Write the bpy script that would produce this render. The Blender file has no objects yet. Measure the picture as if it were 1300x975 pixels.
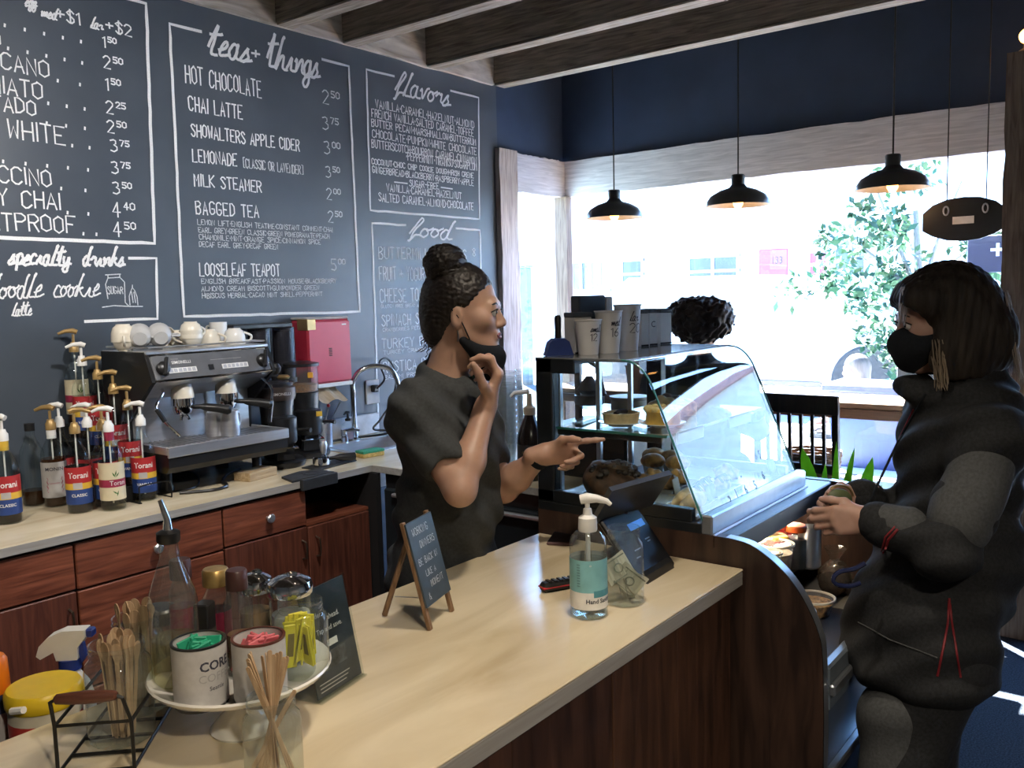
import bpy, bmesh, math, random
import numpy as np
from mathutils import Vector, Matrix
random.seed(7)
SC = bpy.context.scene
COL = SC.collection
PI = math.pi
R = math.radians

# ------------------------------------------------------------------ camera
# world: x runs along the chalkboard wall towards the street window, y runs from the customers to that wall, z is up
CAM_F, CAM_YAW, CAM_PITCH, CAM_ROLL = 1114.318, .911763735, .0988791516, .0253874294
CAM = np.array([0.0, 0.0, 1.58])
_F = np.array([math.sin(CAM_YAW)*math.cos(CAM_PITCH), math.cos(CAM_YAW)*math.cos(CAM_PITCH), -math.sin(CAM_PITCH)])
_r = np.cross(_F, [0, 0, 1]); _r /= np.linalg.norm(_r)
_d = np.cross(_F, _r)
_c, _s = math.cos(CAM_ROLL), math.sin(CAM_ROLL)
VM = np.array([_c*_r+_s*_d, -_s*_r+_c*_d, _F])
cd = bpy.data.cameras.new('camera')
cam = bpy.data.objects.new('camera', cd); COL.objects.link(cam)
rot = Matrix(((VM[0][0], -VM[1][0], -_F[0]), (VM[0][1], -VM[1][1], -_F[1]), (VM[0][2], -VM[1][2], -_F[2])))
cam.matrix_world = Matrix.Translation(CAM.tolist()) @ rot.to_4x4()
cd.sensor_width = 36; cd.lens = CAM_F*36/1300; cd.clip_start = .05; cd.clip_end = 200
SC.camera = cam

def ray(u, v): return VM.T @ np.array([(u-650)/CAM_F, (v-487.5)/CAM_F, 1])
def onz(u, v, z): d = ray(u, v); return CAM+d*(z-CAM[2])/d[2]
def onx(u, v, x): d = ray(u, v); return CAM+d*x/d[0]
def ony(u, v, y): d = ray(u, v); return CAM+d*y/d[1]

# ------------------------------------------------------------------ sky, sun, exposure
w = bpy.data.worlds.new('sky'); SC.world = w; w.use_nodes = True
nt = w.node_tree; bg = nt.nodes['Background']
sky = nt.nodes.new('ShaderNodeTexSky'); sky.sky_type = 'HOSEK_WILKIE'; sky.turbidity = 2.6; sky.ground_albedo = .5
SUN_DIR = Vector((.43, .46, .80)).normalized()      # towards the sun
sky.sun_direction = SUN_DIR
tn = nt.nodes.new('ShaderNodeVectorMath'); tn.operation = 'MULTIPLY'; tn.inputs[1].default_value = (.88, .98, 1.16)   # cool daylight white balance
nt.links.new(sky.outputs[0], tn.inputs[0]); nt.links.new(tn.outputs[0], bg.inputs[0]); bg.inputs[1].default_value = 56
sl = bpy.data.lights.new('sun', 'SUN'); sl.energy = 190; sl.angle = R(.6); sl.color = (.96, .98, 1)
so = bpy.data.objects.new('sun', sl); COL.objects.link(so); so.rotation_euler = SUN_DIR.to_track_quat('Z', 'Y').to_euler()
so.location = (8, 6, 12)
SC.view_settings.view_transform = 'Standard'; SC.view_settings.look = 'None'
SC.view_settings.gamma = 1; SC.view_settings.use_curve_mapping = False
SC.view_settings.exposure = 0.38
SC.cycles.max_bounces = 10; SC.cycles.transparent_max_bounces = 24; SC.cycles.glossy_bounces = 4
SC.cycles.sample_clamp_indirect = 6; SC.cycles.caustics_reflective = False; SC.cycles.caustics_refractive = False
SC.cycles.use_denoising = True

# ------------------------------------------------------------------ materials
MATS = {}
def _new(name):
    m = bpy.data.materials.new(name); m.use_nodes = True
    return m, m.node_tree, m.node_tree.nodes['Principled BSDF']
def mat(name, col, rough=.5, metal=0, var=.08, scale=30, bump=0, spec=.5, stretch=(1, 1, 1), detail=4, emit=0, coat=0, sub=0, col2=None, lo=.35, hi=.65, trans=0):
    if name in MATS: return MATS[name]
    m, t, b = _new(name)
    b.inputs['Roughness'].default_value = rough; b.inputs['Metallic'].default_value = metal
    b.inputs['Specular IOR Level'].default_value = spec; b.inputs['Coat Weight'].default_value = coat
    if sub: b.inputs['Subsurface Weight'].default_value = sub; b.inputs['Subsurface Radius'].default_value = (.012, .005, .003)
    tc = t.nodes.new('ShaderNodeTexCoord'); mp = t.nodes.new('ShaderNodeMapping'); no = t.nodes.new('ShaderNodeTexNoise')
    mp.inputs['Scale'].default_value = stretch
    no.inputs['Scale'].default_value = scale; no.inputs['Detail'].default_value = detail
    t.links.new(tc.outputs['Object'], mp.inputs[0]); t.links.new(mp.outputs[0], no.inputs['Vector'])
    cr = t.nodes.new('ShaderNodeValToRGB')
    c1 = tuple(max(0, c*(1-var)) for c in col[:3])+(1,)
    c2 = (tuple(min(1, c*(1+var)) for c in col[:3]) if col2 is None else tuple(col2[:3]))+(1,)
    if col2 is not None: c1 = tuple(col[:3])+(1,)
    cr.color_ramp.elements[0].color = c1; cr.color_ramp.elements[1].color = c2
    cr.color_ramp.elements[0].position = lo; cr.color_ramp.elements[1].position = hi
    t.links.new(no.outputs['Fac'], cr.inputs[0]); t.links.new(cr.outputs[0], b.inputs['Base Color'])
    if bump:
        bp = t.nodes.new('ShaderNodeBump'); bp.inputs['Strength'].default_value = bump; bp.inputs['Distance'].default_value = .004
        t.links.new(no.outputs['Fac'], bp.inputs['Height']); t.links.new(bp.outputs[0], b.inputs['Normal'])
    if emit:
        b.inputs['Emission Color'].default_value = tuple(col[:3])+(1,); b.inputs['Emission Strength'].default_value = emit
    if trans: b.inputs['Transmission Weight'].default_value = trans
    MATS[name] = m
    return m
def wood(name, c1, c2, rough=.5, scale=6, axis=0, bump=.25, stretch=14, spec=.4, knots=.35):
    """streaky grain that runs along the given object axis"""
    if name in MATS: return MATS[name]
    m, t, b = _new(name)
    b.inputs['Roughness'].default_value = rough; b.inputs['Specular IOR Level'].default_value = spec
    tc = t.nodes.new('ShaderNodeTexCoord'); mp = t.nodes.new('ShaderNodeMapping')
    s = [stretch]*3; s[axis] = 1; mp.inputs['Scale'].default_value = s
    n1 = t.nodes.new('ShaderNodeTexNoise'); n1.inputs['Scale'].default_value = scale; n1.inputs['Detail'].default_value = 8; n1.inputs['Distortion'].default_value = .8
    n2 = t.nodes.new('ShaderNodeTexNoise'); n2.inputs['Scale'].default_value = 2.3; n2.inputs['Detail'].default_value = 3
    mx = t.nodes.new('ShaderNodeMath'); mx.operation = 'MULTIPLY_ADD'; mx.inputs[1].default_value = knots; 
    t.links.new(tc.outputs['Object'], mp.inputs[0]); t.links.new(mp.outputs[0], n1.inputs['Vector']); t.links.new(tc.outputs['Object'], n2.inputs['Vector'])
    t.links.new(n2.outputs['Fac'], mx.inputs[0]); t.links.new(n1.outputs['Fac'], mx.inputs[2])
    cr = t.nodes.new('ShaderNodeValToRGB'); cr.color_ramp.elements[0].color = tuple(c1)+(1,); cr.color_ramp.elements[1].color = tuple(c2)+(1,)
    cr.color_ramp.elements[0].position = .45; cr.color_ramp.elements[1].position = .9
    t.links.new(mx.outputs[0], cr.inputs[0]); t.links.new(cr.outputs[0], b.inputs['Base Color'])
    if bump:
        bp = t.nodes.new('ShaderNodeBump'); bp.inputs['Strength'].default_value = bump; bp.inputs['Distance'].default_value = .003
        t.links.new(n1.outputs['Fac'], bp.inputs['Height']); t.links.new(bp.outputs[0], b.inputs['Normal'])
    MATS[name] = m
    return m
def glass(name, tint=(1, 1, 1), ior=1.5, rough=.02, haze=0, hazecol=(.8, .8, .8)):
    """thin clear glazing: transparent body with a Fresnel mirror on its surface, plus an optional film of haze"""
    if name in MATS: return MATS[name]
    m, t, b = _new(name); t.nodes.remove(b)
    out = t.nodes['Material Output']
    fr = t.nodes.new('ShaderNodeFresnel'); ge = t.nodes.new('ShaderNodeNewGeometry'); iv = t.nodes.new('ShaderNodeMapRange')
    iv.inputs['To Min'].default_value = ior; iv.inputs['To Max'].default_value = 1/ior      # a thin sheet mirrors alike from both of its sides
    t.links.new(ge.outputs['Backfacing'], iv.inputs['Value']); t.links.new(iv.outputs[0], fr.inputs[0])
    tr = t.nodes.new('ShaderNodeBsdfTransparent'); tr.inputs[0].default_value = tuple(tint)+(1,)
    gl = t.nodes.new('ShaderNodeBsdfGlossy'); gl.inputs['Roughness'].default_value = rough
    mx = t.nodes.new('ShaderNodeMixShader')
    t.links.new(fr.outputs[0], mx.inputs[0]); t.links.new(gl.outputs[0], mx.inputs[2])
    src = tr
    if haze:
        df = t.nodes.new('ShaderNodeBsdfDiffuse'); df.inputs[0].default_value = tuple(hazecol)+(1,)
        no = t.nodes.new('ShaderNodeTexNoise'); no.inputs['Scale'].default_value = 25
        ml = t.nodes.new('ShaderNodeMath'); ml.operation = 'MULTIPLY'; ml.inputs[1].default_value = haze*2
        t.links.new(no.outputs['Fac'], ml.inputs[0])
        m2 = t.nodes.new('ShaderNodeMixShader')
        t.links.new(ml.outputs[0], m2.inputs[0]); t.links.new(tr.outputs[0], m2.inputs[1]); t.links.new(df.outputs[0], m2.inputs[2]); src = m2
    t.links.new(src.outputs[0], mx.inputs[1]); t.links.new(mx.outputs[0], out.inputs[0])
    MATS[name] = m
    return m

# ------------------------------------------------------------------ mesh building
class G:
    def __init__(s): s.v = []; s.f = []; s.smooth = False
    def add(s, vs, fs, M=None):
        o = len(s.v)
        s.v += [tuple(M @ Vector(p)) for p in vs] if M is not None else [tuple(p) for p in vs]
        s.f += [tuple(i+o for i in f) for f in fs]
        return s
    def box(s, x0, x1, y0, y1, z0, z1, b=0, M=None):
        c = ((x0+x1)/2, (y0+y1)/2, (z0+z1)/2); h = (abs(x1-x0)/2, abs(y1-y0)/2, abs(z1-z0)/2)
        if b <= 0:
            vs = [(c[0]+h[0]*i, c[1]+h[1]*j, c[2]+h[2]*k) for i in (-1, 1) for j in (-1, 1) for k in (-1, 1)]
            fs = [(0, 1, 3, 2), (4, 6, 7, 5), (0, 4, 5, 1), (2, 3, 7, 6), (0, 2, 6, 4), (1, 5, 7, 3)]
            return s.add(vs, fs, M)
        b = min(b, min(h)*.95); vs = []; ix = {}
        for i in (-1, 1):
            for j in (-1, 1):
                for k in (-1, 1):
                    for a in range(3):
                        p = [h[0]-b, h[1]-b, h[2]-b]; p[a] = h[a]
                        ix[(i, j, k, a)] = len(vs); vs.append((c[0]+i*p[0], c[1]+j*p[1], c[2]+k*p[2]))
        fs = []
        for sg in (-1, 1):
            fs.append([ix[(sg, j, k, 0)] for j, k in ((-1, -1), (1, -1), (1, 1), (-1, 1))])
            fs.append([ix[(j, sg, k, 1)] for j, k in ((-1, -1), (1, -1), (1, 1), (-1, 1))])
            fs.append([ix[(j, k, sg, 2)] for j, k in ((-1, -1), (1, -1), (1, 1), (-1, 1))])
        for p in (-1, 1):
            for q in (-1, 1):
                fs.append([ix[(-1, p, q, 1)], ix[(1, p, q, 1)], ix[(1, p, q, 2)], ix[(-1, p, q, 2)]])
                fs.append([ix[(p, -1, q, 0)], ix[(p, 1, q, 0)], ix[(p, 1, q, 2)], ix[(p, -1, q, 2)]])
                fs.append([ix[(p, q, -1, 0)], ix[(p, q, 1, 0)], ix[(p, q, 1, 1)], ix[(p, q, -1, 1)]])
                for k in (-1, 1): fs.append([ix[(p, q, k, 0)], ix[(p, q, k, 1)], ix[(p, q, k, 2)]])
        return s.add(vs, fs, M)
    def lathe(s, prof, seg=24, M=None, cap=True, sx=1, sy=1):
        """prof: (radius, z) pairs turned about z"""
        s.smooth = True; vs = []; fs = []
        for r, z in prof:
            for k in range(seg): a = 2*PI*k/seg; vs.append((sx*r*math.cos(a), sy*r*math.sin(a), z))
        for i in range(len(prof)-1):
            for k in range(seg):
                k2 = (k+1) % seg; fs.append((i*seg+k, i*seg+k2, (i+1)*seg+k2, (i+1)*seg+k))
        if cap:
            if prof[0][0] > 1e-5: fs.append(tuple(range(seg))[::-1])
            if prof[-1][0] > 1e-5: fs.append(tuple((len(prof)-1)*seg+k for k in range(seg)))
        return s.add(vs, fs, M)
    def cyl(s, p, q, r0, r1=None, seg=12, cap=True):
        r1 = r0 if r1 is None else r1
        p = Vector(p); q = Vector(q); d = q-p
        M = Matrix.Translation(p) @ d.to_track_quat('Z', 'Y').to_matrix().to_4x4()
        return s.lathe([(r0, 0), (r1, d.length)], seg, M, cap)
    def tube(s, pts, r, seg=8, closed=False, flat=1.0):
        s.smooth = True
        pts = [Vector(p) for p in pts]; n = len(pts); vs = []; fs = []
        rr = r if isinstance(r, (list, tuple)) else [r]*n
        up = None
        for i, p in enumerate(pts):
            a = pts[i-1] if (i or closed) else p; b = pts[(i+1) % n] if (i < n-1 or closed) else p
            t = (b-a)
            if t.length < 1e-9: t = Vector((0, 0, 1))
            t.normalize()
            if up is None: up = t.orthogonal().normalized()
            up = (up-t*up.dot(t))
            up = up.normalized() if up.length > 1e-6 else t.orthogonal().normalized()
            sd = t.cross(up)
            for k in range(seg): a = 2*PI*k/seg; vs.append(tuple(p+up*(rr[i]*math.cos(a))+sd*(rr[i]*flat*math.sin(a))))
        for i in range(n if closed else n-1):
            for k in range(seg):
                k2 = (k+1) % seg; j = (i+1) % n; fs.append((i*seg+k, i*seg+k2, j*seg+k2, j*seg+k))
        if not closed: fs.append(tuple(range(seg))[::-1]); fs.append(tuple((n-1)*seg+k for k in range(seg)))
        return s.add(vs, fs)
    def prism(s, out, t0, t1, axis=1, M=None):
        """outline of 2-D points, extruded along the axis from t0 to t1 (axis 0: outline is y,z; 1: x,z; 2: x,y)"""
        n = len(out); vs = []
        for t in (t0, t1):
            for a, b in out: vs.append((t, a, b) if axis == 0 else (a, t, b) if axis == 1 else (a, b, t))
        fs = [tuple(range(n))[::-1], tuple(range(n, 2*n))]+[(i, (i+1) % n, n+(i+1) % n, n+i) for i in range(n)]
        return s.add(vs, fs, M)
    def ball(s, c, r, seg=16, rings=10, M=None):
        r = (r, r, r) if not isinstance(r, (tuple, list)) else r
        s.smooth = True; vs = [(c[0], c[1], c[2]+r[2])]; fs = []
        for i in range(1, rings):
            a = PI*i/rings
            for k in range(seg): b = 2*PI*k/seg; vs.append((c[0]+r[0]*math.sin(a)*math.cos(b), c[1]+r[1]*math.sin(a)*math.sin(b), c[2]+r[2]*math.cos(a)))
        vs.append((c[0], c[1], c[2]-r[2]))
        for k in range(seg):
            k2 = (k+1) % seg; fs.append((0, 1+k, 1+k2))
            for i in range(rings-2): fs.append((1+i*seg+k, 1+(i+1)*seg+k, 1+(i+1)*seg+k2, 1+i*seg+k2))
            fs.append((len(vs)-1, 1+(rings-2)*seg+k2, 1+(rings-2)*seg+k))
        return s.add(vs, fs, M)
    def mesh(s, name, ang=38):
        me = bpy.data.meshes.new(name); me.from_pydata(s.v, [], s.f)
        bm = bmesh.new(); bm.from_mesh(me); bmesh.ops.recalc_face_normals(bm, faces=bm.faces); bm.to_mesh(me); bm.free()
        if s.smooth:
            for p in me.polygons: p.use_smooth = True
            me.set_sharp_from_angle(angle=R(ang))
        return me
    def build(s, name, m, parent=None, loc=(0, 0, 0), rz=0, ang=38):
        return put(name, s.mesh(name, ang), m, parent, loc, rz)

def put(name, me, m, parent=None, loc=(0, 0, 0), rz=0):
    if m is not None and (not me.materials): me.materials.append(m)
    o = bpy.data.objects.new(name, me); COL.objects.link(o)
    if parent is not None: o.parent = parent
    o.location = loc; o.rotation_euler = (0, 0, rz)
    return o
def tag(o, label=None, cat=None, group=None, kind=None):
    if label: o['label'] = label
    if cat: o['category'] = cat
    if group: o['group'] = group
    if kind: o['kind'] = kind
    return o
def thing(name, label, cat, loc=(0, 0, 0), rz=0, group=None):
    o = bpy.data.objects.new(name, None); COL.objects.link(o); o.empty_display_size = .05
    o.location = loc; o.rotation_euler = (0, 0, rz)
    return tag(o, label, cat, group)
def dup(root, loc, rz, label, group=None):
    r = root.copy(); COL.objects.link(r); r.location = loc; r.rotation_euler = (0, 0, rz); r['label'] = label
    if group: r['group'] = group
    for ch in list(root.children):
        c = ch.copy(); COL.objects.link(c); c.parent = r
        for g in list(ch.children):
            d = g.copy(); COL.objects.link(d); d.parent = c
    return r
def struct(o): o['kind'] = 'structure'; return o
def catmull(pts, n=6, closed=False):
    pts = [Vector(p) for p in pts]; out = []; m = len(pts)
    for i in range(m if closed else m-1):
        g = lambda k: pts[k % m] if closed else pts[max(0, min(m-1, k))]
        a, b, c, d = g(i-1), g(i), g(i+1), g(i+2)
        for j in range(n):
            t = j/n
            out.append(.5*((2*b)+(c-a)*t+(2*a-5*b+4*c-d)*t*t+(3*b-a-3*c+d)*t**3))
    if not closed: out.append(pts[-1])
    return out
def arc(cx, cy, r, a0, a1, n=8): return [(cx+r*math.cos(R(a0+(a1-a0)*k/n)), cy+r*math.sin(R(a0+(a1-a0)*k/n))) for k in range(n+1)]

# ------------------------------------------------------------------ lettering
# single-stroke hand, each letter on a 4 x 6 box: strokes split by |, points by blanks, two digits x y in tenths of .5
_ST = {
'A': '00 3c 60|14 54', 'B': '00 0c 4c 6a 58 06|46 64 62 40 00', 'C': '6a 4c 2c 0a 02 20 40 62', 'D': '00 0c 3c 69 63 30 00',
'E': '6c 0c 00 60|06 46', 'F': '6c 0c 00|06 46', 'G': '6a 4c 2c 0a 02 20 40 62 65 35', 'H': '0c 00|6c 60|06 66', 'I': '3c 30', 'J': '5c 52 30 10 02',
'K': '0c 00|6c 06 60', 'L': '0c 00 60', 'M': '00 0c 35 6c 60', 'N': '00 0c 60 6c', 'O': '3c 0a 02 30 62 6a 3c', 'P': '00 0c 4c 6a 68 46 06',
'Q': '3c 0a 02 30 62 6a 3c|43 60', 'R': '00 0c 4c 6a 68 46 06|36 60', 'S': '6a 4c 2c 0a 28 46 64 62 40 20 02', 'T': '0c 6c|3c 30', 'U': '0c 02 20 40 62 6c',
'V': '0c 30 6c', 'W': '0c 10 38 50 6c', 'X': '0c 60|6c 00', 'Y': '0c 36 6c|36 30', 'Z': '0c 6c 00 60',
'0': '3c 0a 02 30 62 6a 3c', '1': '1a 3c 30', '2': '0a 2c 4c 6a 68 00 60', '3': '0b 3c 5b 58 37 65 62 30 01', '4': '4c 04 64|4c 40', '5': '6c 0c 07 47 64 62 40 01',
'6': '5c 17 02 30 52 64 46 06', '7': '0c 6c 20', '8': '37 0a 3c 6a 37 02 30 62 37', '9': '64 5b 2c 09 27 59 5b|5b 40', '.': '31 30', ',': '31 2y', '-': '16 56', '+': '39 33|06 66', '$': '6a 4c 2c 0a 28 46 64 62 40 20 02|3d 3e 30',
'[': '4d 1d 1d 10 40', ']': '2d 5d 50 20', '*': '35 37', ':': '32 33|38 39', '%': '0c 60', "'": '3c 3a', '/': '00 6c', '!': '3c 34|31 30', '&': '60 1a 3c 4a 03 20 64'}
_SC = {  # script hand, smoothed; d = descender drawn with minus through letters a..c = below line offset 4
'a': '45 26 03 10 30 45 46 41 50 70', 'b': '01 3b 4c 4b 11 20 40 53 35', 'c': '45 26 03 10 30 50', 'd': '45 26 03 10 30 46 5b 6c 5a 43 41 50 70', 'e': '02 33 45 36 13 10 30 61', 'f': '02 3a 4c 5a 24 1y 0y 1y 31 61',
'g': '45 26 03 10 30 46 45 4y 2z 0y 31 62', 'h': '00 3a 4c 3b 11 10 34 55 51 60 80', 'i': '00 35 31 40 60', 'k': '00 3a 4c 3b 10 13 55 33 60 80', 'l': '00 3a 4c 3b 11 30 50', 'm': '04 15 10 34 45 40 64 75 71 80 90', 'n': '04 15 10 34 55 51 60 70',
'o': '35 15 02 20 42 35 34 66', 'p': '04 15 1z 14 36 53 30 20 60', 'r': '03 25 34 45 41 50 60', 's': '01 36 34 42 20 00 10 61', 't': '03 3c 3a 21 30 50|08 69', 'u': '05 01 20 45 41 50 70', 'v': '04 15 20 45 56 66', 'w': '05 10 35 50 65 75', 'y': '05 02 20 45 4y 2z 0y 30 61', 'x': '06 50|56 00', ' ': ''}
def _val(ch): return {'y': -2.5, 'z': -4.5}.get(ch, int(ch, 16) if ch in '0123456789abcde' else 0)
def strokes(text, h, script=False, width=.62, gap=.22, jitter=0, rnd=None):
    """polylines (x, z) of a line of text with cap height h, and its length"""
    out = []; x = 0; k = h/12
    for ch in text:
        if ch == ' ': x += h*width*1.15; continue
        tab = _SC if (script and ch in _SC) else _ST
        if ch == '.' or ch == '*' : adv = .28
        else: adv = width
        sx = k*width/ .5 * (.62 if tab is _SC else 1.0)
        mx = 0
        dz = (rnd.uniform(-jitter, jitter) if rnd else 0)*h
        for st in tab.get(ch, '').split('|'):
            if not st: continue
            pl = [(_val(q[0])*sx, _val(q[1])*k*(1 if tab is _ST else .98)+dz) for q in st.split()]
            mx = max(mx, max(p[0] for p in pl))
            if tab is _SC: pl = [(p[0]+p[1]*.22, p[1]) for p in [(q.x, q.y) for q in catmull([(a, b, 0) for a, b in pl], 5)]]
            if ch == '.' or ch == '*': pl = [(p[0]-2.2*sx, p[1]) for p in pl]
            if ch == 'I': pl = [(p[0]-2.6*sx, p[1]) for p in pl]
            if ch == '1': pl = [(p[0]-.8*sx, p[1]) for p in pl]
            out.append([(x+a, b) for a, b in pl])
        if tab is _SC: x += mx-.4*sx if mx else h*.4
        elif ch in '.*': x += h*.3
        elif ch == 'I': x += .6*sx+h*gap
        elif ch == '1': x += 2.4*sx+h*gap
        else: x += mx+h*gap
    return out, x
def ribbons(polys, wd, thick=0):
    """flat chalk or ink strokes in the x,z plane facing -y"""
    g = G()
    for jj, pl in enumerate(polys):
        pl = [p for i, p in enumerate(pl) if i == 0 or math.hypot(p[0]-pl[i-1][0], p[1]-pl[i-1][1]) > 1e-6]
        if len(pl) < 2: continue
        n = len(pl); L = []; Rr = []
        for i, p in enumerate(pl):
            a = pl[max(0, i-1)]; b = pl[min(n-1, i+1)]
            tx, tz = b[0]-a[0], b[1]-a[1]; l = math.hypot(tx, tz) or 1; tx /= l; tz /= l
            e = wd*.4 if i == 0 else 0; f = wd*.4 if i == n-1 else 0
            cx, cz = p[0]-tx*e+tx*f, p[1]-tz*e+tz*f
            yo = -(jj % 9)*4e-5-i*2.5e-5      # later strokes lie on top of earlier ones
            L.append((cx-tz*wd/2, yo, cz+tx*wd/2)); Rr.append((cx+tz*wd/2, yo, cz-tx*wd/2))
        g.add(L+Rr, [(i, i+1, n+i+1, n+i) for i in range(n-1)])
    return g
def font_mesh(text, size, bold=0, sx=1):
    """printed lettering in the built-in typeface: flat mesh in the x,z plane facing -y, left aligned"""
    c = bpy.data.curves.new('t', 'FONT'); c.body = text; c.size = size; c.offset = bold; c.resolution_u = 2
    o = bpy.data.objects.new('t', c)
    me = bpy.data.meshes.new_from_object(o)
    vs = [(v.co.x*sx, 0, v.co.y) for v in me.vertices]; fs = [tuple(p.vertices) for p in me.polygons]
    bpy.data.objects.remove(o); bpy.data.curves.remove(c); bpy.data.meshes.remove(me)
    return vs, fs
def wrap(vs, r, z0, a0):
    """wrap flat lettering around a vertical cylinder; a0 is the angle of its left end"""
    return [(r*math.cos(a0+x/r), r*math.sin(a0+x/r), z0+z) for x, y, z in vs]
def printed(text, size, m, parent, name='lettering', M=None, bold=0, sx=1, center=False, cyl=None):
    vs, fs = font_mesh(text, size, bold, sx)
    if not vs: return None
    wd = max(v[0] for v in vs)
    if center: vs = [(v[0]-wd/2, v[1], v[2]) for v in vs]
    if cyl: r, z0, ac = cyl; vs = wrap([(v[0]-(0 if center else wd/2), 0, v[2]) for v in vs], r, z0, ac)
    g = G(); g.add(vs, fs, M)
    me = bpy.data.meshes.new(name); me.from_pydata(g.v, [], g.f)
    return put(name, me, m, parent)
# ================================================================== the room
YW, XW, CEIL = 3.2, 4.72, 3.12         # chalkboard wall, window wall, ceiling
X0, Y0 = -2.6, -2.8                     # walls behind the photographer
m_chalkboard = mat('chalkboard_paint', (.056, .071, .093), .36, var=.0, scale=3.2, col2=(.082, .100, .126), lo=.3, hi=.75, spec=.5, detail=9, bump=.02)
m_navy = mat('navy_wall_paint', (.025, .043, .088), .5, var=.12, scale=5, bump=.03)
m_carpet = mat('carpet', (.018, .022, .03), .95, var=.5, scale=160, bump=.6, spec=.1)
m_ceil = mat('ceiling_paint', (.10, .085, .07), .8, var=.2, scale=6)
m_plaster = mat('white_plaster', (.36, .33, .29), .9, var=.1, scale=8)
m_greywood = wood('weathered_board', (.50, .50, .54), (.80, .79, .83), .75, 5, 1, .4)
m_greywood_x = wood('weathered_board_x', (.50, .50, .54), (.80, .79, .83), .75, 5, 0, .4)
m_greywood_z = wood('weathered_board_z', (.26, .22, .20), (.58, .52, .49), .75, 5, 2, .5)
m_post = wood('brown_post', (.09, .06, .045), (.24, .18, .14), .75, 5, 2, .4)
m_whitewash = wood('whitewashed_board', (.30, .26, .21), (.78, .73, .65), .85, 4, 0, .5, stretch=6)
m_beam = wood('dark_beam', (.075, .063, .052), (.32, .275, .23), .75, 5, 1, .6)
m_beam_lip = wood('beam_lip', (.16, .13, .10), (.45, .40, .34), .8, 6, 1, .4)
m_chalk = mat('chalk', (.96, .97, .97), .95, var=.10, scale=220, spec=.1, detail=6)
m_chalk_thin = mat('chalk_faint', (.70, .72, .74), .95, var=.25, scale=240, spec=.1, detail=6)
m_pane = glass('window_glass', (.97, .99, .98))
m_black = mat('black_satin', (.012, .012, .013), .4, var=.1)

def slab(name, *a, m, b=0): return struct(G().box(*a, b=b).build(name, m))
slab('floor', X0-.1, XW+.02, Y0-.1, YW+.1, -.1, 0, m=m_carpet)
ceiling = slab('ceiling', X0-.1, XW+.1, Y0-.1, YW+.1, CEIL, CEIL+.1, m=m_ceil)
slab('wall_left', X0-.1, X0, Y0, YW, 0, CEIL, m=m_plaster)
slab('wall_front', X0, XW, Y0-.1, Y0, 0, CEIL, m=m_plaster)

# chalkboard wall: painted to z 2.775, whitewashed timber above; it opens in a side window next to the corner
ZP = 2.775
g = G(); g.box(X0, 4.05, YW, YW+.1, 0, CEIL)
wall_back = struct(g.build('wall_back', m_chalkboard))
g = G(); g.box(4.05, XW+.1, YW, YW+.1, 2.40, CEIL); struct(g.build('wall_back', m_navy))
g = G(); g.box(4.05, XW+.1, YW, YW+.1, 0, .42); struct(g.build('wall_back', m_navy))
g = G()
n = 60; up = []
rr = random.Random(3)
for k in range(n+1): up.append((X0+(4.012-X0)*k/n, ZP+rr.uniform(-.004, .004)))
g.prism(up+[(4.012, CEIL), (X0, CEIL)], YW-.022, YW, 1)
struct(g.build('trim_1', m_whitewash))
# beams run out from the wall into the room
def beam(x, wd, z0):
    rnd = random.Random(int(x*100)); g = G(); n = 26; L = YW-.022-Y0-.2
    vs = []; fs = []
    for k in range(n+1):
        y = YW-.022-L*k/n; j = [rnd.uniform(-.006, .006) for _ in range(6)]
        for px, pz in ((x-wd/2+j[0], z0+j[1]*.6), (x+wd/2+j[2], z0+j[3]*.6), (x+wd/2+j[4]*.5, CEIL), (x-wd/2+j[5]*.5, CEIL)): vs.append((px, y, pz))
    for k in range(n):
        for q in range(4): a = k*4+q; b = k*4+(q+1) % 4; fs.append((a, b, b+4, a+4))
    fs += [(0, 1, 2, 3), tuple(n*4+q for q in range(4))]
    o = g.add(vs, fs).build('beam', m_beam, ceiling)
    g2 = G(); g2.box(x-wd/2+.004, x+wd/2-.004, YW-.022-L, YW-.024, z0-.012, z0-.004); g2.build('beam_underside', m_beam_lip, o)
for px, vv in ((345, 8), (430, 49), (537, 79), (624, 108)):
    p = ony(px, vv, YW); beam(p[0]+.045 if px < 620 else 4.057, .09, 2.785)
for x in (1.5, .75, 0, -.75, -1.5, -2.2): beam(x, .09, 2.785)

# window wall
SILL, HEAD, HTOP = .42, 2.20, 2.42
slab('wall_right', XW, XW+.1, Y0, YW+.1, HTOP-.02, CEIL, m=m_navy)
slab('wall_right', XW, XW+.1, .62, YW+.1, 0, SILL, m=m_navy)
slab('wall_right', XW, XW+.1, Y0, -.62, 0, HTOP, m=m_navy)
def ragged_board(name, x0, x1, y0, y1, z0, z1, m, axis, amp=.004, n=30):
    rnd = random.Random(hash((round(x0, 2), round(y0, 2))) % 999); up = []; dn = []
    a0, a1 = (x0, x1) if axis == 0 else (y0, y1)
    for k in range(n+1): t = a0+(a1-a0)*k/n; up.append((t, z1+rnd.uniform(-amp, amp))); dn.append((t, z0+rnd.uniform(-amp, amp)))
    g = G()
    if axis == 0: g.prism(dn+up[::-1], y0, y1, 1)
    else: g.prism(dn+up[::-1], x0, x1, 0)
    return g.build(name, m)
struct(ragged_board('trim_2', XW-.03, XW+.05, .70, YW-.03, HEAD, HTOP, m_greywood, 1))
struct(ragged_board('trim_3', 4.19, XW-.03, YW-.03, YW+.05, HEAD-.005, HTOP, m_greywood_x, 0))
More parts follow.
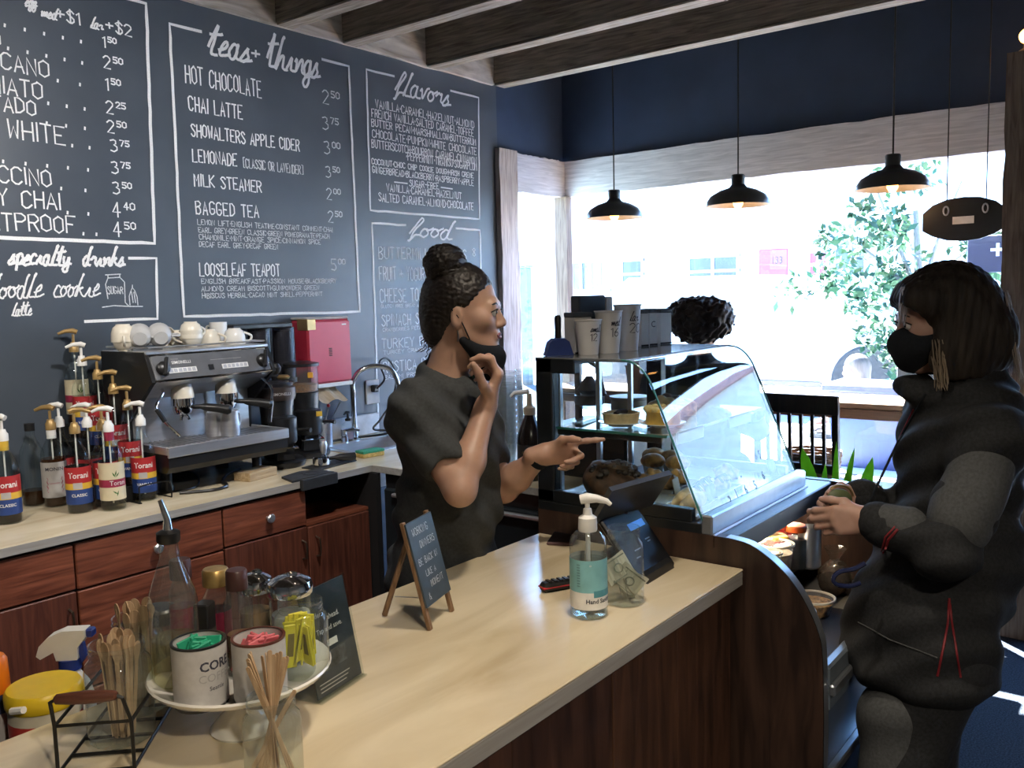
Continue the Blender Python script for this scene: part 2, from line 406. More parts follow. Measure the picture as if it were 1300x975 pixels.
def rough_post(name, x0, x1, y0, y1, z0, z1, m, amp=.004, n=24, seed=1):
    rnd = random.Random(seed); g = G(); vs = []; fs = []
    for k in range(n+1):
        z = z0+(z1-z0)*k/n
        for a, b in ((x0, y0), (x1, y0), (x1, y1), (x0, y1)): vs.append((a+rnd.uniform(-amp, amp), b+rnd.uniform(-amp, amp), z))
    for k in range(n):
        for q in range(4): a = k*4+q; b = k*4+(q+1) % 4; fs.append((a, b, b+4, a+4))
    fs += [(0, 1, 2, 3), tuple(n*4+q for q in range(4))]
    return struct(g.add(vs, fs).build(name, m))
rough_post('trim_4', 4.025, 4.19, YW-.035, YW+.03, 0, 2.43, m_greywood_z, seed=2)
rough_post('trim_5', 4.655, 4.715, YW-.06, YW+.03, SILL, HEAD, m_post, .002, seed=3)
rough_post('trim_6', 4.36, XW+.05, .50, .665, 0, 2.56, m_post, .004, seed=4)
# sills and glass
slab('trim_7', XW-.06, XW+.08, .665, YW, SILL, SILL+.03, m=m_post, b=.004)
slab('trim_8', 4.19, XW-.06, YW-.06, YW+.08, SILL, SILL+.03, m=m_post, b=.004)
w1 = struct(G().box(XW+.035, XW+.041, .665, YW-.03, SILL+.03, HEAD).build('window_1', m_pane))
w2 = struct(G().box(4.19, 4.655, YW+.035, YW+.041, SILL+.03, HEAD).build('window_2', m_pane))
# glazed street door right of the post
dr = thing('door_1', None, None, (XW+.03, -.06, 0)); struct(dr)
m_frame = mat('dark_metal_frame', (.02, .022, .026), .45, .3)
for a in ((-.02, .03, -.56, -.47, .0, 2.15), (-.02, .03, .47, .56, .0, 2.15)): G().box(*a, b=.003).build('stile', m_frame, dr)
for a in ((-.02, .03, -.47, .47, .0, .22), (-.02, .03, -.47, .47, 2.05, 2.15)): G().box(*a, b=.003).build('rail', m_frame, dr)
G().box(.002, .008, -.47, .47, .22, 2.05).build('pane', m_pane, dr)
g = G().tube([(-.03, -.40, .9), (-.07, -.40, .92), (-.07, -.40, 1.2), (-.03, -.40, 1.22)], .012); g.build('handle', mat('brushed_steel', (.55, .55, .56), .3, 1, var=.05), dr)
struct(G().box(XW+.0, XW+.06, -.62, .50, 2.15, 2.22).build('trim_9', m_frame))
struct(G().box(XW+.03, XW+.036, -.62, .50, 2.22, HTOP).build('window_3', m_pane))

# ------------------------------------------------------------------ chalk writing
YC = YW-.0016
def chalk(text, u0, v0, u1, vt, script=False, thick=.0055, m=None, width=.5, right=False, name='chalk_lettering', tw=None, du=0):
    """hand lettering on the wall: baseline starts at the wall point behind (u0, v0), runs level to that behind u1"""
    a = ony(u0, v0, YC); t = ony(u0, vt, YC); h = t[2]-a[2]
    rnd = random.Random(text)
    pl, L = strokes(text, h, script, width, .2, .04, rnd)
    ux = u1
    b = ony(u1, v0+(u1-u0)*(355-v0)/(1514-u0), YC)
    if right: k = 1.0; x0 = b[0]-L
    else: x0 = a[0]; k = (b[0]-x0)/L if L > 0 else 1
    pl = [[(x*k+rnd.uniform(-.0012, .0012), z+rnd.uniform(-.0012, .0012)) for x, z in p] for p in pl]
    return ribbons(pl, thick).build(name, m or m_chalk, wall_back, (x0, YC, a[2]))
def price(big, small, u, vb, vt, m=None):
    a = ony(u, vb, YC); h = ony(u, vt, YC)[2]-a[2]
    p1, L1 = strokes(big, h, False, .55)
    p2, L2 = strokes(small, h*.48, False, .7, .3)
    pl = p1+[[(x+L1+h*.08, z+h*.55) for x, z in q] for q in p2]
    ribbons(pl, .0055).build('chalk_lettering', m or m_chalk, wall_back, (a[0], YC, a[2]))
def chalk_line(pts, thick=.012, name='chalk_frame', m=None):
    rnd = random.Random(len(pts)+int(pts[0][0]*1000)); out = []
    for (x0, z0), (x1, z1) in zip(pts[:-1], pts[1:]):
        n = max(2, int(math.hypot(x1-x0, z1-z0)/.05))
        out += [(x0+(x1-x0)*k/n+rnd.uniform(-.0015, .0015), z0+(z1-z0)*k/n+rnd.uniform(-.0015, .0015)) for k in range(n)]
    out.append(pts[-1])
    ribbons([out], thick).build(name, m or m_chalk, wall_back, (0, YC-.0003, 0))
wx = lambda u, v: ony(u, v, YC)[0]
# first panel, its left side runs out of the picture
chalk_line([(wx(110, 4), 2.727), (1.915, 2.727), (1.885, 1.822), (-.35, 1.822)], .013)
chalk_line([(-.35, 1.822), (-.35, 2.727), (.6, 2.727)], .013)
chalk('med+$1 lar.+$2', 52, 20, 170, 5, True, .006)
chalk('egg', 38, 8, 46, -8, True, .006, right=True)
for i, (t, u, vb, vt) in enumerate((('ESPRESSO', 4, 59, 44), ('AMERICANO', 66, 99, 79), ('MACCHIATO', 58, 127, 107), ('CORTADO', 49, 147, 129), ('FLAT WHITE', 87, 184, 162), ('LATTE', -20, 200, 181), ('CAPPUCCINO', 69, 237, 217), ('DIRTY CHAI', 81, 266, 246), ('BULLETPROOF', 100, 296, 276))):
    chalk(t, u, vb, u, vt, False, .006, width=.56, right=True)
rows = [('1', '50', 131, 59.5, 46), ('2', '50', 132, 86, 70.5), ('1', '50', 134.6, 114, 99), ('2', '25', 135.4, 143.6, 128), ('2', '50', 136.7, 168, 152.6), ('3', '75', 141, 192, 177), ('3', '75', 142.3, 220, 205), ('3', '50', 144, 246, 231), ('4', '40', 143.6, 275, 257), ('4', '50', 144.6, 300, 282)]
starts = [8, 12, 74, 62, 60, 92, 5, 78, 86, 106]
for (b, s, u, vb, vt), s0 in zip(rows, starts):
    price(b, s, u, vb, vt)
    a = ony(u-6, vb, YC); x1 = a[0]; x0 = wx(s0, vb); n = max(2, int((x1-x0)/.062)); pl = []
    for k in range(n): x = x0+(x1-x0)*k/n; pl.append([(x, -.002), (x+.001, .005)])
    pl = [[(x-x0, z) for x, z in p] for p in pl]
    ribbons(pl, .007).build('chalk_leader_dots', m_chalk, wall_back, (x0, YC, a[2]+.004))
# specialty drinks
chalk_line([(wx(164, 327), 1.764), (1.89, 1.764), (1.878, 1.53), (wx(108, 405), 1.53)], .011)
chalk('specialty drinks', 158, 337, 158, 314, True, .009, right=True, width=.6)
chalk('snickerdoodle', 54, 377, 54, 347, True, .006, right=True, width=.6)
chalk('cookie', 68, 376, 126, 347, True, .006)
chalk('latte', 40, 400, 40, 384, True, .005, right=True)
jz = lambda u, v: (lambda p: (p[0], p[2]))(ony(u, v, YC))
pl = [[jz(137, 379), jz(134, 361), jz(137, 353), jz(152, 352), jz(158, 358), jz(159, 384), jz(163, 388)], [jz(134, 349), jz(153, 348)], [jz(137, 350), jz(137, 353)], [jz(152, 349), jz(152, 352)], [jz(130, 390), jz(145, 388), jz(165, 389), jz(181, 389)],
      [jz(165, 387), jz(164, 376), jz(166, 370), jz(168, 365), jz(171, 369), jz(174, 377), jz(175, 387)], [jz(167, 371), jz(169, 384)], [jz(170, 371), jz(172, 384)], [jz(168, 365), jz(168, 362)]]
ribbons(pl, .004).build('chalk_drawing', m_chalk_thin, wall_back, (0, YC, 0))
chalk('SUGAR', 137, 373, 157, 364, False, .0035, m=m_chalk_thin)
# teas + things
chalk_line([(wx(255, 42), 2.672), (2.008, 2.672), (1.992, 1.535), (2.935, 1.527), (2.93, 2.684), (wx(409, 77), 2.684)], .012)
chalk('teas', 263, 66, 318, 28, True, .012, width=.6)
chalk('+', 320, 74, 334, 60, False, .009)
chalk('things', 338, 84, 405, 42, True, .012, width=.6)
for t, u0, vb, u1, vt in (('HOT CHOCOLATE', 236, 105, 334, 83), ('CHAI LATTE', 240, 140, 310, 122), ('SHOWALTERS APPLE CIDER', 243, 172.5, 382, 157), ('LEMONADE', 245, 204.7, 303, 189), ('MILK STEAMER', 247, 236, 334, 221), ('BAGGED TEA', 249, 271, 331, 255), ('LOOSELEAF TEAPOT', 254, 350, 357, 334)):
    chalk(t, u0, vb, u1, vt, False, .0062, width=.42)
chalk('[CLASSIC OR LAVENDER]', 309, 212.5, 386, 201, False, .0045, m=m_chalk_thin)
for t, u0, vb, u1, vt in (('LEMON LIFT*ENGLISH TEATIME*CONSTANT COMMENT*CHAI', 251, 285, 423, 278.5), ('EARL GREY*GREEN CLASSIC*GREEN POMEGRANATE*PEACH', 252, 295, 419, 288.5), ('CHAMOMILE*MINT*ORANGE SPICE*CINNAMON SPICE', 253, 304, 408, 297.5), ('DECAF EARL GREY*DECAF GREEN', 253, 313, 354, 306.5),
    ('ENGLISH BREAKFAST*PASSION HOUSE*BLACKBERRY', 256, 360, 428, 354), ('ALMOND CREAM BISCOTTI*GUNPOWDER GREEN', 256, 369.5, 406, 363.5), ('HIBISCUS HERBAL*CACAO MINT SHELL*PEPPERMINT', 257, 378.5, 410, 372.5)):
    chalk(t, u0, vb, u1, vt, False, .0032, m=m_chalk_thin)
for b, s, u, vb, vt in (('2', '50', 410, 131, 114), ('3', '75', 410, 164, 148), ('3', '00', 412, 195, 179), ('3', '50', 414, 225, 211), ('2', '00', 415, 253, 239), ('2', '50', 417, 282, 268), ('5', '00', 421, 343, 329)): price(b, s, u, vb, vt, m_chalk_thin)
# flavors
chalk_line([(wx(500, 98), 2.69), (3.045, 2.69), (3.034, 2.018), (3.868, 2.022), (3.89, 2.69), (wx(572, 116), 2.69)], .011)
chalk('flavors', 501, 118, 571, 87, True, .011, width=.6)
for t, u0, vb, u1, vt in (('VANILLA*CARAMEL*HAZELNUT*ALMOND', 477, 136.5, 603, 126.5), ('FRENCH VANILLA*SALTED CARAMEL*TOFFEE', 472, 148, 602, 138), ('BUTTER PECAN*MARSHMALLOW*BUTTERRUM', 472, 160, 605, 151), ('CHOCOLATE*PUMPKIN*WHITE CHOCOLATE', 473, 174, 606, 164), ('BUTTERSCOTCH*BOURBON CARAMEL*CINNAMON', 472, 187, 606, 177),
    ('*PEPPERMINT*TIRAMISU*SUGARPLUM', 516, 203, 606, 193), ('COCONUT*CHOC CHIP COOKIE DOUGH*IRISH CREME', 472, 208, 602, 201), ('GINGERBREAD*BLACKBERRY*RASPBERRY*APPLE', 473, 219, 602, 211), ('SUGAR-FREE', 520, 236, 558, 228), ('VANILLA*CARAMEL*HAZELNUT', 491, 242.6, 587, 233.6), ('SALTED CARAMEL*ALMOND*CHOCOLATE', 481, 255, 602, 245)):
    chalk(t, u0, vb, u1, vt, False, .0052, width=.45)
for u in ((501, 517), (560, 574)): a = ony(u[0], 231+(u[0]-501)*.12, YC); b = ony(u[1], 231, YC); chalk_line([(a[0], a[2]), (b[0], a[2])], .007)
# food
chalk_line([(wx(515, 285), 1.958), (3.041, 1.958), (3.03, 1.0)], .011)
chalk_line([(wx(579, 290), 1.96), (3.87, 1.96), (3.865, 1.0)], .011)
chalk('food', 519, 300, 573, 275, True, .010, width=.6)
for t, u0, vb, u1, vt in (('BUTTERMILK BISCUITS', 481, 328, 594, 313), ('FRUIT + YOGURT', 482, 356, 545, 339), ('CHEESE TOASTIE', 483, 384, 556, 367), ('SPINACH SALAD', 485, 414, 556, 400), ('TURKEY BRIE PANINI', 485, 443, 590, 431), ('RUSTICA PANINI', 487, 473, 566, 460)):
    chalk(t, u0, vb, u1, vt, False, .0055, m=m_chalk_thin, width=.42)
for t, u0, vb, u1, vt in (('GLUTEN FREE BREAD AND CHEDDAR', 484, 391, 556, 387), ('CRANBERRIES FETA PECANS', 486, 421, 556, 416.5), ('TURKEY CRANBERRY BRIE AIOLI', 487, 450, 590, 445.5), ('SALAMI PROVOLONE PESTO', 488, 482, 580, 477)):
    chalk(t, u0, vb, u1, vt, False, .003, m=m_chalk_thin)
for v in (325, 353, 381, 411, 440): chalk('8', 600, v, 605, v-10, False, .005, m=m_chalk_thin)
# warm ceiling spotlights over the counter, above the picture; unseen ones added to brighten wall and room
m_bulb_face = mat('lamp_lens', (1, .78, .5), .4, emit=6)
def spotlight(x, y, label, power, col=(1, .87, .70), tilt=(0, 0), ang=110):
    t = thing('ceiling_spotlight', label, 'lamp', (x, y, CEIL), group='ceiling spotlights')
    G().lathe([(.05, -.02), (.05, 0)], 16).build('canopy', m_black, t)
    G().cyl((0, 0, -.45), (0, 0, -.02), .008, seg=8).build('stem', m_black, t)
    c = G(); c.lathe([(.02, -.43), (.05, -.45), (.06, -.57), (.055, -.57), (.045, -.46), (.0, -.455)], 18, cap=False); c.build('shade', m_black, t)
    b = G().ball((0, 0, -.50), .03, 12, 8).build('bulb', m_bulb_face, t)
    l = bpy.data.lights.new('spot_light', 'SPOT'); l.energy = power; l.color = col; l.spot_size = R(ang); l.spot_blend = .6; l.shadow_soft_size = .06
    o = bpy.data.objects.new('spot_light', l); COL.objects.link(o); o.parent = t; o.location = (0, 0, -.58); o.rotation_euler = (tilt[0], tilt[1], 0)
spotlight(1.42, .85, 'black ceiling spotlight above the till end of the counter', 42, ang=86)
spotlight(.75, .35, 'black ceiling spotlight above the condiment end of the counter', 24, ang=96)
spotlight(.38, 1.95, 'unseen spotlight above the syrup bottles, turned to brighten the chalkboard', 62, (1, .92, .82), (R(38), 0), 120)  # unseen lamp, tilted at the wall to lift the left chalkboard
spotlight(1.55, 1.55, 'unseen spotlight added to brighten the chalk menu', 84, (1, .96, .92), (R(52), 0), 115)  # added wall wash out of view, brightens the menu lettering
spotlight(-.05, -1.0, 'unseen fill spotlight added behind the photographer', 125, ang=160)  # added fill lamp for the room, not a known fixture
# ================================================================== outside
GZ = .46
m_pave = mat('pavement', (.50, .50, .49), .9, var=.1, scale=4)
m_road = mat('asphalt', (.34, .34, .35), .9, var=.1, scale=12)
m_facade = mat('pale_facade', (.78, .77, .74), .85, var=.05, scale=2)
m_dark_glass = mat('facade_glass', (.028, .042, .062), .08, var=.4, scale=1.5, stretch=(1, 1, .3))
m_red = mat('red_paint', (.30, .035, .05), .5, var=.1)
m_leaf = mat('tree_leaf', (.020, .075, .030), .55, var=.4, scale=2)
m_bark = wood('bark', (.12, .11, .10), (.30, .27, .24), .9, 6, 2)
slab('floor', XW+.1, 7.6, -14, 24, GZ-.5, GZ-.06, m=m_pave)
slab('floor', 7.6, 14.2, -14, 24, GZ-.5, GZ-.14, m=m_road)
slab('floor', 14.2, 17.4, -14, 24, GZ-.5, GZ, m=m_pave)
# building across the street
FX = 17.4
bld = thing('shop_building', 'pale building across the street with a red door', 'building', (FX, 6, GZ-.3))
G().box(0, .5, -20, 18, 0, 4.7).build('wall', m_facade, bld)
G().box(-.25, .5, -20, 18, 4.7, 4.95, b=.03).build('cornice', mat('cornice_red', (.45, .26, .26), .7), bld)
def fpt(u, v): p = onx(u, v, FX); return p[1]-6, p[2]-GZ+.3
def fwin(u0, v0, u1, v1, cols=2, rows=2, m=m_dark_glass):
    ya, za = fpt(u0, v0); yb, zb = fpt(u1, v1)
    y0, y1, z0, z1 = min(ya, yb), max(ya, yb), min(za, zb), max(za, zb)
    fr = G(); t = .06
    for q in range(cols+1): y = y0+(y1-y0)*q/cols; fr.box(-.06, .02, y-t/2, y+t/2, z0-t, z1+t)
    for q in range(rows+1): z = z0+(z1-z0)*q/rows; fr.box(-.055, .02, y0-t/2, y1+t/2, z-t/2, z+t/2)
    w = fr.build('window', mat('white_trim', (.8, .8, .79), .6), bld)
    for q in range(cols):
        for p in range(rows):
            G().box(-.03, -.02, y0+(y1-y0)*q/cols+t/2, y0+(y1-y0)*(q+1)/cols-t/2, z0+(z1-z0)*p/rows+t/2, z0+(z1-z0)*(p+1)/rows-t/2).build('pane', m, w)
fwin(727, 333, 775, 368, 4, 1); fwin(790, 331, 817, 365, 1, 2); fwin(875, 327, 938, 362, 2, 2); fwin(1027, 320, 1052, 352, 2, 2, mat('pink_curtain', (.20, .05, .08), .7))
fwin(612, 352, 640, 420, 1, 1); fwin(1060, 300, 1100, 350, 2, 1)
(ya, za), (yb, zb) = fpt(964, 317), fpt(1000, 430)
dr2 = G().box(-.05, .02, yb, ya, zb, za, b=.02).build('door', m_red, bld)
(yc, zc), (yd, zd) = fpt(979, 318), fpt(1000, 342)
G().box(-.06, -.045, yd, yc, zd, zc, b=.004).build('transom', mat('rose_glass', (.20, .045, .075), .3), dr2)
Mt = Matrix.Translation((-.066, yc-.02, zd+.12)) @ Matrix.Rotation(-PI/2, 4, 'Z')
printed('133', .21, m_black, dr2, 'house_number', M=Mt, bold=.003, sx=.8)
# street tree
p = onx(1165, 300, 7.35)
tr = thing('street_tree', 'leafy green street tree in the sun outside the window', 'tree', (p[0], p[1], GZ-.06)); tr.scale = (.68, .68, .68)
G().tube([(0, 0, 0), (.03, .02, 1), (0, -.03, 1.7), (.1, .05, 2.6)], [.07, .06, .05, .03], 10).build('trunk', m_bark, tr)
for k, e in enumerate(((.3, .9, 2.4), (-.3, -.8, 2.3), (.2, -.4, 2.9), (-.2, .5, 3.1))): G().tube([(0, -.03, 1.6), (e[0]*.5, e[1]*.5, (1.7+e[2])/2), e], [.03, .02, .012], 7).build('branch', m_bark, tr)
g = G(); rn = random.Random(11)
cl = [((rn.gauss(0, .45), rn.gauss(-.2, .85), 1.75+rn.gauss(0, .6)), rn.uniform(.16, .38)) for _ in range(60)]
for (cx, cy, cz), cr in cl:
    for _ in range(70):
        q = Vector((rn.gauss(0, 1), rn.gauss(0, 1), rn.gauss(0, 1))).normalized()*cr*rn.random()**.4
        a = rn.uniform(.04, .075); M = Matrix.Translation((cx+q.x, cy+q.y, cz+q.z)) @ Matrix.Rotation(rn.uniform(0, 6.3), 4, (rn.random()-.5, rn.random()-.5, rn.random()))
        g.add([(-a*.5, 0, 0), (0, a, .01), (a*.5, 0, 0), (0, -a*1.1, -.01)], [(0, 1, 2, 3)], M)
me = bpy.data.meshes.new('foliage'); me.from_pydata(g.v, [], g.f); fo = put('foliage', me, m_leaf, tr); fo['kind'] = 'stuff'
# parked car: only its flank, sill and one wheel read through the glare
p = onx(1105, 465, 8.6)
m_carpaint = mat('white_car_paint', (.75, .76, .78), .25, var=.02, coat=.5)
m_tyre = mat('tyre_rubber', (.018, .022, .028), .8, var=.2); m_rim = mat('alloy', (.30, .31, .33), .5, .0)
car = thing('parked_car', 'white car parked along the street outside the window', 'car', (8.6, p[1], GZ-.14))
prof = [(-.85, .30), (-.85, .72), (-.55, .86), (.55, .95), (1.15, 1.42), (2.6, 1.44), (3.25, 1.0), (3.65, .92), (3.70, .38), (3.62, .28)]
wheel_y = (0, 2.62)
out = [(-.85, .28)]
for wy in wheel_y: out += [(wy+.42*math.cos(a), .36+.42*math.sin(a)) for a in [PI*k/10 for k in range(10, -1, -1)] if .36+.42*math.sin(a) > .28]
out += [(3.62, .28)]+prof[::-1][1:-1]
G().prism([(a, b) for a, b in out], 0, 1.7, 0).build('body', m_carpaint, car)
for a, b in ((.72, 1.80), (1.88, 2.95)):
    G().prism([(a, .98), (b, .98), (min(b, 2.62)-(.05 if b < 2 else .15), 1.36), (max(a, 1.12)+.02, 1.36)], -.012, .01, 0).build('side_window', mat('car_glass', (.25, .28, .30), .05, var=.1), car)
G().box(-.03, .02, .45, 2.18, .30, .36, b=.01).build('sill', mat('sill_plastic', (.05, .06, .07), .5), car)
G().box(-.004, .005, 1.835, 1.845, .40, .95).build('door_gap', mat('car_seam', (.35, .36, .38), .5), car)
for a in (1.25, 2.30): G().box(-.03, .005, a, a+.16, .86, .885, b=.005).build('door_handle', m_rim, car)
for wy in wheel_y:
    M = Matrix.Translation((-.04, wy, .36)) @ Matrix.Rotation(PI/2, 4, 'Y')
    wh = G().lathe([(.26, 0), (.34, .0), (.365, .03), (.365, .18), (.34, .21), (.26, .21)], 28, M).build('tyre', m_tyre, car)
    G().lathe([(0, .05), (.05, .03), (.06, .06), (.22, .05), (.255, .01), (.265, .02), (.265, .10)], 28, M, cap=False).build('rim', m_rim, wh)
    for k in range(5):
        M2 = M @ Matrix.Rotation(2*PI*k/5, 4, 'Z')
        G().box(.07, .23, .045, .10, .040, .050, M=M2).build('rim_opening', m_tyre, wh)
# blue board on the far right of the window
a = onx(1228, 300, 6.3); b = onx(1285, 345, 6.3)
sg = thing('blue_sign', 'navy sign with white figures standing outside beyond the post', 'sign', (6.3, (a[1]+b[1])/2, GZ-.06))
hw = (a[1]-b[1])/2
G().box(0, .04, -hw, hw, b[2]-GZ+.06, a[2]-GZ+.06, b=.006).build('board', mat('navy_board', (.008, .012, .035), .4), sg)
for s_ in (-1, 1): G().box(.0, .04, s_*hw*.8-.02, s_*hw*.8+.02, 0, b[2]-GZ+.06).build('post', mat('blue_post', (.01, .03, .10), .5), sg)
Mt = Matrix.Translation((-.006, hw-.13, a[2]-GZ+.06-.15)) @ Matrix.Rotation(-PI/2, 4, 'Z')
printed('+3,', .16, mat('sign_white', (.75, .75, .75), .6), sg, M=Mt, bold=.003)
# blue bench and side door seen low through the glass
bb = thing('blue_planter', 'blue planter box outside below the window bar', 'planter', (6.1, 1.30, GZ-.06))
m_blue = mat('blue_paint', (.006, .028, .13), .5, var=.15)
G().prism([(-.55, 0), (.55, 0), (.62, .5), (-.62, .5)], -.2, .2, 0).build('box', m_blue, bb)
G().box(-.22, .22, -.64, .64, .5, .55, b=.008).build('rim', m_blue, bb)
G().box(-.18, .18, -.56, .56, .47, .535).build('soil', mat('soil', (.03, .02, .015), .95), bb)
a = ony(661, 340, 7.5); b = ony(675, 432, 7.5)
sd = thing('blue_gate_post', 'tall blue post outside the narrow side window', 'post', ((a[0]+b[0])/2, 7.5, GZ-.14))
G().box(-.06, .06, -.06, .06, 0, a[2]-GZ+.14, b=.008).build('shaft', mat('teal_paint', (.012, .05, .085), .5, var=.2), sd)
G().box(-.08, .08, -.08, .08, a[2]-GZ+.14, a[2]-GZ+.18, b=.01).build('cap', mat('teal_paint', (0, 0, 0)), sd)
# ================================================================== back counter run
CT = .925
m_top = wood('cream_laminate', (.50, .40, .25), (.72, .62, .44), .2, 2.2, 0, 0, stretch=3.5, spec=.5, knots=.5)
m_edge = wood('grey_laminate_edge', (.30, .28, .25), (.42, .40, .37), .5, 5, 0, 0, spec=.4)
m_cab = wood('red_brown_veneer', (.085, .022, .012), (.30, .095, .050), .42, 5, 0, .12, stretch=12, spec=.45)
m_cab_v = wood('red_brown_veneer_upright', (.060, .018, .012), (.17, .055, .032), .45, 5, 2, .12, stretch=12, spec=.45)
m_dark = mat('dark_carcass', (.010, .009, .009), .7, var=.1)
m_steel = mat('stainless', (.72, .72, .74), .36, .88, var=.06, scale=9, stretch=(1, 1, 8))
m_chrome = mat('chrome', (.75, .75, .76), .08, 1, var=.02)
m_bronze = mat('bronze_pull', (.16, .12, .09), .35, .9, var=.1)
m_blackplastic = mat('black_plastic', (.014, .014, .015), .32, var=.1)
m_whiteplastic = mat('white_plastic', (.80, .79, .76), .4, var=.03)
m_white = mat('white_porcelain', (.83, .81, .76), .18, var=.02, coat=.3)
m_cream_porc = mat('cream_porcelain', (.78, .72, .60), .2, var=.03, coat=.3)
m_grey_porc = mat('grey_porcelain', (.52, .52, .52), .22, var=.03, coat=.3)
m_clear = glass('clear_glass', (.93, .96, .95), 1.45, .03)
m_clearplastic = glass('clear_plastic', (.88, .90, .90), 1.4, .12, .07)
m_gold = mat('gold_plastic', (.40, .26, .10), .35, .35, var=.08)
m_brass = mat('brass', (.52, .36, .16), .35, .8, var=.06)
def grid_slab(xs, ys, full, z0, z1):
    g = G(); idx = {}
    def v(i, j, z):
        k = (i, j, z)
        if k not in idx: idx[k] = len(g.v); g.v.append((xs[i], ys[j], z))
        return idx[k]
    ok = lambda i, j: 0 <= i < len(xs)-1 and 0 <= j < len(ys)-1 and full(i, j)
    for i in range(len(xs)-1):
        for j in range(len(ys)-1):
            if not ok(i, j): continue
            for z in (z0, z1): g.f.append((v(i, j, z), v(i+1, j, z), v(i+1, j+1, z), v(i, j+1, z)))
            for di, dj, a, b in ((-1, 0, (i, j), (i, j+1)), (1, 0, (i+1, j), (i+1, j+1)), (0, -1, (i, j), (i+1, j)), (0, 1, (i, j+1), (i+1, j+1))):
                if not ok(i+di, j+dj): g.f.append((v(*a, z0), v(*b, z0), v(*b, z1), v(*a, z1)))
    return g
SX0, SX1, SY0, SY1 = 2.545, 2.95, 2.80, 3.06
tp = thing('back_worktop', 'cream laminate worktop along the chalkboard wall carrying the espresso machine', 'worktop', (0, 0, CT))
grid_slab([-.4, 2.39, SX0, SX1, 3.02], [1.46, 2.572, SY0, SY1, YW-.001], lambda i, j: (j > 0 or i >= 1) and not (i == 2 and j == 2), -.008, 0).build('surface', m_top, tp)
for a in ((-.4, 2.392, 2.570, 2.586), (2.388, 2.404, 1.46, 2.570)): G().box(*a, -.026, -.0012).build('edge_band', m_edge, tp)
G().box(2.404, 3.02, 1.46, 1.476, -.026, -.0012).build('edge_band', m_edge, tp)
struct(G().box(2.60, 3.02, YW-.02, YW-.002, CT+.0005, CT+.10, b=.003).build('trim_10', mat('pale_backsplash', (.55, .56, .58), .3)))
# sink sits in the opening
sk = thing('sink', 'stainless drop-in sink in the worktop below the gooseneck tap', 'sink', ((SX0+SX1)/2, (SY0+SY1)/2, CT))
hx, hy = (SX1-SX0)/2, (SY1-SY0)/2
g = grid_slab([-hx-.02, -hx+.012, hx-.012, hx+.02], [-hy-.02, -hy+.012, hy-.012, hy+.02], lambda i, j: not (i == 1 and j == 1), .0005, .004); g.build('rim', m_steel, sk)
g = G()
for a in ((-hx+.004, -hx+.010, -hy+.004, hy-.004), (hx-.010, hx-.004, -hy+.004, hy-.004), (-hx+.01, hx-.01, -hy+.004, -hy+.010), (-hx+.01, hx-.01, hy-.010, hy-.004)): g.box(*a, -.16, .001)
g.box(-hx+.004, hx-.004, -hy+.004, hy-.004, -.166, -.16); g.build('basin', m_steel, sk)
G().lathe([(.0, -.158), (.03, -.158), (.035, -.159)], 14).build('drain', m_chrome, sk)

# cabinets below
YF = 2.60
def knob(parent, x, z, y=-.022):
    M = Matrix.Translation((x, y, z)) @ Matrix.Rotation(PI/2, 4, 'X')
    G().lathe([(.006, 0), (.006, .014), (.015, .018), (.0165, .024), (.012, .030), (0, .031)], 14, M).build('knob', m_steel, parent)
def cabinet(x0, x1, label, rows, doors=1, pulls=None):
    c = thing('base_cabinet', label, 'cabinet', ((x0+x1)/2, YF, 0), group='wooden cabinets below the back worktop')
    h = (x1-x0)/2
    G().box(-h, h, .0, .55, .09, CT-.03).build('carcass', m_dark, c)
    G().box(-h, h, .05, .07, 0, .09).build('plinth', m_dark, c)
    for z0, z1, kind in rows:
        if kind == 'drawer':
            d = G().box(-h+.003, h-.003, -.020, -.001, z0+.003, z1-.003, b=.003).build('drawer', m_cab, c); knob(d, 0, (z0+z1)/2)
        else:
            for q in range(doors):
                a = -h+2*h*q/doors; b = -h+2*h*(q+1)/doors
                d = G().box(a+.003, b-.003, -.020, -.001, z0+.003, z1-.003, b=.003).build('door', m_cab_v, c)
                px = (b-.028) if (q == 0 and kind != 'left') else (a+.028)
                G().tube([(px, -.02, z1-.05), (px, -.042, z1-.055), (px, -.046, z1-.085), (px, -.042, z1-.115), (px, -.02, z1-.12)], .0035, 6).build('pull', m_bronze, d)
    return c
cabinet(.66, 1.203, 'leftmost wooden base cabinet below the syrup bottles, one drawer over a door', ((.748, .888, 'drawer'), (.10, .748, 'door')))
cabinet(1.203, 1.706, 'wooden base cabinet of three drawers below the tall syrup rack', ((.745, .888, 'drawer'), (.44, .745, 'drawer'), (.10, .44, 'drawer')))
cabinet(1.706, 2.063, 'narrow wooden base cabinet below the espresso machine, drawer over door', ((.75, .888, 'drawer'), (.10, .75, 'door')))
c = thing('base_cabinet', 'wooden base cabinet with an open niche above its door beside the corner', 'cabinet', (2.22, YF, 0), group='wooden cabinets below the back worktop')
G().box(-.157, .157, 0, .55, .09, .745).build('carcass', m_dark, c); G().box(-.157, .157, .53, .55, .745, CT-.03).build('back_panel', m_dark, c)
G().box(-.157, .157, -.012, .50, .745, .757).build('niche_shelf', m_cab, c)
d = G().box(-.154, .154, -.020, -.001, .10, .742, b=.003).build('door', m_cab_v, c)
G().tube([(-.12, -.02, .70), (-.12, -.042, .695), (-.12, -.046, .66), (-.12, -.042, .63), (-.12, -.02, .625)], .0035, 6).build('pull', m_bronze, d)
G().box(-.157, .157, .05, .07, 0, .09).build('plinth', m_dark, c)
G().box(.158, .185, -.06, .55, 0, CT-.03).build('corner_filler', m_dark, c)
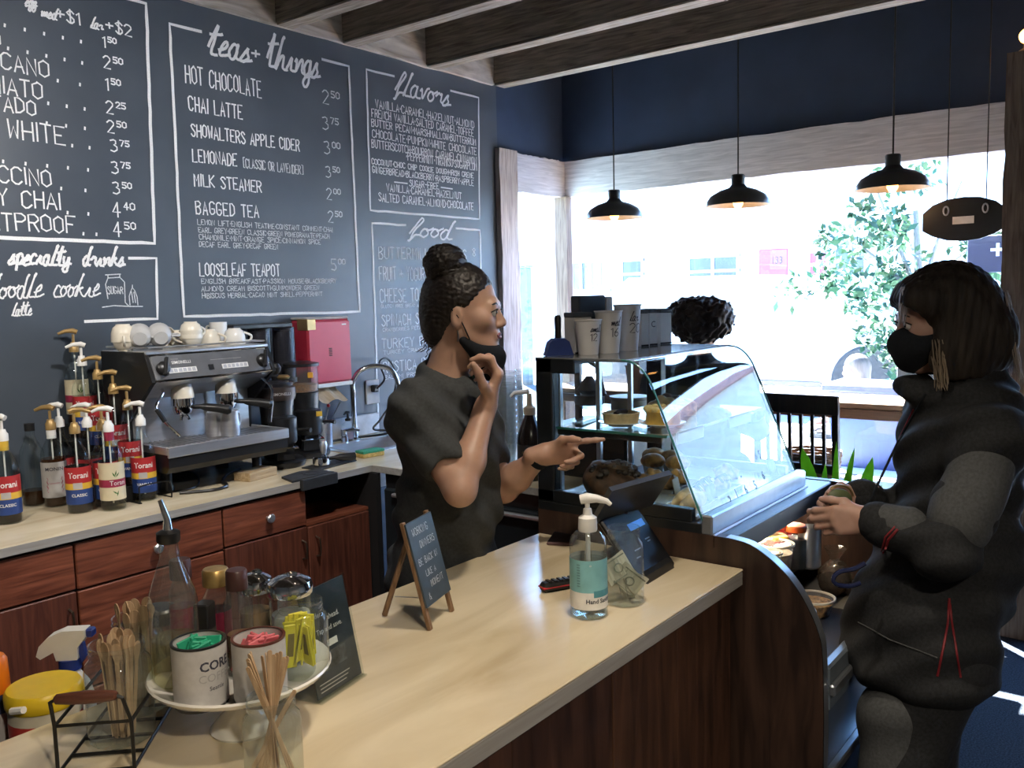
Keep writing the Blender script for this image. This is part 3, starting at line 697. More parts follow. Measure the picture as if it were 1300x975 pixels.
f = thing('undercounter_fridge', 'black undercounter fridge below the side leg of the worktop', 'fridge', (2.41, 2.0, 0))
G().box(0, .58, -.52, .52, .02, CT-.03, b=.005).build('body', m_blackplastic, f)
for a in (-.5, .01):
    d = G().box(-.03, -.001, a, a+.49, .10, .84, b=.006).build('door', mat('black_enamel', (.010, .014, .017), .55, spec=.3), f)
    G().box(-.05, -.03, a+.06, a+.43, .815, .83, b=.004).build('handle', m_steel, d)

# ------------------------------------------------------------------ syrup bottles
m_lab = {'red': mat('label_red', (.42, .025, .03), .5, var=.04), 'yellow': mat('label_yellow', (.72, .45, .05), .5, var=.06), 'blue': mat('label_blue', (.02, .055, .22), .5, var=.06), 'cream': mat('label_cream', (.66, .58, .40), .55, var=.04), 'plum': mat('label_plum', (.30, .02, .06), .5), 'grey': mat('label_grey', (.45, .43, .42), .55), 'ink': mat('label_ink', (.03, .03, .05), .6), 'white': mat('label_white', (.78, .77, .75), .55), 'teal': mat('label_teal', (.22, .50, .54), .5), 'green': mat('label_green', (.06, .15, .04), .5)}
m_liq = {'amber': mat('amber_syrup', (.045, .016, .006), .1, var=.1), 'clear': glass('clear_syrup', (.80, .76, .66), 1.33, .02), 'brown': mat('brown_syrup', (.014, .007, .005), .12, var=.1)}
NO_PUMP = object()
def shell(prof, g=None, t=.0022):
    """a hollow vessel: outer profile and an inner wall"""
    inner = [(max(.001, r-t), z+(t if i == 0 else 0)) for i, (r, z) in enumerate(prof)]
    return prof+inner[::-1]
def syrup(loc, label, style, pump, liquid, fill=.15, spout=200, sc=1.0, neck=None):
    t = thing('syrup_bottle', label, 'bottle', loc, group='pump bottles of coffee syrup')
    prof = [(.0, .001), (.034, .0), (.0385, .006), (.0385, .165), (.036, .183), (.027, .203), (.018, .220), (.0145, .240), (.0145, .265)]
    G().lathe(prof, 20, cap=False).build('glass_body', m_clear, t)
    G().lathe([(.0, .004), (.0345, .004), (.0362, .010), (.0362, fill), (0, fill)], 20, cap=False).build('syrup', m_liq[liquid], t)
    a0 = math.atan2(-loc[1], -loc[0])       # label faces the room
    def band(z0, z1, m, name, parent, r=.0390, arc_=(-100, 100)):
        vs = []; n = 18
        for z in (z0, z1):
            for k in range(n+1): a = a0+R(arc_[0]+(arc_[1]-arc_[0])*k/n); vs.append((r*math.cos(a), r*math.sin(a), z))
        g = G(); g.add(vs, [(k, k+1, n+2+k, n+1+k) for k in range(n)]); g.smooth = True
        return g.build(name, m, parent)
    if style == 'torani' or style == 'toranidark':
        lb = band(.030, .150, m_lab['blue'], 'label', t)
        band(.098, .150, m_lab['red'], 'label_field', lb, .0393); band(.078, .098, m_lab['yellow'], 'label_field', lb, .0393)
        band(.080, .100, m_lab['grey'], 'label_picture', lb, .0395, (-25, 15))
        printed('Torani', .026, m_lab['white'], lb, cyl=(.0397, .115, a0), sx=.9, bold=.0004)
        printed('VANILLA' if style == 'torani' else 'CLASSIC', .013, m_lab['white'], lb, cyl=(.0394, .055, a0), bold=.0002)
    elif style == 'cream':
        lb = band(.035, .158, m_lab['cream'], 'label', t)
        band(.078, .103, m_lab['plum'], 'label_field', lb, .0393)
        printed('Torani', .022, m_lab['white'], lb, cyl=(.0397, .084, a0+.45), sx=.9)
        for k, (da, z, tilt) in enumerate(((.15, .118, .5), (.30, .122, -.2), (.42, .117, -.7), (.2, .060, .9), (.36, .056, -.3))):
            g = G(); L = .022; vs = [(-.0025, 0, 0), (0, 0, L*.5), (.0025, 0, 0), (0, 0, -L*.4)]
            vs = [(x*math.cos(tilt)-z_*math.sin(tilt), 0, x*math.sin(tilt)+z_*math.cos(tilt)) for x, y, z_ in vs]
            g.add(wrap(vs, .0396, z, a0+da), [(0, 1, 2, 3)]).build('label_leaf', m_lab['green'], lb)
    elif style == 'monin':
        lb = band(.032, .150, m_lab['grey'], 'label', t)
        printed('MONIN', .017, m_lab['ink'], lb, cyl=(.0394, .122, a0), sx=1.0, bold=.0002)
        printed('Lavender', .009, m_lab['plum'], lb, cyl=(.0394, .078, a0))
        for k in range(6):
            s_ = -1 if k % 2 else 1; z = .050+.014*(k//2)
            pl = [(s_*.022, 0, 0), (s_*.026, 0, .008), (s_*.020, 0, .014), (s_*.024, 0, .022)]
            g = G(); g.tube(wrap(pl, .0394, z, a0), .0007, 4); g.build('label_flourish', m_lab['plum'], lb)
    if neck: G().lathe([(.0150, .226), (.0152, .262)], 18, cap=False).build('neck_label', m_lab[neck], t)
    if pump:
        m = m_gold if pump == 'gold' else m_whiteplastic
        G().lathe([(.0165, .255), (.0165, .276), (.012, .282), (.010, .290), (0, .290)], 16).build('pump_collar', m, t)
        G().cyl((0, 0, .288), (0, 0, .318), .0048, seg=8).build('pump_stem', m, t)
        s_ = R(spout); dx, dy = math.cos(s_), math.sin(s_)
        g = G(); g.tube([(-.014*dx, -.014*dy, .325), (0, 0, .331), (.025*dx, .025*dy, .330), (.048*dx, .048*dy, .321)], [.0085, .0095, .007, .005], 10); g.build('pump_head', m, t)
        G().cyl((0, 0, .02), (0, 0, .26), .0028, seg=6).build('dip_tube', m_whiteplastic, t)
    else:
        G().lathe([(.0160, .250), (.0160, .275), (0, .276)], 14).build('cap', m_blackplastic, t)
    return t
ctp = lambda u, v: tuple(onz(u, v, CT))
def at_tier(u, v, y): p = ony(u, v, y); return (p[0], y, p[2]-.336)
syrup(ctp(12, 663), 'syrup bottle with red, yellow and blue label at the left edge of the picture', 'toranidark', 'white', 'brown', .06, 120, neck='yellow')
syrup(ctp(45, 640), 'unlabelled clear syrup bottle with dark dregs left of the lavender one', None, None, 'amber', .05)
syrup((1.20, 3.05, CT), 'unlabelled bottle half hidden at the wall behind the clear one', None, None, 'amber', .08)
syrup(ctp(72, 641), 'syrup bottle with pale lavender-printed label and gold pump', 'monin', 'gold', 'amber', .16, 130, neck='white')
syrup(ctp(145, 646), 'syrup bottle with cream label and plum band, white pump, foremost on the worktop', 'cream', 'white', 'clear', .12, 140, neck='plum')
syrup(ctp(185, 634), 'syrup bottle with vanilla label in the small wire stand', 'torani', 'white', 'clear', .05, 140)
syrup((1.395, 3.03, CT), 'white-pumped syrup bottle right behind the lavender one', 'torani', 'white', 'amber', .15, 130)
syrup((1.44, 2.93, CT), 'second white-pumped bottle behind the lavender one, nearer the cream one', 'toranidark', 'white', 'amber', .15, 130)
syrup((1.345, 2.82, CT), 'gold-pumped bottle between the lavender and cream ones', 'toranidark', 'gold', 'brown', .15, 330)
syrup((1.435, 2.82, CT), 'gold-pumped bottle directly behind the cream one', 'torani', 'gold', 'brown', .15, 150)
tiers = [((160, 490, 2.845), 'gold', 'torani', 'gold-pumped bottle on the lowest step of the rack'), ((142, 470, 2.925), 'gold', 'torani', 'gold-pumped bottle on the second step of the rack'), ((122, 452, 3.00), 'gold', 'toranidark', 'gold-pumped bottle on the middle step of the rack'), ((102, 435, 3.075), 'white', 'torani', 'white-pumped bottle high on the rack, second step from the top'), ((92, 418, 3.15), 'gold', 'cream', 'gold-pumped bottle on the topmost step of the rack against the wall')]
steps = []
for (u, v, y), pm, st, lb in tiers:
    P_ = at_tier(u, v, y); steps.append(P_); syrup(P_, lb, st, pm, 'brown' if st != 'cream' else 'amber', .15, 150)
m_wire = mat('black_wire', (.012, .012, .012), .45, .4)
rk = thing('bottle_rack', 'stepped black rack lifting the syrup bottles towards the wall', 'rack', (1.52, 2.84, CT))
for q in steps:
    zz = q[2]-CT
    s_ = G().box(-.085, .075, q[1]-.0365-2.84, q[1]+.0365-2.84, zz-.006, zz-.0005, b=.002).build('step', m_wire, rk)
    G().box(-.085, .075, q[1]-.0375-2.84, q[1]-.0335-2.84, max(0, zz-.055), zz-.006).build('riser', m_wire, rk)
for x in (-.082, .072):
    G().tube([(x, -.035, 0), (x, -.035, .05), (x, .34, .245), (x, .34, 0)], .0035, 6).build('side_wire', m_wire, rk)
ws = thing('wire_stand', 'small black wire stand around the vanilla syrup bottle', 'stand', ctp(188, 634))
for s_ in (-1, 1):
    G().tube(catmull([(-.055, s_*.047, .0025), (-.055, s_*.047, .045), (-.045, s_*.047, .06), (.045, s_*.047, .06), (.06, s_*.047, .045), (.06, s_*.047, .0025)], 4), .0025, 6).build('side_loop', m_wire, ws)
for x in (-.055, -.05, .06): G().tube([(x, -.047, .0025), (x, .047, .0025)], .0025, 6).build('cross_wire', m_wire, ws)

# ------------------------------------------------------------------ espresso machine
em = thing('espresso_machine', 'stainless and black two-group espresso machine with cups on top', 'coffee machine', (1.852, 2.92, CT))
W2 = .248
for x in (-.19, .19):
    for y in (-.08, .15): G().lathe([(.026, 0), (.026, .015), (.019, .03), (.019, .085)], 14, Matrix.Translation((x, y, 0))).build('foot', m_blackplastic, em)
out = [(-.185, .085), (-.20, .105), (-.20, .157), (.19, .157), (.19, .085)]
G().prism(out, -W2, W2, 0).build('drip_base', m_blackplastic, em)
t_ = G(); t_.box(-W2-.004, W2+.004, -.208, -.198, .140, .178, b=.003); t_.build('tray_lip', m_steel, em)
for s_ in (-1, 1): G().box(s_*W2-.005, s_*W2+.005, -.198, .02, .150, .178, b=.002).build('tray_side', m_steel, em)
gr_ = G().box(-W2+.005, W2-.005, -.198, .02, .157, .160).build('drip_tray', m_dark, em)
for k in range(24): x = -W2+.02+k*(2*W2-.04)/23; G().box(x-.0035, x+.0035, -.196, .018, .166, .171).build('tray_slat', m_steel, gr_)
G().box(-W2+.012, W2-.012, .02, .03, .16, .40).build('back_panel', m_steel, em)
side = [(.19, .157), (.19, .498), (-.098, .498), (-.142, .395), (-.125, .383), (.03, .25), (.03, .157)]
for s_ in (-1, 1): G().prism(side, s_*W2-.007, s_*W2+.007, 0).build('side_panel', m_blackplastic, em)
G().prism([(.19, .16), (.19, .488), (-.095, .488), (-.132, .395), (-.10, .375), (.03, .32), (.03, .16)], -W2+.007, W2-.007, 0).build('housing', m_steel, em)
G().box(-W2-.004, W2+.004, -.106, .19, .488, .500, b=.003).build('cup_tray', m_steel, em)
cup_rail = G().tube([(-W2+.01, -.10, .512), (W2-.01, -.10, .512), (W2-.01, .18, .512), (-W2+.01, .18, .512)], .0035, 6, closed=True).build('cup_rail', m_steel, em)
MP = Matrix.Translation((0, -.1165, .4415)) @ Matrix.Rotation(-math.atan2(.038, .093), 4, 'X')
fp = G().box(-W2+.012, W2-.012, -.004, .004, -.045, .045, b=.002, M=MP).build('control_panel', mat('panel_grey', (.16, .165, .175), .35, .3), em)
for z in (-.047, .047): G().box(-W2+.008, W2-.008, -.006, .003, z-.004, z+.004, b=.0015, M=MP).build('panel_trim', m_chrome, em)
for x in (-.13, .085):
    st_ = G().box(x-.055, x+.055, -.0065, -.004, -.024, -.006, M=MP).build('button_strip', m_lab['white'], fp)
    for k in range(6): G().box(x-.050+k*.0175, x-.038+k*.0175, -.0075, -.0065, -.021, -.009, M=MP).build('button', mat('button_grey', (.45, .46, .5), .5), st_)
G().box(-.026, -.006, -.0075, -.004, -.024, -.004, M=MP).build('power_button', m_blackplastic, fp)
G().box(-.01, .12, -.0045, -.004, .0135, .0147, M=MP).build('panel_stripe', m_lab['grey'], fp)
printed('NUOVA', .008, m_lab['grey'], fp, M=MP @ Matrix.Translation((-.165, -.0062, .024)))
printed('SIMONELLI', .0155, m_lab['white'], fp, M=MP @ Matrix.Translation((-.165, -.0062, .009)), bold=.0003)
for x in (-.205, .205):
    kn = G().lathe([(.023, 0), (.023, .018), (.016, .024), (0, .025)], 16, MP @ Matrix.Translation((x, -.004, -.005)) @ Matrix.Rotation(PI/2, 4, 'X')).build('steam_knob', m_blackplastic, em)
    G().box(x-.006, x+.006, -.040, -.024, -.035, .035, b=.003, M=MP @ Matrix.Translation((0, 0, -.005)) @ Matrix.Translation((x, 0, 0)) @ Matrix.Rotation(.35, 4, 'Y') @ Matrix.Translation((-x, 0, 0))).build('knob_lever', m_blackplastic, kn)
for x in (-.105, .075):
    M = Matrix.Translation((x, -.075, 0))
    gh = G().lathe([(.040, .326), (.040, .338), (.034, .372), (.020, .385), (0, .387)], 20, M).build('group_head', m_cream_porc, em)
    G().lathe([(.041, .300), (.041, .326)], 20, M).build('group_ring', m_chrome, gh)
    pf = G().lathe([(.012, .262), (.030, .268), (.036, .285), (.036, .302)], 18, M).build('portafilter', m_chrome, em)
    ang = R(-40)
    g = G(); hd = (math.cos(ang), math.sin(ang)); g.tube([(x+hd[0]*r_, -.075+hd[1]*r_, z_) for r_, z_ in ((.03, .292), (.06, .291), (.075, .289), (.12, .282), (.155, .274), (.165, .272))], [.008, .009, .014, .016, .018, .010], 12); g.build('handle', m_blackplastic, pf)
    for s_ in (-1, 1): G().tube([(x, -.075, .268), (x+s_*.012, -.08, .258), (x+s_*.016, -.082, .246)], .006, 8).build('spout', m_chrome, pf)
pl_ = G().box(.045, .19, .010, .019, .17, .345, b=.002).build('gauge_plate', mat('pale_panel', (.62, .64, .66), .35, .4), em)
M = Matrix.Translation((.11, .012, .235)) @ Matrix.Rotation(PI/2, 4, 'X')
ga = G().lathe([(.0, 0), (.028, 0), (.028, .010), (.024, .012)], 22, M, cap=False).build('gauge', m_chrome, pl_)
G().lathe([(.0, .008), (.024, .008)], 22, M, cap=False).build('gauge_face', mat('gauge_face', (.25, .24, .22), .4), pl_)
G().ball((.105, .008, .295), .005, 10, 6).build('indicator_light', mat('red_led', (.6, .02, .02), .3), pl_)
for pts, nm in (([(-.19, -.06, .385), (-.185, -.085, .355), (-.215, -.10, .325), (-.225, -.105, .30), (-.205, -.12, .255), (-.165, -.14, .20)], 'w'), ([(.215, -.05, .39), (.225, -.09, .37), (.245, -.12, .33), (.24, -.125, .28), (.225, -.125, .20)], 'w')):
    sw = G().tube(catmull(pts, 5), .0048, 8).build('steam_wand', m_chrome, em)
    G().tube(catmull(pts[3:5], 3), .0085, 8).build('rubber_grip', m_blackplastic, sw)
# pitchers on the drip tray
def pitcher(loc, label, h=.10, r=.036):
    t = thing('milk_pitcher', label, 'pitcher', loc, rz=R(20))
    G().lathe(shell([(r*.98, 0), (r, .004), (r, h*.45), (r*.86, h*.8), (r*.9, h)], t=.0015), 22).build('body', m_steel, t)
    G().tube(catmull([(r*.9, 0, h*.86), (r+.022, 0, h*.82), (r+.026, 0, h*.4), (r*.98, 0, h*.18)], 5), .0035, 8).build('handle', m_steel, t)
pitcher((1.905, 2.80, CT+.172), 'stainless milk pitcher at the front of the drip tray', .092)
pitcher((1.868, 2.84, CT+.172), 'stainless milk pitcher half behind the other one on the drip tray', .088, .033)
# cups on top of the machine
def cup_parts(m, r=.042, h=.062):
    a = G().lathe(shell([(.0, .0), (r*.55, 0), (r*.57, .004), (r*.80, .012), (r*.95, h*.5), (r, h)], t=.003), 22, cap=False)
    b = G().tube(catmull([(r*.93, 0, h*.82), (r+.018, 0, h*.80), (r+.022, 0, h*.5), (r*.86, 0, h*.30)], 5), .0045, 8)
    return a.mesh('bowl'), b.mesh('handle')
cup_meshes = {k: cup_parts(m) for k, m in (('c', m_cream_porc), ('g', m_grey_porc), ('w', m_white))}
cup_meshes['t'] = cup_parts(m_white, .034, .085)
cup_mat = {'c': m_cream_porc, 'g': m_grey_porc, 'w': m_white, 't': m_white}
def cup(k, loc, rot, label):
    t = thing('coffee_cup', label, 'cup', loc, group='cups warming on the espresso machine'); t.rotation_euler = rot
    put('bowl', cup_meshes[k][0], cup_mat[k], t); put('handle', cup_meshes[k][1], cup_mat[k], t)
TZ = CT+.5005
def topx(u, v, y): p = ony(u, v, y); return p[0], y
for k, u, y, dz, rot, lb in (
    ('c', 158, 2.97, 0, (0, 0, R(-120)), 'cream cup at the left end of the machine top, upright under another'),
    ('c', 157, 2.97, .058+.036, (PI, 0, R(60)), 'cream cup turned upside down on the leftmost cup'),
    ('g', 178, 2.905, .041, (R(-78), 0, R(-28)), 'grey-looking cup on its side with its foot to the room, left of two'),
    ('g', 205, 2.885, .041, (R(-78), 0, R(-24)), 'grey-looking cup on its side with its foot to the room, right of two'),
    ('c', 197, 3.02, .043, (R(95), 0, R(10)), 'cream cup lying behind the two sideways cups'),
    ('c', 243, 2.93, 0, (0, 0, R(170)), 'cream cup upright in the middle of the machine top'),
    ('c', 243, 2.93, .058+.036, (PI, 0, R(10)), 'cream cup upside down on the middle one'),
    ('c', 225, 3.04, .062, (PI, 0, R(110)), 'cream cup upside down at the back of the machine top'),
    ('c', 266, 2.96, .062, (PI, 0, R(-60)), 'cream cup upside down right of the middle pair'),
    ('t', 278, 3.03, 0, (0, 0, R(110)), 'tall white cup standing at the back of the machine top'),
    ('w', 298, 2.93, .062, (PI, 0, R(-20)), 'white cup upside down at the right end of the machine top')):
    x, y = topx(u, 432, y); cup(k, (x, y, TZ+dz), rot, lb)
# wood block, hose, mats and tools
wb = onz(329, 607, CT); b_ = G().box(-.075, .075, -.04, .04, 0, .032, b=.002); wbo = tag(b_.build('wooden_block', wood('raw_pine', (.30, .20, .10), (.55, .42, .25), .7, 6, 0), None, (wb[0], wb[1]+.02, CT), R(12)), 'raw wooden block on the worktop below the espresso machine', 'block')
tag(G().tube(catmull([(1.66, 2.76, CT+.006), (1.75, 2.70, CT+.006), (1.82, 2.715, CT+.007), (1.86, 2.80, CT+.006), (1.95, 2.90, CT+.006), (2.04, 2.95, CT+.006)], 6), .0055, 8).build('drain_hose', m_blackplastic), 'black hose lying under the espresso machine', 'hose')
tag(G().tube(catmull([(1.60, 2.83, CT+.004), (1.72, 2.80, CT+.004), (1.80, 2.86, CT+.004), (1.90, 3.05, CT+.004), (1.86, 3.15, CT+.004)], 6), .0035, 8).build('power_cable', m_blackplastic), 'thin black cable running back under the espresso machine', 'cable')
mt = onz(392, 603, CT); m_rub = mat('black_rubber', (.02, .021, .022), .75, var=.15, scale=60, bump=.1)
tm = thing('tamping_mat', 'black rubber corner tamping mat hanging over the worktop edge', 'mat', (mt[0], 2.57, CT))
G().prism([(-.13, .0), (.07, .0), (.07, .10), (.0, .125), (-.10, .10)], .0, .008, 2).build('pad', m_rub, tm); G().box(-.10, .07, -.022, -.004, -.035, .008, b=.003).build('corner_lip', m_rub, tm)
G().lathe([(.034, .008), (.034, .0095), (.028, .0095), (.028, .0085)], 20, Matrix.Translation((.0, .05, 0)), cap=False).build('ring', m_rub, tm)
pp = onz(420, 592, CT)
tag(G().box(-.11, .11, -.05, .05, 0, .006, b=.002).build('bar_mat', m_rub, None, (pp[0]+.02, pp[1]+.03, CT), R(8)), 'flat black bar mat in front of the grinders', 'mat')
pf = thing('loose_portafilter', 'loose portafilter lying on the flat bar mat', 'portafilter', (pp[0]+.0, pp[1]+.02, CT+.006))
M = Matrix.Translation((-.03, .0, .0)); G().lathe(shell([(.030, .001), (.034, .006), (.034, .030), (.036, .032)], t=.003), 20, M).build('basket', m_chrome, pf)
G().tube([(-.0, 0, .024), (.03, -.01, .024), (.05, -.018, .022), (.11, -.04, .019)], [.007, .008, .015, .017], 12).build('handle', m_blackplastic, pf)
ta = thing('tamper', 'small steel tamper standing behind the loose portafilter', 'tamper', (pp[0]+.03, pp[1]+.075, CT+.006))
G().lathe([(.028, 0), (.028, .012), (.010, .02), (.008, .035)], 18).build('foot', m_chrome, ta); G().lathe([(.009, .033), (.013, .05), (.017, .07), (.012, .085), (0, .088)], 16).build('knob', m_steel, ta)
# ------------------------------------------------------------------ grinders
m_smoke = glass('smoked_plastic', (.30, .30, .34), 1.45, .06, .05, (.5, .5, .6))
def grinder(loc, rz, label, big):
    t = thing('coffee_grinder', label, 'grinder', loc, rz, group='coffee grinders')
    G().lathe([(.095, 0), (.10, .008), (.10, .022), (.085, .032)], 26, sx=1, sy=1.1).build('base', m_blackplastic, t)
    G().lathe([(.06, .03), (.062, .16), (.068, .24), (.07, .27)], 24, Matrix.Translation((0, .025, 0))).build('body', m_blackplastic, t)
    do = G().lathe([(.050, .10), (.056, .11), (.056, .20), (.050, .205), (0, .205)], 22, Matrix.Translation((0, -.065, 0))).build('doser', m_blackplastic, t)
    G().prism([(-.035, .035), (.035, .035), (.028, .11), (-.028, .11)], -.10, -.05, 1).build('chute', m_blackplastic, t)
    G().tube([(-.04, -.07, .095), (-.045, -.12, .085), (.045, -.12, .085), (.04, -.07, .095)], .004, 6).build('fork', m_chrome, t)
    G().tube([(.05, -.07, .15), (.085, -.09, .15), (.10, -.11, .148)], [.006, .006, .010], 8).build('lever', m_blackplastic, t)
    if big:
        G().lathe([(.074, .265), (.078, .28), (.078, .315), (.072, .32)], 26, Matrix.Translation((0, .025, 0))).build('collar', mat('dark_bronze_band', (.06, .042, .035), .4, .4), t)
        printed('SIMONELLI', .016, m_lab['grey'], t, cyl=(.0785, .29, R(-90)), bold=.0002)
        G().lathe([(.068, .32), (.072, .335), (.05, .345), (0, .347)], 24, Matrix.Translation((0, .025, 0))).build('lid', m_smoke, t)
        kn = G().lathe([(.014, .345), (.018, .36), (.012, .368), (.022, .378), (.026, .395), (.018, .41), (0, .414)], 16, Matrix.Translation((0, .025, 0))).build('tamper_knob', m_blackplastic, t)
        G().lathe([(.024, .348), (.030, .356), (.020, .364)], 16, Matrix.Translation((.03, .02, 0))).build('brass_cap', m_brass, t)
    else:
        G().lathe([(.062, .265), (.07, .275), (.07, .38), (.074, .385)], 24, Matrix.Translation((0, .025, 0)), cap=False).build('hopper', m_clearplastic, t)
        G().lathe([(.0, .27), (.066, .275), (.066, .305), (0, .31)], 20, Matrix.Translation((0, .025, 0)), cap=False).build('coffee_beans', mat('beans', (.22, .10, .03), .6, var=.4, scale=120, bump=.4), t)
        G().lathe([(.076, .383), (.076, .395), (.03, .405), (0, .405)], 24, Matrix.Translation((0, .025, 0))).build('lid', m_blackplastic, t)
        G().box(-.012, .012, -.051, -.045, .335, .36, b=.004, M=Matrix.Translation((.02, 0, 0))).build('orange_sticker', mat('orange_sticker', (.75, .32, .03), .5), t)
        G().box(-.012, .012, -.125, -.12, .18, .20, M=Matrix.Translation((.03, 0, 0))).build('yellow_sticker', m_lab['yellow'], t)
g1 = onz(352, 588, CT); grinder((2.20, 2.90, CT), R(-25), 'black grinder with bronze band and knob beside the espresso machine', True)
grinder((2.405, 2.99, CT), R(-25), 'black grinder with clear hopper of beans in front of the red dispenser', False)
# two smoky cylinders in a wall rack behind the grinders
hc = thing('cup_lid_dispenser', 'black wall rack with two smoked upright tubes behind the grinders', 'dispenser', (2.28, YW-.002, 1.44))
G().box(-.16, .14, -.14, 0, .035, .055, b=.004).build('top_plate', m_blackplastic, hc)
for x, u in ((0, 0), (.125, 0)):
    tb = G().lathe([(.048, -.19), (.048, .034)], 22, Matrix.Translation((x+.005, -.085, 0)), cap=False).build('tube', m_smoke, hc)
    G().lathe([(.040, -.19), (.040, .02), (0, .02)], 18, Matrix.Translation((x+.005, -.085, 0))).build('lids', mat('stacked_lids', (.035, .035, .045), .4, var=.5, scale=8, stretch=(1, 1, 30)), tb)
    G().lathe([(.050, -.205), (.050, -.185), (.042, -.185)], 22, Matrix.Translation((x+.005, -.085, 0))).build('collar', m_blackplastic, tb)
# red towel dispenser
m_redp = mat('red_plastic', (.42, .028, .055), .35, var=.03)
td = thing('towel_dispenser', 'red paper towel dispenser on the wall with a grey top', 'dispenser', (2.64, YW-.002, 1.2))
x0, x1 = -.125, .12
G().box(x0, x1, -.118, 0, .012, .30, b=.008).build('body', m_redp, td)
G().box(x0+.003, x1-.002, -.122, -.117, .02, .29, b=.002).build('front_cover', mat('red_cover', (.52, .045, .08), .3, var=.02), td)
G().box(x0, x1, -.115, 0, .30, .312, b=.004).build('top_cap', m_lab['grey'], td)
G().box(x0-.004, x1+.004, -.122, -.002, -.006, .012, b=.003).build('bottom_trim', m_whiteplastic, td)
for k in range(5): G().box(-.012, .006, -.1235, -.122, .135+k*.008, .139+k*.008).build('vent_slot', m_dark, td)
G().box(.07, .095, -.1235, -.122, .272, .278).build('maker_mark', m_lab['white'], td)
G().box(x0-.003, x0+.045, -.1225, -.05, .255, .305, b=.002).build('brass_plate', m_brass, td)
pt = G(); n = 10
vs = [(x0+.03+.15*i/n, -.06-.05*j+.004*math.sin(i*1.7+j), -.006-.03*j-.008*math.sin(i*.9)) for j in range(3) for i in range(n+1)]
pt.add(vs, [(j*(n+1)+i, j*(n+1)+i+1, (j+1)*(n+1)+i+1, (j+1)*(n+1)+i) for j in range(2) for i in range(n)]).build('paper_towel', mat('kraft_towel', (.45, .36, .25), .9), td)
# steel cup with tools, soap, tap, sponge, outlet
sc_ = onz(411, 567, CT)
t = thing('utensil_cup', 'stainless cup holding thermometers beside the grinders', 'cup', (sc_[0], sc_[1], CT))
G().lathe(shell([(.040, 0), (.042, .004), (.042, .105), (.044, .108)], t=.0015), 22).build('body', m_steel, t)
def thermo(dx, dy, L, label, red):
    q = thing('milk_thermometer' if red else 'bar_spoon', label, 'thermometer' if red else 'spoon', (sc_[0], sc_[1], CT+.01))
    G().tube([(-dx*.3, -dy*.3, 0), (dx, dy, L)], .002, 6).build('stem', m_chrome, q)
    if red: G().ball((dx, dy, L), .008, 12, 8).build('red_knob', mat('red_knob', (.55, .02, .03), .3), q)
    else: G().ball((dx, dy, L), (.004, .008, .003), 10, 6).build('tip', m_chrome, q)
thermo(.03, -.01, .175, 'thermometer with a red ball knob in the steel cup', True); thermo(.09, -.02, .185, 'long thin bar spoon leaning out of the steel cup', False); thermo(.02, .01, .12, 'short bar spoon standing in the steel cup', False)
sp_ = onz(443, 558, CT)
t = thing('soap_bottle', 'clear soap bottle with lilac soap and dark pump by the sink', 'bottle', (sp_[0], sp_[1], CT))
G().lathe([(0, .0), (.034, 0), (.037, .006), (.037, .055), (.030, .075), (.014, .088), (.013, .095)], 20, cap=False).build('bottle_body', m_clear, t)
G().lathe([(0, .003), (.034, .004), (.0345, .05), (0, .05)], 18, cap=False).build('soap', mat('lilac_soap', (.40, .36, .52), .2, var=.05), t)
G().lathe([(.014, .09), (.015, .10), (.006, .105), (.005, .125), (0, .125)], 12).build('pump_collar', m_blackplastic, t); G().tube([(.008, 0, .128), (-.01, 0, .13), (-.028, -.004, .124)], [.007, .007, .004], 8).build('pump_head', m_blackplastic, t)
fx = onz(463, 556, CT)
t = thing('kitchen_tap', 'chrome gooseneck tap curving over the sink', 'tap', (2.80, 3.12, CT), R(0))
G().lathe([(.028, 0), (.028, .006), (.016, .012), (.016, .06)], 18).build('base', m_chrome, t)
G().tube(catmull([(0, 0, .05), (0, 0, .22), (.0, -.0, .27), (.03, -.02, .325), (.09, -.06, .345), (.15, -.10, .325), (.175, -.12, .27), (.18, -.125, .20)], 6), .0125, 12).build('neck', m_chrome, t)
G().cyl((.18, -.125, .21), (.18, -.125, .14), .015, seg=14).build('spray_head', m_chrome, t)
lv = thing('tap_lever', 'short chrome soap pump fitted beside the tap', 'pump', (2.70, 3.08, CT)); G().lathe([(.016, 0), (.016, .03), (.011, .035), (.011, .06), (0, .062)], 14).build('body', m_chrome, lv); G().tube([(0, 0, .055), (.03, -.03, .062), (.05, -.05, .056)], [.008, .007, .005], 8).build('nozzle', m_chrome, lv)
spg = onz(470, 579, CT)
t = thing('sponge', 'yellow and green scouring sponge at the edge of the sink', 'sponge', (spg[0], spg[1], CT), R(-8))
G().box(-.055, .055, -.03, .03, .0, .018, b=.004).build('foam', mat('sponge_foam', (.55, .38, .12), .9, var=.2, scale=120, bump=.3), t); G().box(-.055, .055, -.03, .03, .018, .029, b=.002).build('scourer', mat('green_scourer', (.04, .28, .16), .9, var=.2, scale=150, bump=.4), t)
t = thing('wall_outlet', 'pale wall outlet with a black plug behind the tap', 'outlet', (2.995, YW-.002, 1.13))
G().box(-.045, .045, -.008, 0, -.06, .06, b=.003).build('cover_plate', m_lab['grey'], t)
G().box(-.018, .018, -.035, -.008, .0, .035, b=.005).build('plug', m_blackplastic, t)
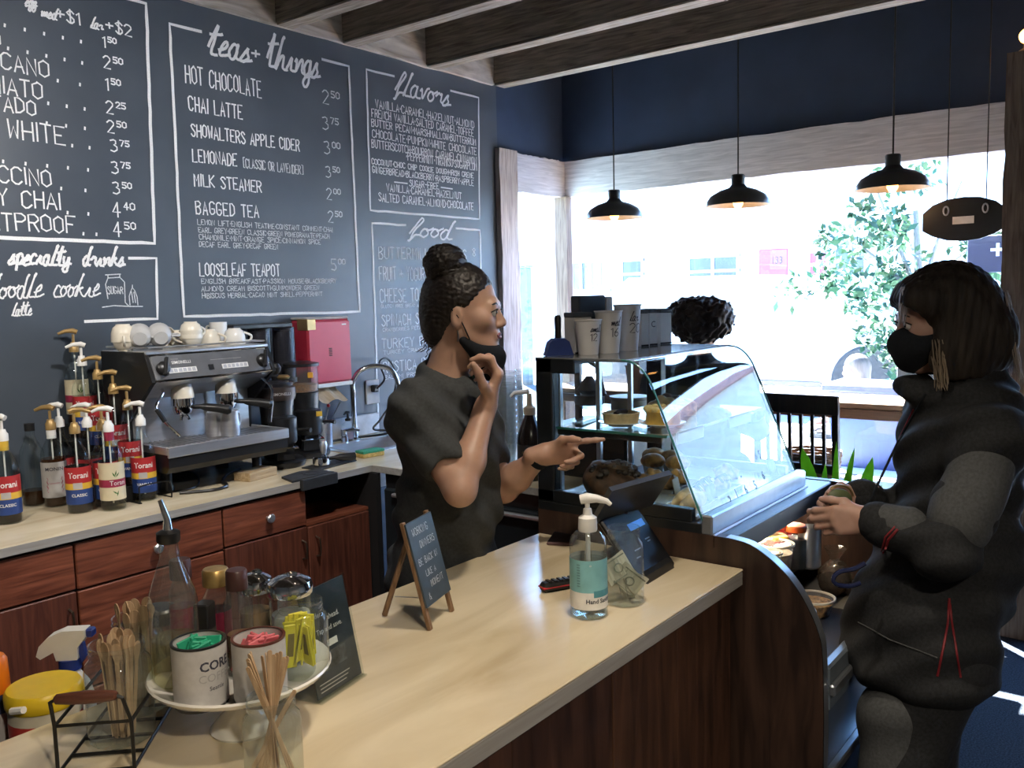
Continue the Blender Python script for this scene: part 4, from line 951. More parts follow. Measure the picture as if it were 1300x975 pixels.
tag(G().tube(catmull([(2.995, 3.16, 1.15), (2.99, 3.10, 1.20), (2.96, 3.10, 1.28), (3.04, 3.12, 1.29), (3.09, 3.12, 1.2), (3.05, 3.12, 1.08), (2.97, 3.12, 1.0), (2.93, 3.13, .96), (2.98, 3.12, .945), (3.0, 3.05, .945), (2.90, 3.05, .94), (2.76, 3.14, CT+.008), (2.68, 3.15, CT+.006)], 6), .0055, 8).build('tap_cable', m_blackplastic), 'black cable looping from the wall outlet behind the tap', 'cable')
# ================================================================== front counter
FT = .92
fc = thing('front_counter', 'service counter with cream marbled top and dark plank front', 'counter', (0, 0, 0))
FX0, FX1, FY0, FY1 = -.35, 1.945, .822, 1.422
G().box(FX0, FX1, FY0, FY1, FT-.006, FT, b=.002).build('worktop', m_top, fc)
G().box(FX0+.002, FX1-.001, FY0+.001, FY1-.001, FT-.04, FT-.0062, b=.002).build('worktop_edge', m_edge, fc)
m_plank = [wood('walnut_plank_%d' % k, c1, c2, .5, 4, 2, .25, stretch=9) for k, (c1, c2) in enumerate((((.030, .014, .009), (.105, .046, .026)), ((.024, .011, .008), (.085, .038, .022)), ((.034, .016, .010), (.125, .055, .030))))]
xs = [FX0+.03, .12, .45, .76, 1.074, 1.39, 1.66, 1.94]
for k in range(len(xs)-1): G().box(xs[k]+.0012, xs[k+1]-.0012, .852-.0015*(k % 2), .872, .0, FT-.041, b=.0015).build('plank', m_plank[k % 3], fc)
G().box(FX0+.03, 1.935, .874, 1.38, .03, FT-.041).build('carcass', m_dark, fc)
G().box(.0, .84, 1.381, 1.66, .765, .785, b=.002).build('rear_shelf', m_dark, fc)
for x in (.02, .82): G().box(x-.01, x+.01, 1.381, 1.64, 0, .765).build('shelf_bracket', m_dark, fc)
RS = .7855
ft = lambda u, v: tuple(onz(u, v, FT))
m_clear2 = glass('jar_glass', (.86, .90, .89), 1.75, .04, .035)
# ------------------------------------------------------------------ cleaning things on the rear shelf
t = thing('wipes_tub', 'round tub of wipes with yellow lid behind the counter', 'tub', (.632, 1.50, RS))
G().lathe([(.055, 0), (.056, .004), (.056, .135), (.053, .14)], 28).build('tub_body', mat('pale_tub', (.55, .50, .38), .4, var=.05), t)
G().lathe([(.0566, .085), (.0566, .118)], 28, cap=False).build('red_band', mat('tub_red', (.50, .05, .04), .4), t)
G().lathe([(.0566, .02), (.0566, .085)], 28, cap=False).build('label_band', mat('tub_orange', (.55, .28, .10), .5, var=.4, scale=40), t)
G().lathe([(.058, .138), (.060, .142), (.060, .162), (.056, .168), (0, .170)], 28).build('lid', mat('yellow_lid', (.72, .50, .02), .35, var=.03), t)
G().tube([(-.06, -.02, .150), (-.052, -.045, .156)], .006, 8).build('lid_tab', m_whiteplastic, t)
t = thing('spray_bottle', 'white trigger spray bottle with blue nozzle behind the wipes tub', 'bottle', (.712, 1.575, RS))
G().lathe([(.035, 0), (.038, .006), (.038, .09), (.030, .12), (.015, .145), (.014, .155)], 22).build('bottle_body', m_whiteplastic, t)
G().lathe([(.019, .148), (.019, .168)], 16).build('collar', mat('blue_plastic', (.02, .04, .22), .35), t)
MS = Matrix.Rotation(R(-48), 4, 'Z')
G().prism([(-.052, .178), (-.045, .172), (-.022, .184), (-.018, .168), (.018, .168), (.020, .190), (.034, .208), (.034, .222), (-.005, .222), (-.030, .212), (-.046, .196)], -.014, .014, 1, MS).build('trigger_head', m_whiteplastic, t)
G().box(.033, .047, -.009, .009, .206, .222, b=.003, M=MS).build('nozzle', mat('blue_plastic', (0, 0, 0)), t)
G().prism([(.016, .196), (.026, .196), (.030, .170), (.022, .158)], -.006, .006, 1, MS).build('trigger', mat('blue_plastic', (0, 0, 0)), t)
t = thing('orange_capped_bottle', 'bottle with orange cap at the left edge behind the counter', 'bottle', (.585, 1.585, RS))
G().lathe([(.030, 0), (.032, .005), (.032, .13), (.026, .15)], 20).build('bottle_body', mat('navy_bottle', (.02, .03, .08), .35), t)
G().lathe([(.0325, .03), (.0325, .12)], 20, cap=False).build('label_band', m_lab['grey'], t)
G().lathe([(.027, .15), (.028, .153), (.026, .205), (.022, .212), (0, .213)], 20).build('cap', mat('orange_cap', (.80, .20, .01), .35, var=.03), t)

# ------------------------------------------------------------------ wire caddy with jars of wooden spoons
m_stick = wood('birch_stick', (.34, .21, .11), (.62, .45, .28), .6, 8, 2, .1)
def mason_jar(t, r=.041, h=.135, m=None):
    prof = [(0, .002), (r*.82, 0), (r*.95, .004), (r, .014), (r, h*.72), (r*.96, h*.80), (r*.80, h*.86), (r*.80, h*.88), (r*.84, h*.885), (r*.84, h*.895), (r*.80, h*.90), (r*.80, h*.935), (r*.84, h*.94), (r*.84, h*.95), (r*.80, h*.955), (r*.80, h*.985), (r*.83, h), (r*.78, h)]
    return G().lathe(prof, 26, cap=False).build('jar_glass', m or m_clear2, t)
stick_me = None
def wooden_spoon(parent_loc, dx, dy, ang, L, label, tip=True, grp='wooden spoons in the caddy jars'):
    """a flat stick standing in a jar: foot offset (-dx), head offset (+dx)"""
    o = thing('wooden_spoon' if tip else 'coffee_stirrer', label, 'spoon' if tip else 'stirrer', parent_loc, 0, grp)
    w_ = .0032; head = .009 if tip else w_; out = []
    out = [(-w_, 0), (w_, 0), (w_*1.1, L-.03)]
    if tip: out += [(head*math.cos(R(a)), L-.011+.012*math.sin(R(a))) for a in range(-40, 221, 20)]
    else: out += [(w_*math.cos(R(a)), L-.003+.003*math.sin(R(a))) for a in range(0, 181, 45)]
    out += [(-w_*1.1, L-.03)]
    fx, fy = (-dx, -dy) if not tip else (dx*.55, dy*.55)
    d = Vector((dx-fx, dy-fy, L)).normalized(); q = d.to_track_quat('Z', 'Y').to_matrix().to_4x4() @ Matrix.Rotation(ang, 4, 'Z')
    G().prism(out, -.0008, .0008, 1, Matrix.Translation((fx, fy, .006)) @ q).build('blade', m_stick, o)
    return o
def sticks_in(loc, n, r, L, seed, what, tip=True, lean=None, grp=None):
    rn = random.Random(seed)
    for k in range(n):
        a = 2*PI*k/n+rn.uniform(-.2, .2); q = r*rn.uniform(.35, .95)
        dx, dy = q*math.cos(a), q*math.sin(a)
        if lean: dx, dy = lean[k % len(lean)][0]+rn.uniform(-.004, .004), lean[k % len(lean)][1]+rn.uniform(-.004, .004)
        wooden_spoon((loc[0], loc[1], loc[2]), dx*.95, dy*.95, rn.uniform(-.9, .9), L*rn.uniform(.92, 1.04), what, tip, grp or 'wooden spoons')
t = thing('mason_jar', 'open glass jar crammed with wooden spoons in the wire caddy, nearest', 'jar', (.640, 1.262, FT+.008)); mason_jar(t, .048, .150)
sticks_in((.640, 1.262, FT+.008), 26, .034, .155, 4, 'flat wooden spoon standing in the nearest caddy jar', grp='spoons in the nearest caddy jar')
t = thing('mason_jar', 'open glass jar of wooden spoons at the far end of the wire caddy', 'jar', (.708, 1.330, FT+.008)); mason_jar(t, .043, .155)
sticks_in((.708, 1.330, FT+.008), 20, .030, .168, 5, 'flat wooden spoon standing in the far caddy jar', grp='spoons in the far caddy jar')
cd_ = thing('wire_caddy', 'black wire caddy with a turned wooden handle around two jars', 'caddy', (.57, 1.206, FT), R(44))
LX, HY = .25, .052
def wire(parent, pts, closed=False, name='wire', r=.0028): return G().tube(pts, r, 7, closed).build(name, m_wire, parent)
wire(cd_, [(0, -HY, .005), (LX, -HY, .005), (LX, HY, .005), (0, HY, .005)], True, 'base_ring')
wire(cd_, [(0, -HY, .075), (LX, -HY, .075), (LX, HY, .075), (0, HY, .075)], True, 'top_ring')
for k in range(4): wire(cd_, [(.05+k*.05, -HY, .005), (.05+k*.05, HY, .005)], name='base_wire')
for x in (0, LX):
    sg_ = -1 if x == 0 else 1
    for s_ in (-1, 1): wire(cd_, [(x, s_*HY, .003), (x, s_*HY, .075), (x+sg_*.018, s_*HY*.92, .118), (x+sg_*.018, s_*HY*.75, .122)], name='upright')
    g = G(); M = Matrix.Translation((x+sg_*.018, -.042, .122)) @ Matrix.Rotation(-PI/2, 4, 'X')
    g.lathe([(.004, 0), (.007, .003), (.0085, .02), (.0095, .042), (.0085, .064), (.007, .081), (.004, .084)], 14, M); g.build('handle', wood('dark_turned_wood', (.05, .016, .010), (.14, .05, .03), .45, 8, 1), cd_)
t = thing('black_lidded_jar', 'glass jar with glossy black lid behind the caddy', 'jar', (.772, 1.372, FT)); mason_jar(t, .030, .13)
G().lathe([(.031, .125), (.032, .128), (.032, .146), (.028, .150), (0, .151)], 22).build('lid', m_blackplastic, t)
G().lathe([(0, .004), (.027, .006), (.027, .09), (0, .092)], 18).build('contents', mat('cocoa', (.03, .014, .008), .8), t)

# ------------------------------------------------------------------ cake stand and what stands on it
cs = thing('cake_stand', 'white footed cake stand holding sugar and syrup', 'cake stand', (.776, 1.148, FT))
PZ = FT+.088
G().lathe([(0, .070), (.05, .070), (.10, .076), (.132, .090), (.138, .098), (.136, .101), (.128, .094), (.10, .082), (.05, .0805), (0, .0805)], 44, cap=False).build('plate', m_white, cs)
G().lathe([(.050, 0), (.052, .004), (.040, .018), (.022, .035), (.018, .055), (.030, .071), (0, .071)], 30).build('foot', m_white, cs)
PZ = FT+.0812
t = thing('syrup_pourer', 'tall clear glass bottle with a steel pourer on the cake stand', 'bottle', (.706, 1.212, PZ))
G().lathe([(0, .002), (.032, 0), (.036, .005), (.036, .115), (.0355, .118), (.0365, .122), (.0365, .130), (.033, .148), (.022, .178), (.0145, .200), (.0135, .222), (.0160, .224), (.0160, .232), (.013, .234)], 28, cap=False).build('glass_body', m_clear2, t)
G().lathe([(0, .004), (.0335, .006), (.0335, .075), (0, .075)], 22, cap=False).build('syrup', glass('simple_syrup', (.72, .68, .48), 1.33, .03, .12, (.5, .45, .25)), t)
G().lathe([(.0150, .222), (.0175, .226), (.0175, .238), (.010, .242), (0, .243)], 18).build('stopper', m_blackplastic, t)
G().tube([(0, 0, .24), (0, 0, .258), (-.006, .006, .288)], [.0075, .0055, .0035], 10).build('pour_spout', m_chrome, t)
m_enamel = mat('stoneware_grey', (.50, .485, .47), .55, var=.05, scale=90, bump=.05)
def mug(loc, label, rim_m, fillm, n, seed, text, what):
    t = thing('sugar_mug', label, 'mug', loc)
    G().lathe([(0, 0), (.036, 0), (.0385, .006), (.0385, .092), (.0355, .092), (.0355, .006), (0, .005)], 32, cap=False).build('mug_body', m_enamel, t)
    G().lathe([(.0352, .0915), (.0390, .0915), (.0390, .0945), (.0352, .0945)], 32, cap=False).build('rim', rim_m, t)
    G().lathe([(.0387, .0), (.0389, .004)], 32, cap=False).build('base_ring', m_blackplastic, t)
    a0 = math.atan2(-loc[1], -loc[0])
    if text:
        printed('CORE', .019, m_lab['ink'], t, cyl=(.0388, .060, a0+.62), bold=.0005)
        printed('COFFEE', .017, mat('pale_print', (.36, .35, .34), .6), t, cyl=(.0388, .043, a0+.66))
        printed('Seattle', .009, m_lab['ink'], t, cyl=(.0388, .030, a0+.60))
    rn = random.Random(seed)
    for k in range(n):
        M = Matrix.Translation((rn.uniform(-.017, .017), rn.uniform(-.017, .017), .068+rn.uniform(0, .012))) @ Matrix.Rotation(rn.uniform(0, 6.28), 4, 'Z') @ Matrix.Rotation(rn.uniform(-.5, .5), 4, 'X') @ Matrix.Rotation(rn.uniform(-.3, .3), 4, 'Y')
        o = G().box(-.016, .016, -.0018, .0018, -.03, .018, b=.0012, M=M).build('sugar_packet', fillm, None, loc)
        tag(o, what, 'packet', what.split(' packet')[0]+' packets')
mug((.691, 1.124, PZ), 'grey stoneware mug of green sweetener packets with dark lettering', m_blackplastic, mat('green_paper', (.02, .34, .19), .5, var=.1), 12, 2, True, 'green sweetener packet standing in the lettered grey mug')
mug((.750, 1.063, PZ), 'grey stoneware mug of pink sweetener packets', mat('brown_rim', (.10, .03, .02), .4), mat('pink_paper', (.62, .14, .16), .5, var=.12), 12, 3, False, 'pink sweetener packet standing in the plain grey mug')
t = thing('mason_jar', 'glass jar of yellow sweetener packets on the cake stand', 'jar', (.834, 1.070, PZ+.006)); mason_jar(t, .041, .116)
rn = random.Random(8); m_yel = mat('yellow_paper', (.78, .70, .04), .5, var=.05); m_yel2 = mat('yellow_print', (.20, .16, .03), .6)
for k in range(14):
    r_ = .022*math.sqrt(rn.random()); a = rn.uniform(0, 6.28)
    M = Matrix.Translation((r_*math.cos(a), r_*math.sin(a), .046+rn.uniform(0, .016))) @ Matrix.Rotation(rn.uniform(0, 6.28), 4, 'Z') @ Matrix.Rotation(rn.uniform(-.18, .18), 4, 'X') @ Matrix.Rotation(rn.uniform(-.2, .2), 4, 'Y')
    o = G().box(-.012, .012, -.0014, .0014, -.034, .034, b=.001, M=M).build('sugar_packet', m_yel, None, (.834, 1.070, PZ+.006)); tag(o, 'yellow sweetener packet standing in the glass jar', 'packet', 'yellow sweetener packets')
    G().box(-.005, .005, -.0018, .0018, -.016, .02, M=M).build('packet_print', m_yel2, o)
def pourer(loc, label, r, h, fm):
    t = thing('sugar_pourer', label, 'shaker', loc)
    G().lathe([(0, .002), (r*.9, 0), (r, .006), (r*.93, h*.5), (r*.93, h*.8)], 24, cap=False).build('glass_body', m_clear2, t)
    G().lathe([(0, .004), (r*.85, .006), (r*.84, h*.55), (0, h*.57)], 20, cap=False).build('sugar', fm, t)
    G().lathe([(r*1.0, h*.78), (r*1.04, h*.80), (r*1.04, h*.87), (r*.95, h*.93), (r*.55, h*.985), (0, h)], 26).build('lid', m_chrome, t)
    G().tube([(0, 0, h*.985), (.006, -.002, h*1.0), (.012, -.004, h*.99)], [.007, .006, .004], 8).build('flap', m_chrome, t)
pourer((.869, 1.140, PZ), 'glass sugar pourer with domed chrome lid behind the yellow packets', .036, .140, mat('white_sugar', (.78, .76, .72), .8))
pourer((.848, 1.205, PZ), 'smaller glass pourer with chrome lid behind the spice bottle', .029, .138, mat('brown_sugar', (.30, .18, .09), .8))
def spice(loc, label, capm, capw, body, bh, h, lab):
    t = thing('spice_bottle', label, 'bottle', loc)
    G().lathe([(0, .001), (body*.95, 0), (body, .004), (body, bh), (body*.6, bh+.018), (body*.58, bh+.025)], 20, cap=False).build('glass_body', m_clear2, t)
    G().lathe([(0, .003), (body*.85, .005), (body*.85, bh*.55), (0, bh*.56)], 16, cap=False).build('spice', mat('cinnamon', (.16, .07, .03), .9), t)
    G().lathe([(capw, bh+.020), (capw*1.02, bh+.024), (capw, h-.003), (capw*.9, h), (0, h)], 20).build('cap', capm, t)
    if lab: G().lathe([(body+.0004, .015), (body+.0004, bh*.8)], 20, cap=False).build('label', m_lab[lab], t)
m_cap = mat('brown_cap', (.055, .022, .018), .4)
spice((.789, 1.166, PZ), 'clear square-shouldered spice bottle with brown cap in the middle of the cake stand', m_cap, .0165, .022, .115, .166, None)
spice((.752, 1.262, PZ), 'brown-capped spice bottle behind the tall pourer', m_cap, .0165, .020, .125, .176, 'plum')
spice((.800, 1.240, PZ), 'spice jar with worn gold lid at the back of the cake stand', mat('gold_lid', (.50, .33, .12), .35, .7, var=.3), .021, .022, .105, .152, 'plum')
t = thing('cocoa_tin', 'slim black box between the spice bottles', 'box', (.760, 1.214, PZ), R(30))
G().box(-.014, .014, -.012, .012, 0, .112, b=.002).build('box_body', m_blackplastic, t); G().box(-.012, .012, -.0124, -.0119, .02, .07).build('label_panel', mat('dim_print', (.05, .045, .04), .5), t)
# jar of stirrers at the lower edge
jl = (.690, .958, FT)
t = thing('mason_jar', 'open glass jar of coffee stirrers at the lower edge of the picture', 'jar', jl); mason_jar(t, .039, .135)
rn = random.Random(21)
for k in range(9): wooden_spoon(jl, -.026+k*.0022+rn.uniform(-.002, .002), .018+k*.0022-.004, .9+rn.uniform(-.1, .1), .185+.004*(k % 4), 'thin wooden stirrer leaning left in the front jar', False, 'stirrers leaning left')
for k in range(8): wooden_spoon(jl, .0+k*.0036-.004, .008-k*.0036, .9+rn.uniform(-.1, .1), .186+.003*(k % 3), 'thin wooden stirrer standing upright in the front jar', False, 'upright stirrers')
wooden_spoon(jl, .034, -.030, .9, .155, 'single stirrer leaning far right in the front jar', False, 'lone stirrer')

# ------------------------------------------------------------------ flyer in an acrylic holder
a_ = np.array(ft(404, 893)); b_ = np.array(ft(459, 857)); mid = (a_+b_)/2; az = math.atan2(b_[1]-a_[1], b_[0]-a_[0])
fl = thing('flyer_holder', 'clear acrylic holder with a dark printed flyer beside the cake stand', 'sign', tuple(mid), az)
wf = np.linalg.norm((b_-a_)[:2])/2; ML = Matrix.Translation((0, 0, .004)) @ Matrix.Rotation(R(-11), 4, 'X')
G().box(-wf, wf, -.0012, .0012, 0, .178, b=.0005, M=ML).build('flyer', mat('slate_print', (.035, .045, .06), .35, var=.5, scale=14), fl)
G().box(-wf-.003, wf+.003, -.0035, -.0020, -.003, .181, M=ML).build('front_sheet', m_clear, fl)
G().box(-wf-.003, wf+.003, -.010, .065, .0, .003).build('base_sheet', m_clear, fl)
for k, (tx, sz, x, z) in enumerate((('Order', .013, -.048, .128), ('ahead.', .013, -.002, .118), ('Tap and save.', .0125, -.034, .100))): printed(tx, sz, m_lab['white'], fl, M=ML @ Matrix.Translation((x, -.0016, z)))
G().box(-.012, .014, -.0018, -.0013, .074, .085, M=ML).build('print_button', m_lab['white'], fl)
for k in range(3): G().box(-.05, .030-.006*k, -.0018, -.0013, .020-k*.006, .0215-k*.006, M=ML).build('print_line', m_lab['grey'], fl)
G().box(-.02, .03, -.0017, -.0013, .038, .066, M=ML).build('print_picture', mat('print_figure', (.09, .10, .12), .4, var=.8, scale=30), fl)

# ------------------------------------------------------------------ small chalk easel
a_ = np.array(ft(547, 799)); b_ = np.array(ft(573, 777)); mid = (a_+b_)/2; az = math.atan2(b_[1]-a_[1], b_[0]-a_[0])
ez = thing('chalk_easel', 'small wooden easel chalkboard standing on the counter', 'easel', tuple(mid), az)
we = np.linalg.norm((b_-a_)[:2])/2+.003; m_ez = wood('easel_wood', (.13, .07, .035), (.30, .18, .10), .55, 8, 2)
MF = Matrix.Rotation(R(-14), 4, 'X')
for x in (-we, we): G().box(x-.006, x+.006, -.004, .004, 0, .222, b=.001, M=MF).build('leg', m_ez, ez)
bd = G().box(-we-.005, we+.005, -.009, -.0045, .045, .218, b=.001, M=MF).build('board', mat('easel_slate', (.045, .065, .085), .35, var=.15, scale=20), ez)
hz = .215*math.cos(R(14)); hy = .215*math.sin(R(14))
G().tube([(-.006, hy+.002, hz-.004), (-.012, .125, .003)], .006, 6).build('prop_leg', m_ez, ez)
G().tube([(-.01, .10, .045), (0, .012, .045)], .0012, 5).build('string', m_lab['grey'], ez)
for k, (tx, z, sz, x) in enumerate((('WORKING', .188, .015, -.042), ('DINNERS', .160, .014, -.022), ('BE BACK IN', .128, .013, -.046), ('LIKE A', .102, .012, -.028), ('MOMENT', .078, .013, -.018))):
    pl, L = strokes(tx, sz, False, .5, .25)
    o = ribbons([[(p[0], p[1]) for p in q] for q in pl], .0012); g2 = G(); g2.add(o.v, o.f, MF @ Matrix.Translation((x, -.0095, z))); g2.build('chalk_lettering', m_chalk_thin, bd)
pl, L = strokes('&', .014, False, .6); o = ribbons(pl, .0012); g2 = G(); g2.add(o.v, o.f, MF @ Matrix.Translation((-.04, -.0095, .056))); g2.build('chalk_lettering', m_chalk_thin, bd)

# ------------------------------------------------------------------ sanitiser, tip jar, till, phone
sp = ft(748, 780)
t = thing('sanitizer_bottle', 'clear pump bottle of hand sanitizer with teal and white label', 'bottle', sp)
G().lathe([(0, .002), (.034, 0), (.0385, .005), (.0385, .150), (.036, .165), (.026, .176), (.016, .180), (.016, .186)], 32, cap=False).build('bottle_body', m_clear2, t)
G().lathe([(0, .004), (.036, .006), (.036, .118), (0, .118)], 24, cap=False).build('gel', glass('sanitizer_gel', (.90, .94, .94), 1.33, .02), t)
a0 = math.atan2(-sp[1], -sp[0])
def band2(parent, r, z0, z1, arc_, m, name):
    vs = []; n = 24
    for z in (z0, z1):
        for k in range(n+1): a = a0+R(arc_[0]+(arc_[1]-arc_[0])*k/n); vs.append((r*math.cos(a), r*math.sin(a), z))
    g = G(); g.add(vs, [(k, k+1, n+2+k, n+1+k) for k in range(n)]); g.smooth = True
    return g.build(name, m, parent)
lb = band2(t, .0389, .022, .125, (-170, 170), m_lab['white'], 'label')
band2(lb, .0391, .058, .125, (-170, 170), m_lab['teal'], 'label_field'); band2(lb, .0393, .048, .062, (15, 120), mat('deep_teal', (.08, .28, .34), .5), 'label_field')
printed('Hand Sanitizer', .0125, m_lab['ink'], lb, cyl=(.0393, .036, a0+.78), bold=.0003)
for k in range(9): printed('lorem'[:0]+'IIIIIII', .0042, m_lab['ink'], lb, cyl=(.0394, .070+k*.0055, a0-.55))
printed('o', .008, m_lab['white'], lb, cyl=(.0394, .113, a0+.10))
G().lathe([(.019, .178), (.020, .182), (.019, .206), (.010, .212), (.0085, .224), (.005, .226), (.005, .238), (0, .238)], 22).build('pump_collar', m_whiteplastic, t)
MH = Matrix.Rotation(R(-62), 4, 'Z')
g = G(); g.tube([tuple(MH @ Vector(p)) for p in ((-.014, 0, .243), (0, 0, .246), (.02, 0, .245), (.040, 0, .240), (.048, 0, .233))], [.010, .011, .008, .006, .004], 12); g.build('pump_head', m_whiteplastic, t)
G().cyl((0, 0, .01), (0, 0, .18), .005, seg=8).build('dip_tube', m_whiteplastic, t)
tj = ft(793, 764)
t = thing('tip_jar', 'glass jar with dollar bills used for tips beside the sanitizer', 'jar', tj); mason_jar(t, .042, .165)
m_bill = mat('banknote', (.50, .50, .40), .8, var=.06, scale=60); m_bill2 = mat('banknote_print', (.20, .22, .17), .8, var=.3, scale=120)
def bill(x, y, z, rz, rx, ry, label):
    o = thing('banknote', label, 'banknote', (tj[0]+x, tj[1]+y, tj[2]+z)); o.rotation_euler = (rx, ry, rz)
    g = G(); n = 8; vs = [(-.032+.064*i/n, .006*math.sin(i*.9+j), -.026+.052*j) for j in (0, 1) for i in range(n+1)]
    vs2 = [(a, b+.0008, c) for a, b, c in vs]; g.add(vs+vs2, [(i, i+1, n+2+i, n+1+i) for i in range(n)]+[(2*n+2+i, 2*n+3+i, 3*n+4+i, 3*n+3+i) for i in range(n)]); g.build('paper', m_bill, o)
    M = Matrix.Translation((0, -.0075, 0)) @ Matrix.Rotation(PI/2, 4, 'X'); G().lathe([(.008, 0), (.011, .0)], 18, M, cap=False).build('seal_print', m_bill2, o)
    for q in (-.021, .021): G().box(-.026, .026, -.0075, -.0070, q-.0015, q+.0015).build('border_print', m_bill2, o)
fz = math.atan2(tj[1], tj[0])-PI/2
bill(.002, -.012, .050, fz, .1, R(38), 'dollar bill leaning against the front of the tip jar'); bill(-.008, .012, .075, fz+.5, -.3, R(-25), 'crumpled dollar bill at the back of the tip jar'); bill(.012, .006, .036, fz-.8, .4, R(70), 'folded dollar bill at the bottom of the tip jar')
# till: customer display, merchant display and stand
pa = np.array(ft(816, 744)); pb = np.array(ft(858, 718)); mid = (pa+pb)/2; az = math.atan2(pb[1]-pa[1], pb[0]-pa[0])
till = thing('card_terminal', 'black card terminal with customer screen and tilted grey till screen', 'till', (mid[0], mid[1], FT), az)
wt = np.linalg.norm((pb-pa)[:2])/2
G().prism([(-.004, .0), (.0, .018), (.10, .05), (.13, .05), (.15, .0)], -wt*.8, wt*.8, 0).build('stand', m_blackplastic, till)
MD = Matrix.Translation((0, 0, .004)) @ Matrix.Rotation(R(-38), 4, 'X')
sc1 = G().box(-wt, wt, 0, .014, .0, .172, b=.004, M=MD).build('customer_screen', mat('black_glass', (.006, .006, .008), .3, var=.05, spec=.25), till)
G().box(-wt+.006, wt-.006, -.0008, .0, .024, .164, M=MD).build('screen_glass', mat('screen_glass', (.008, .009, .012), .35, spec=.2), sc1)
G().box(-.005, wt-.018, -.0014, -.0008, .118, .136, M=MD).build('blue_button', mat('screen_blue', (.03, .16, .55), .3, emit=.35), sc1)
for k, (x, z, l) in enumerate(((.03, .085, .022), (.034, .078, .014), (-.04, .072, .03), (-.05, .055, .02))): G().box(x, x+l, -.0014, -.0008, z, z+.003, M=MD).build('screen_text', mat('screen_text', (.28, .3, .34), .5), sc1)
G().box(-.02, .03, -.0016, -.0, .010, .013, M=MD).build('card_slot', m_lab['grey'], sc1)
z0, z1 = 1.045, 1.15
q0, q1, q2, q3 = [np.array(onz(u, v, z)) for u, v, z in ((755, 664, z0), (826, 645, z0), (853, 600, z1), (777, 626, z1))]
bc, tc = (q0+q1)/2, (q2+q3)/2; du = (q1-q0)/np.linalg.norm(q1-q0)+(q2-q3)/np.linalg.norm(q2-q3); du = du/np.linalg.norm(du)*.117
q0, q1, q2, q3 = bc-du, bc+du, tc+du, tc-du
g = G(); nrm = np.cross(q1-q0, q3-q0); nrm /= np.linalg.norm(nrm)
org = np.array([mid[0], mid[1], FT]); ca, sa = math.cos(-az), math.sin(-az)
loc_ = lambda p: (ca*(p[0]-org[0])-sa*(p[1]-org[1]), sa*(p[0]-org[0])+ca*(p[1]-org[1]), p[2]-org[2])
lo_ = [loc_(p) for p in (q0, q1, q2, q3)]; hi_ = [loc_(p-nrm*.012) for p in (q0, q1, q2, q3)]
g.add(lo_+hi_, [(0, 1, 2, 3), (4, 5, 6, 7), (0, 1, 5, 4), (1, 2, 6, 5), (2, 3, 7, 6), (3, 0, 4, 7)])
ms = g.build('till_screen', mat('gunmetal', (.085, .09, .10), .38, .5), till)
cc = np.array(loc_((q0+q1+q2+q3)/4)); ux = np.array(loc_(q1))-np.array(loc_(q0)); ux /= np.linalg.norm(ux); uy = np.array(loc_(q3))-np.array(loc_(q0)); uy /= np.linalg.norm(uy); un = np.cross(ux, uy)
g = G(); s_ = .012
ln = np.array(loc_(q0+nrm))-np.array(loc_(q0))
for k in range(2):
    r_ = s_*(1-.55*k); g2 = G(); g2.add([tuple(cc+ux*a*r_+uy*b*r_+ln*(.0006+.0004*k)) for a, b in ((-1, -1), (1, -1), (1, 1), (-1, 1))], [(0, 1, 2, 3)]); g2.build('maker_mark', m_blackplastic if k == 0 else mat('gunmetal', (0, 0, 0)), ms)
mb = (np.array(loc_(q0))+np.array(loc_(q1)))/2
G().tube([tuple(mb+np.array((0, .0, .012))), (mb[0]*.6, mb[1]*.75+.03, .06), (0, .11, .04)], .012, 10).build('screen_arm', m_blackplastic, till)
ph = ft(716, 684)
t = thing('phone', 'dark phone lying at the back right corner of the counter', 'phone', (ph[0], ph[1], FT), R(25))
G().box(-.07, .07, -.036, .036, 0, .009, b=.003).build('case', mat('rose_case', (.10, .05, .055), .4), t); G().box(-.066, .066, -.033, .033, .009, .0096).build('screen', mat('black_glass', (0, 0, 0)), t)
kn = ft(710, 748)
t = thing('box_cutter', 'black and red box cutter lying beside the sanitizer', 'knife', (kn[0], kn[1], FT), R(-28))
G().box(-.045, .05, -.014, .014, 0, .022, b=.006).build('grip', m_blackplastic, t); G().box(-.046, .051, -.0145, .0145, .009, .013, b=.001).build('red_stripe', mat('red_rubber', (.45, .02, .03), .5), t)
for k in range(5): G().box(-.03+k*.014, -.022+k*.014, -.011, .011, .0215, .0245, b=.001).build('grip_rib', m_blackplastic, t)
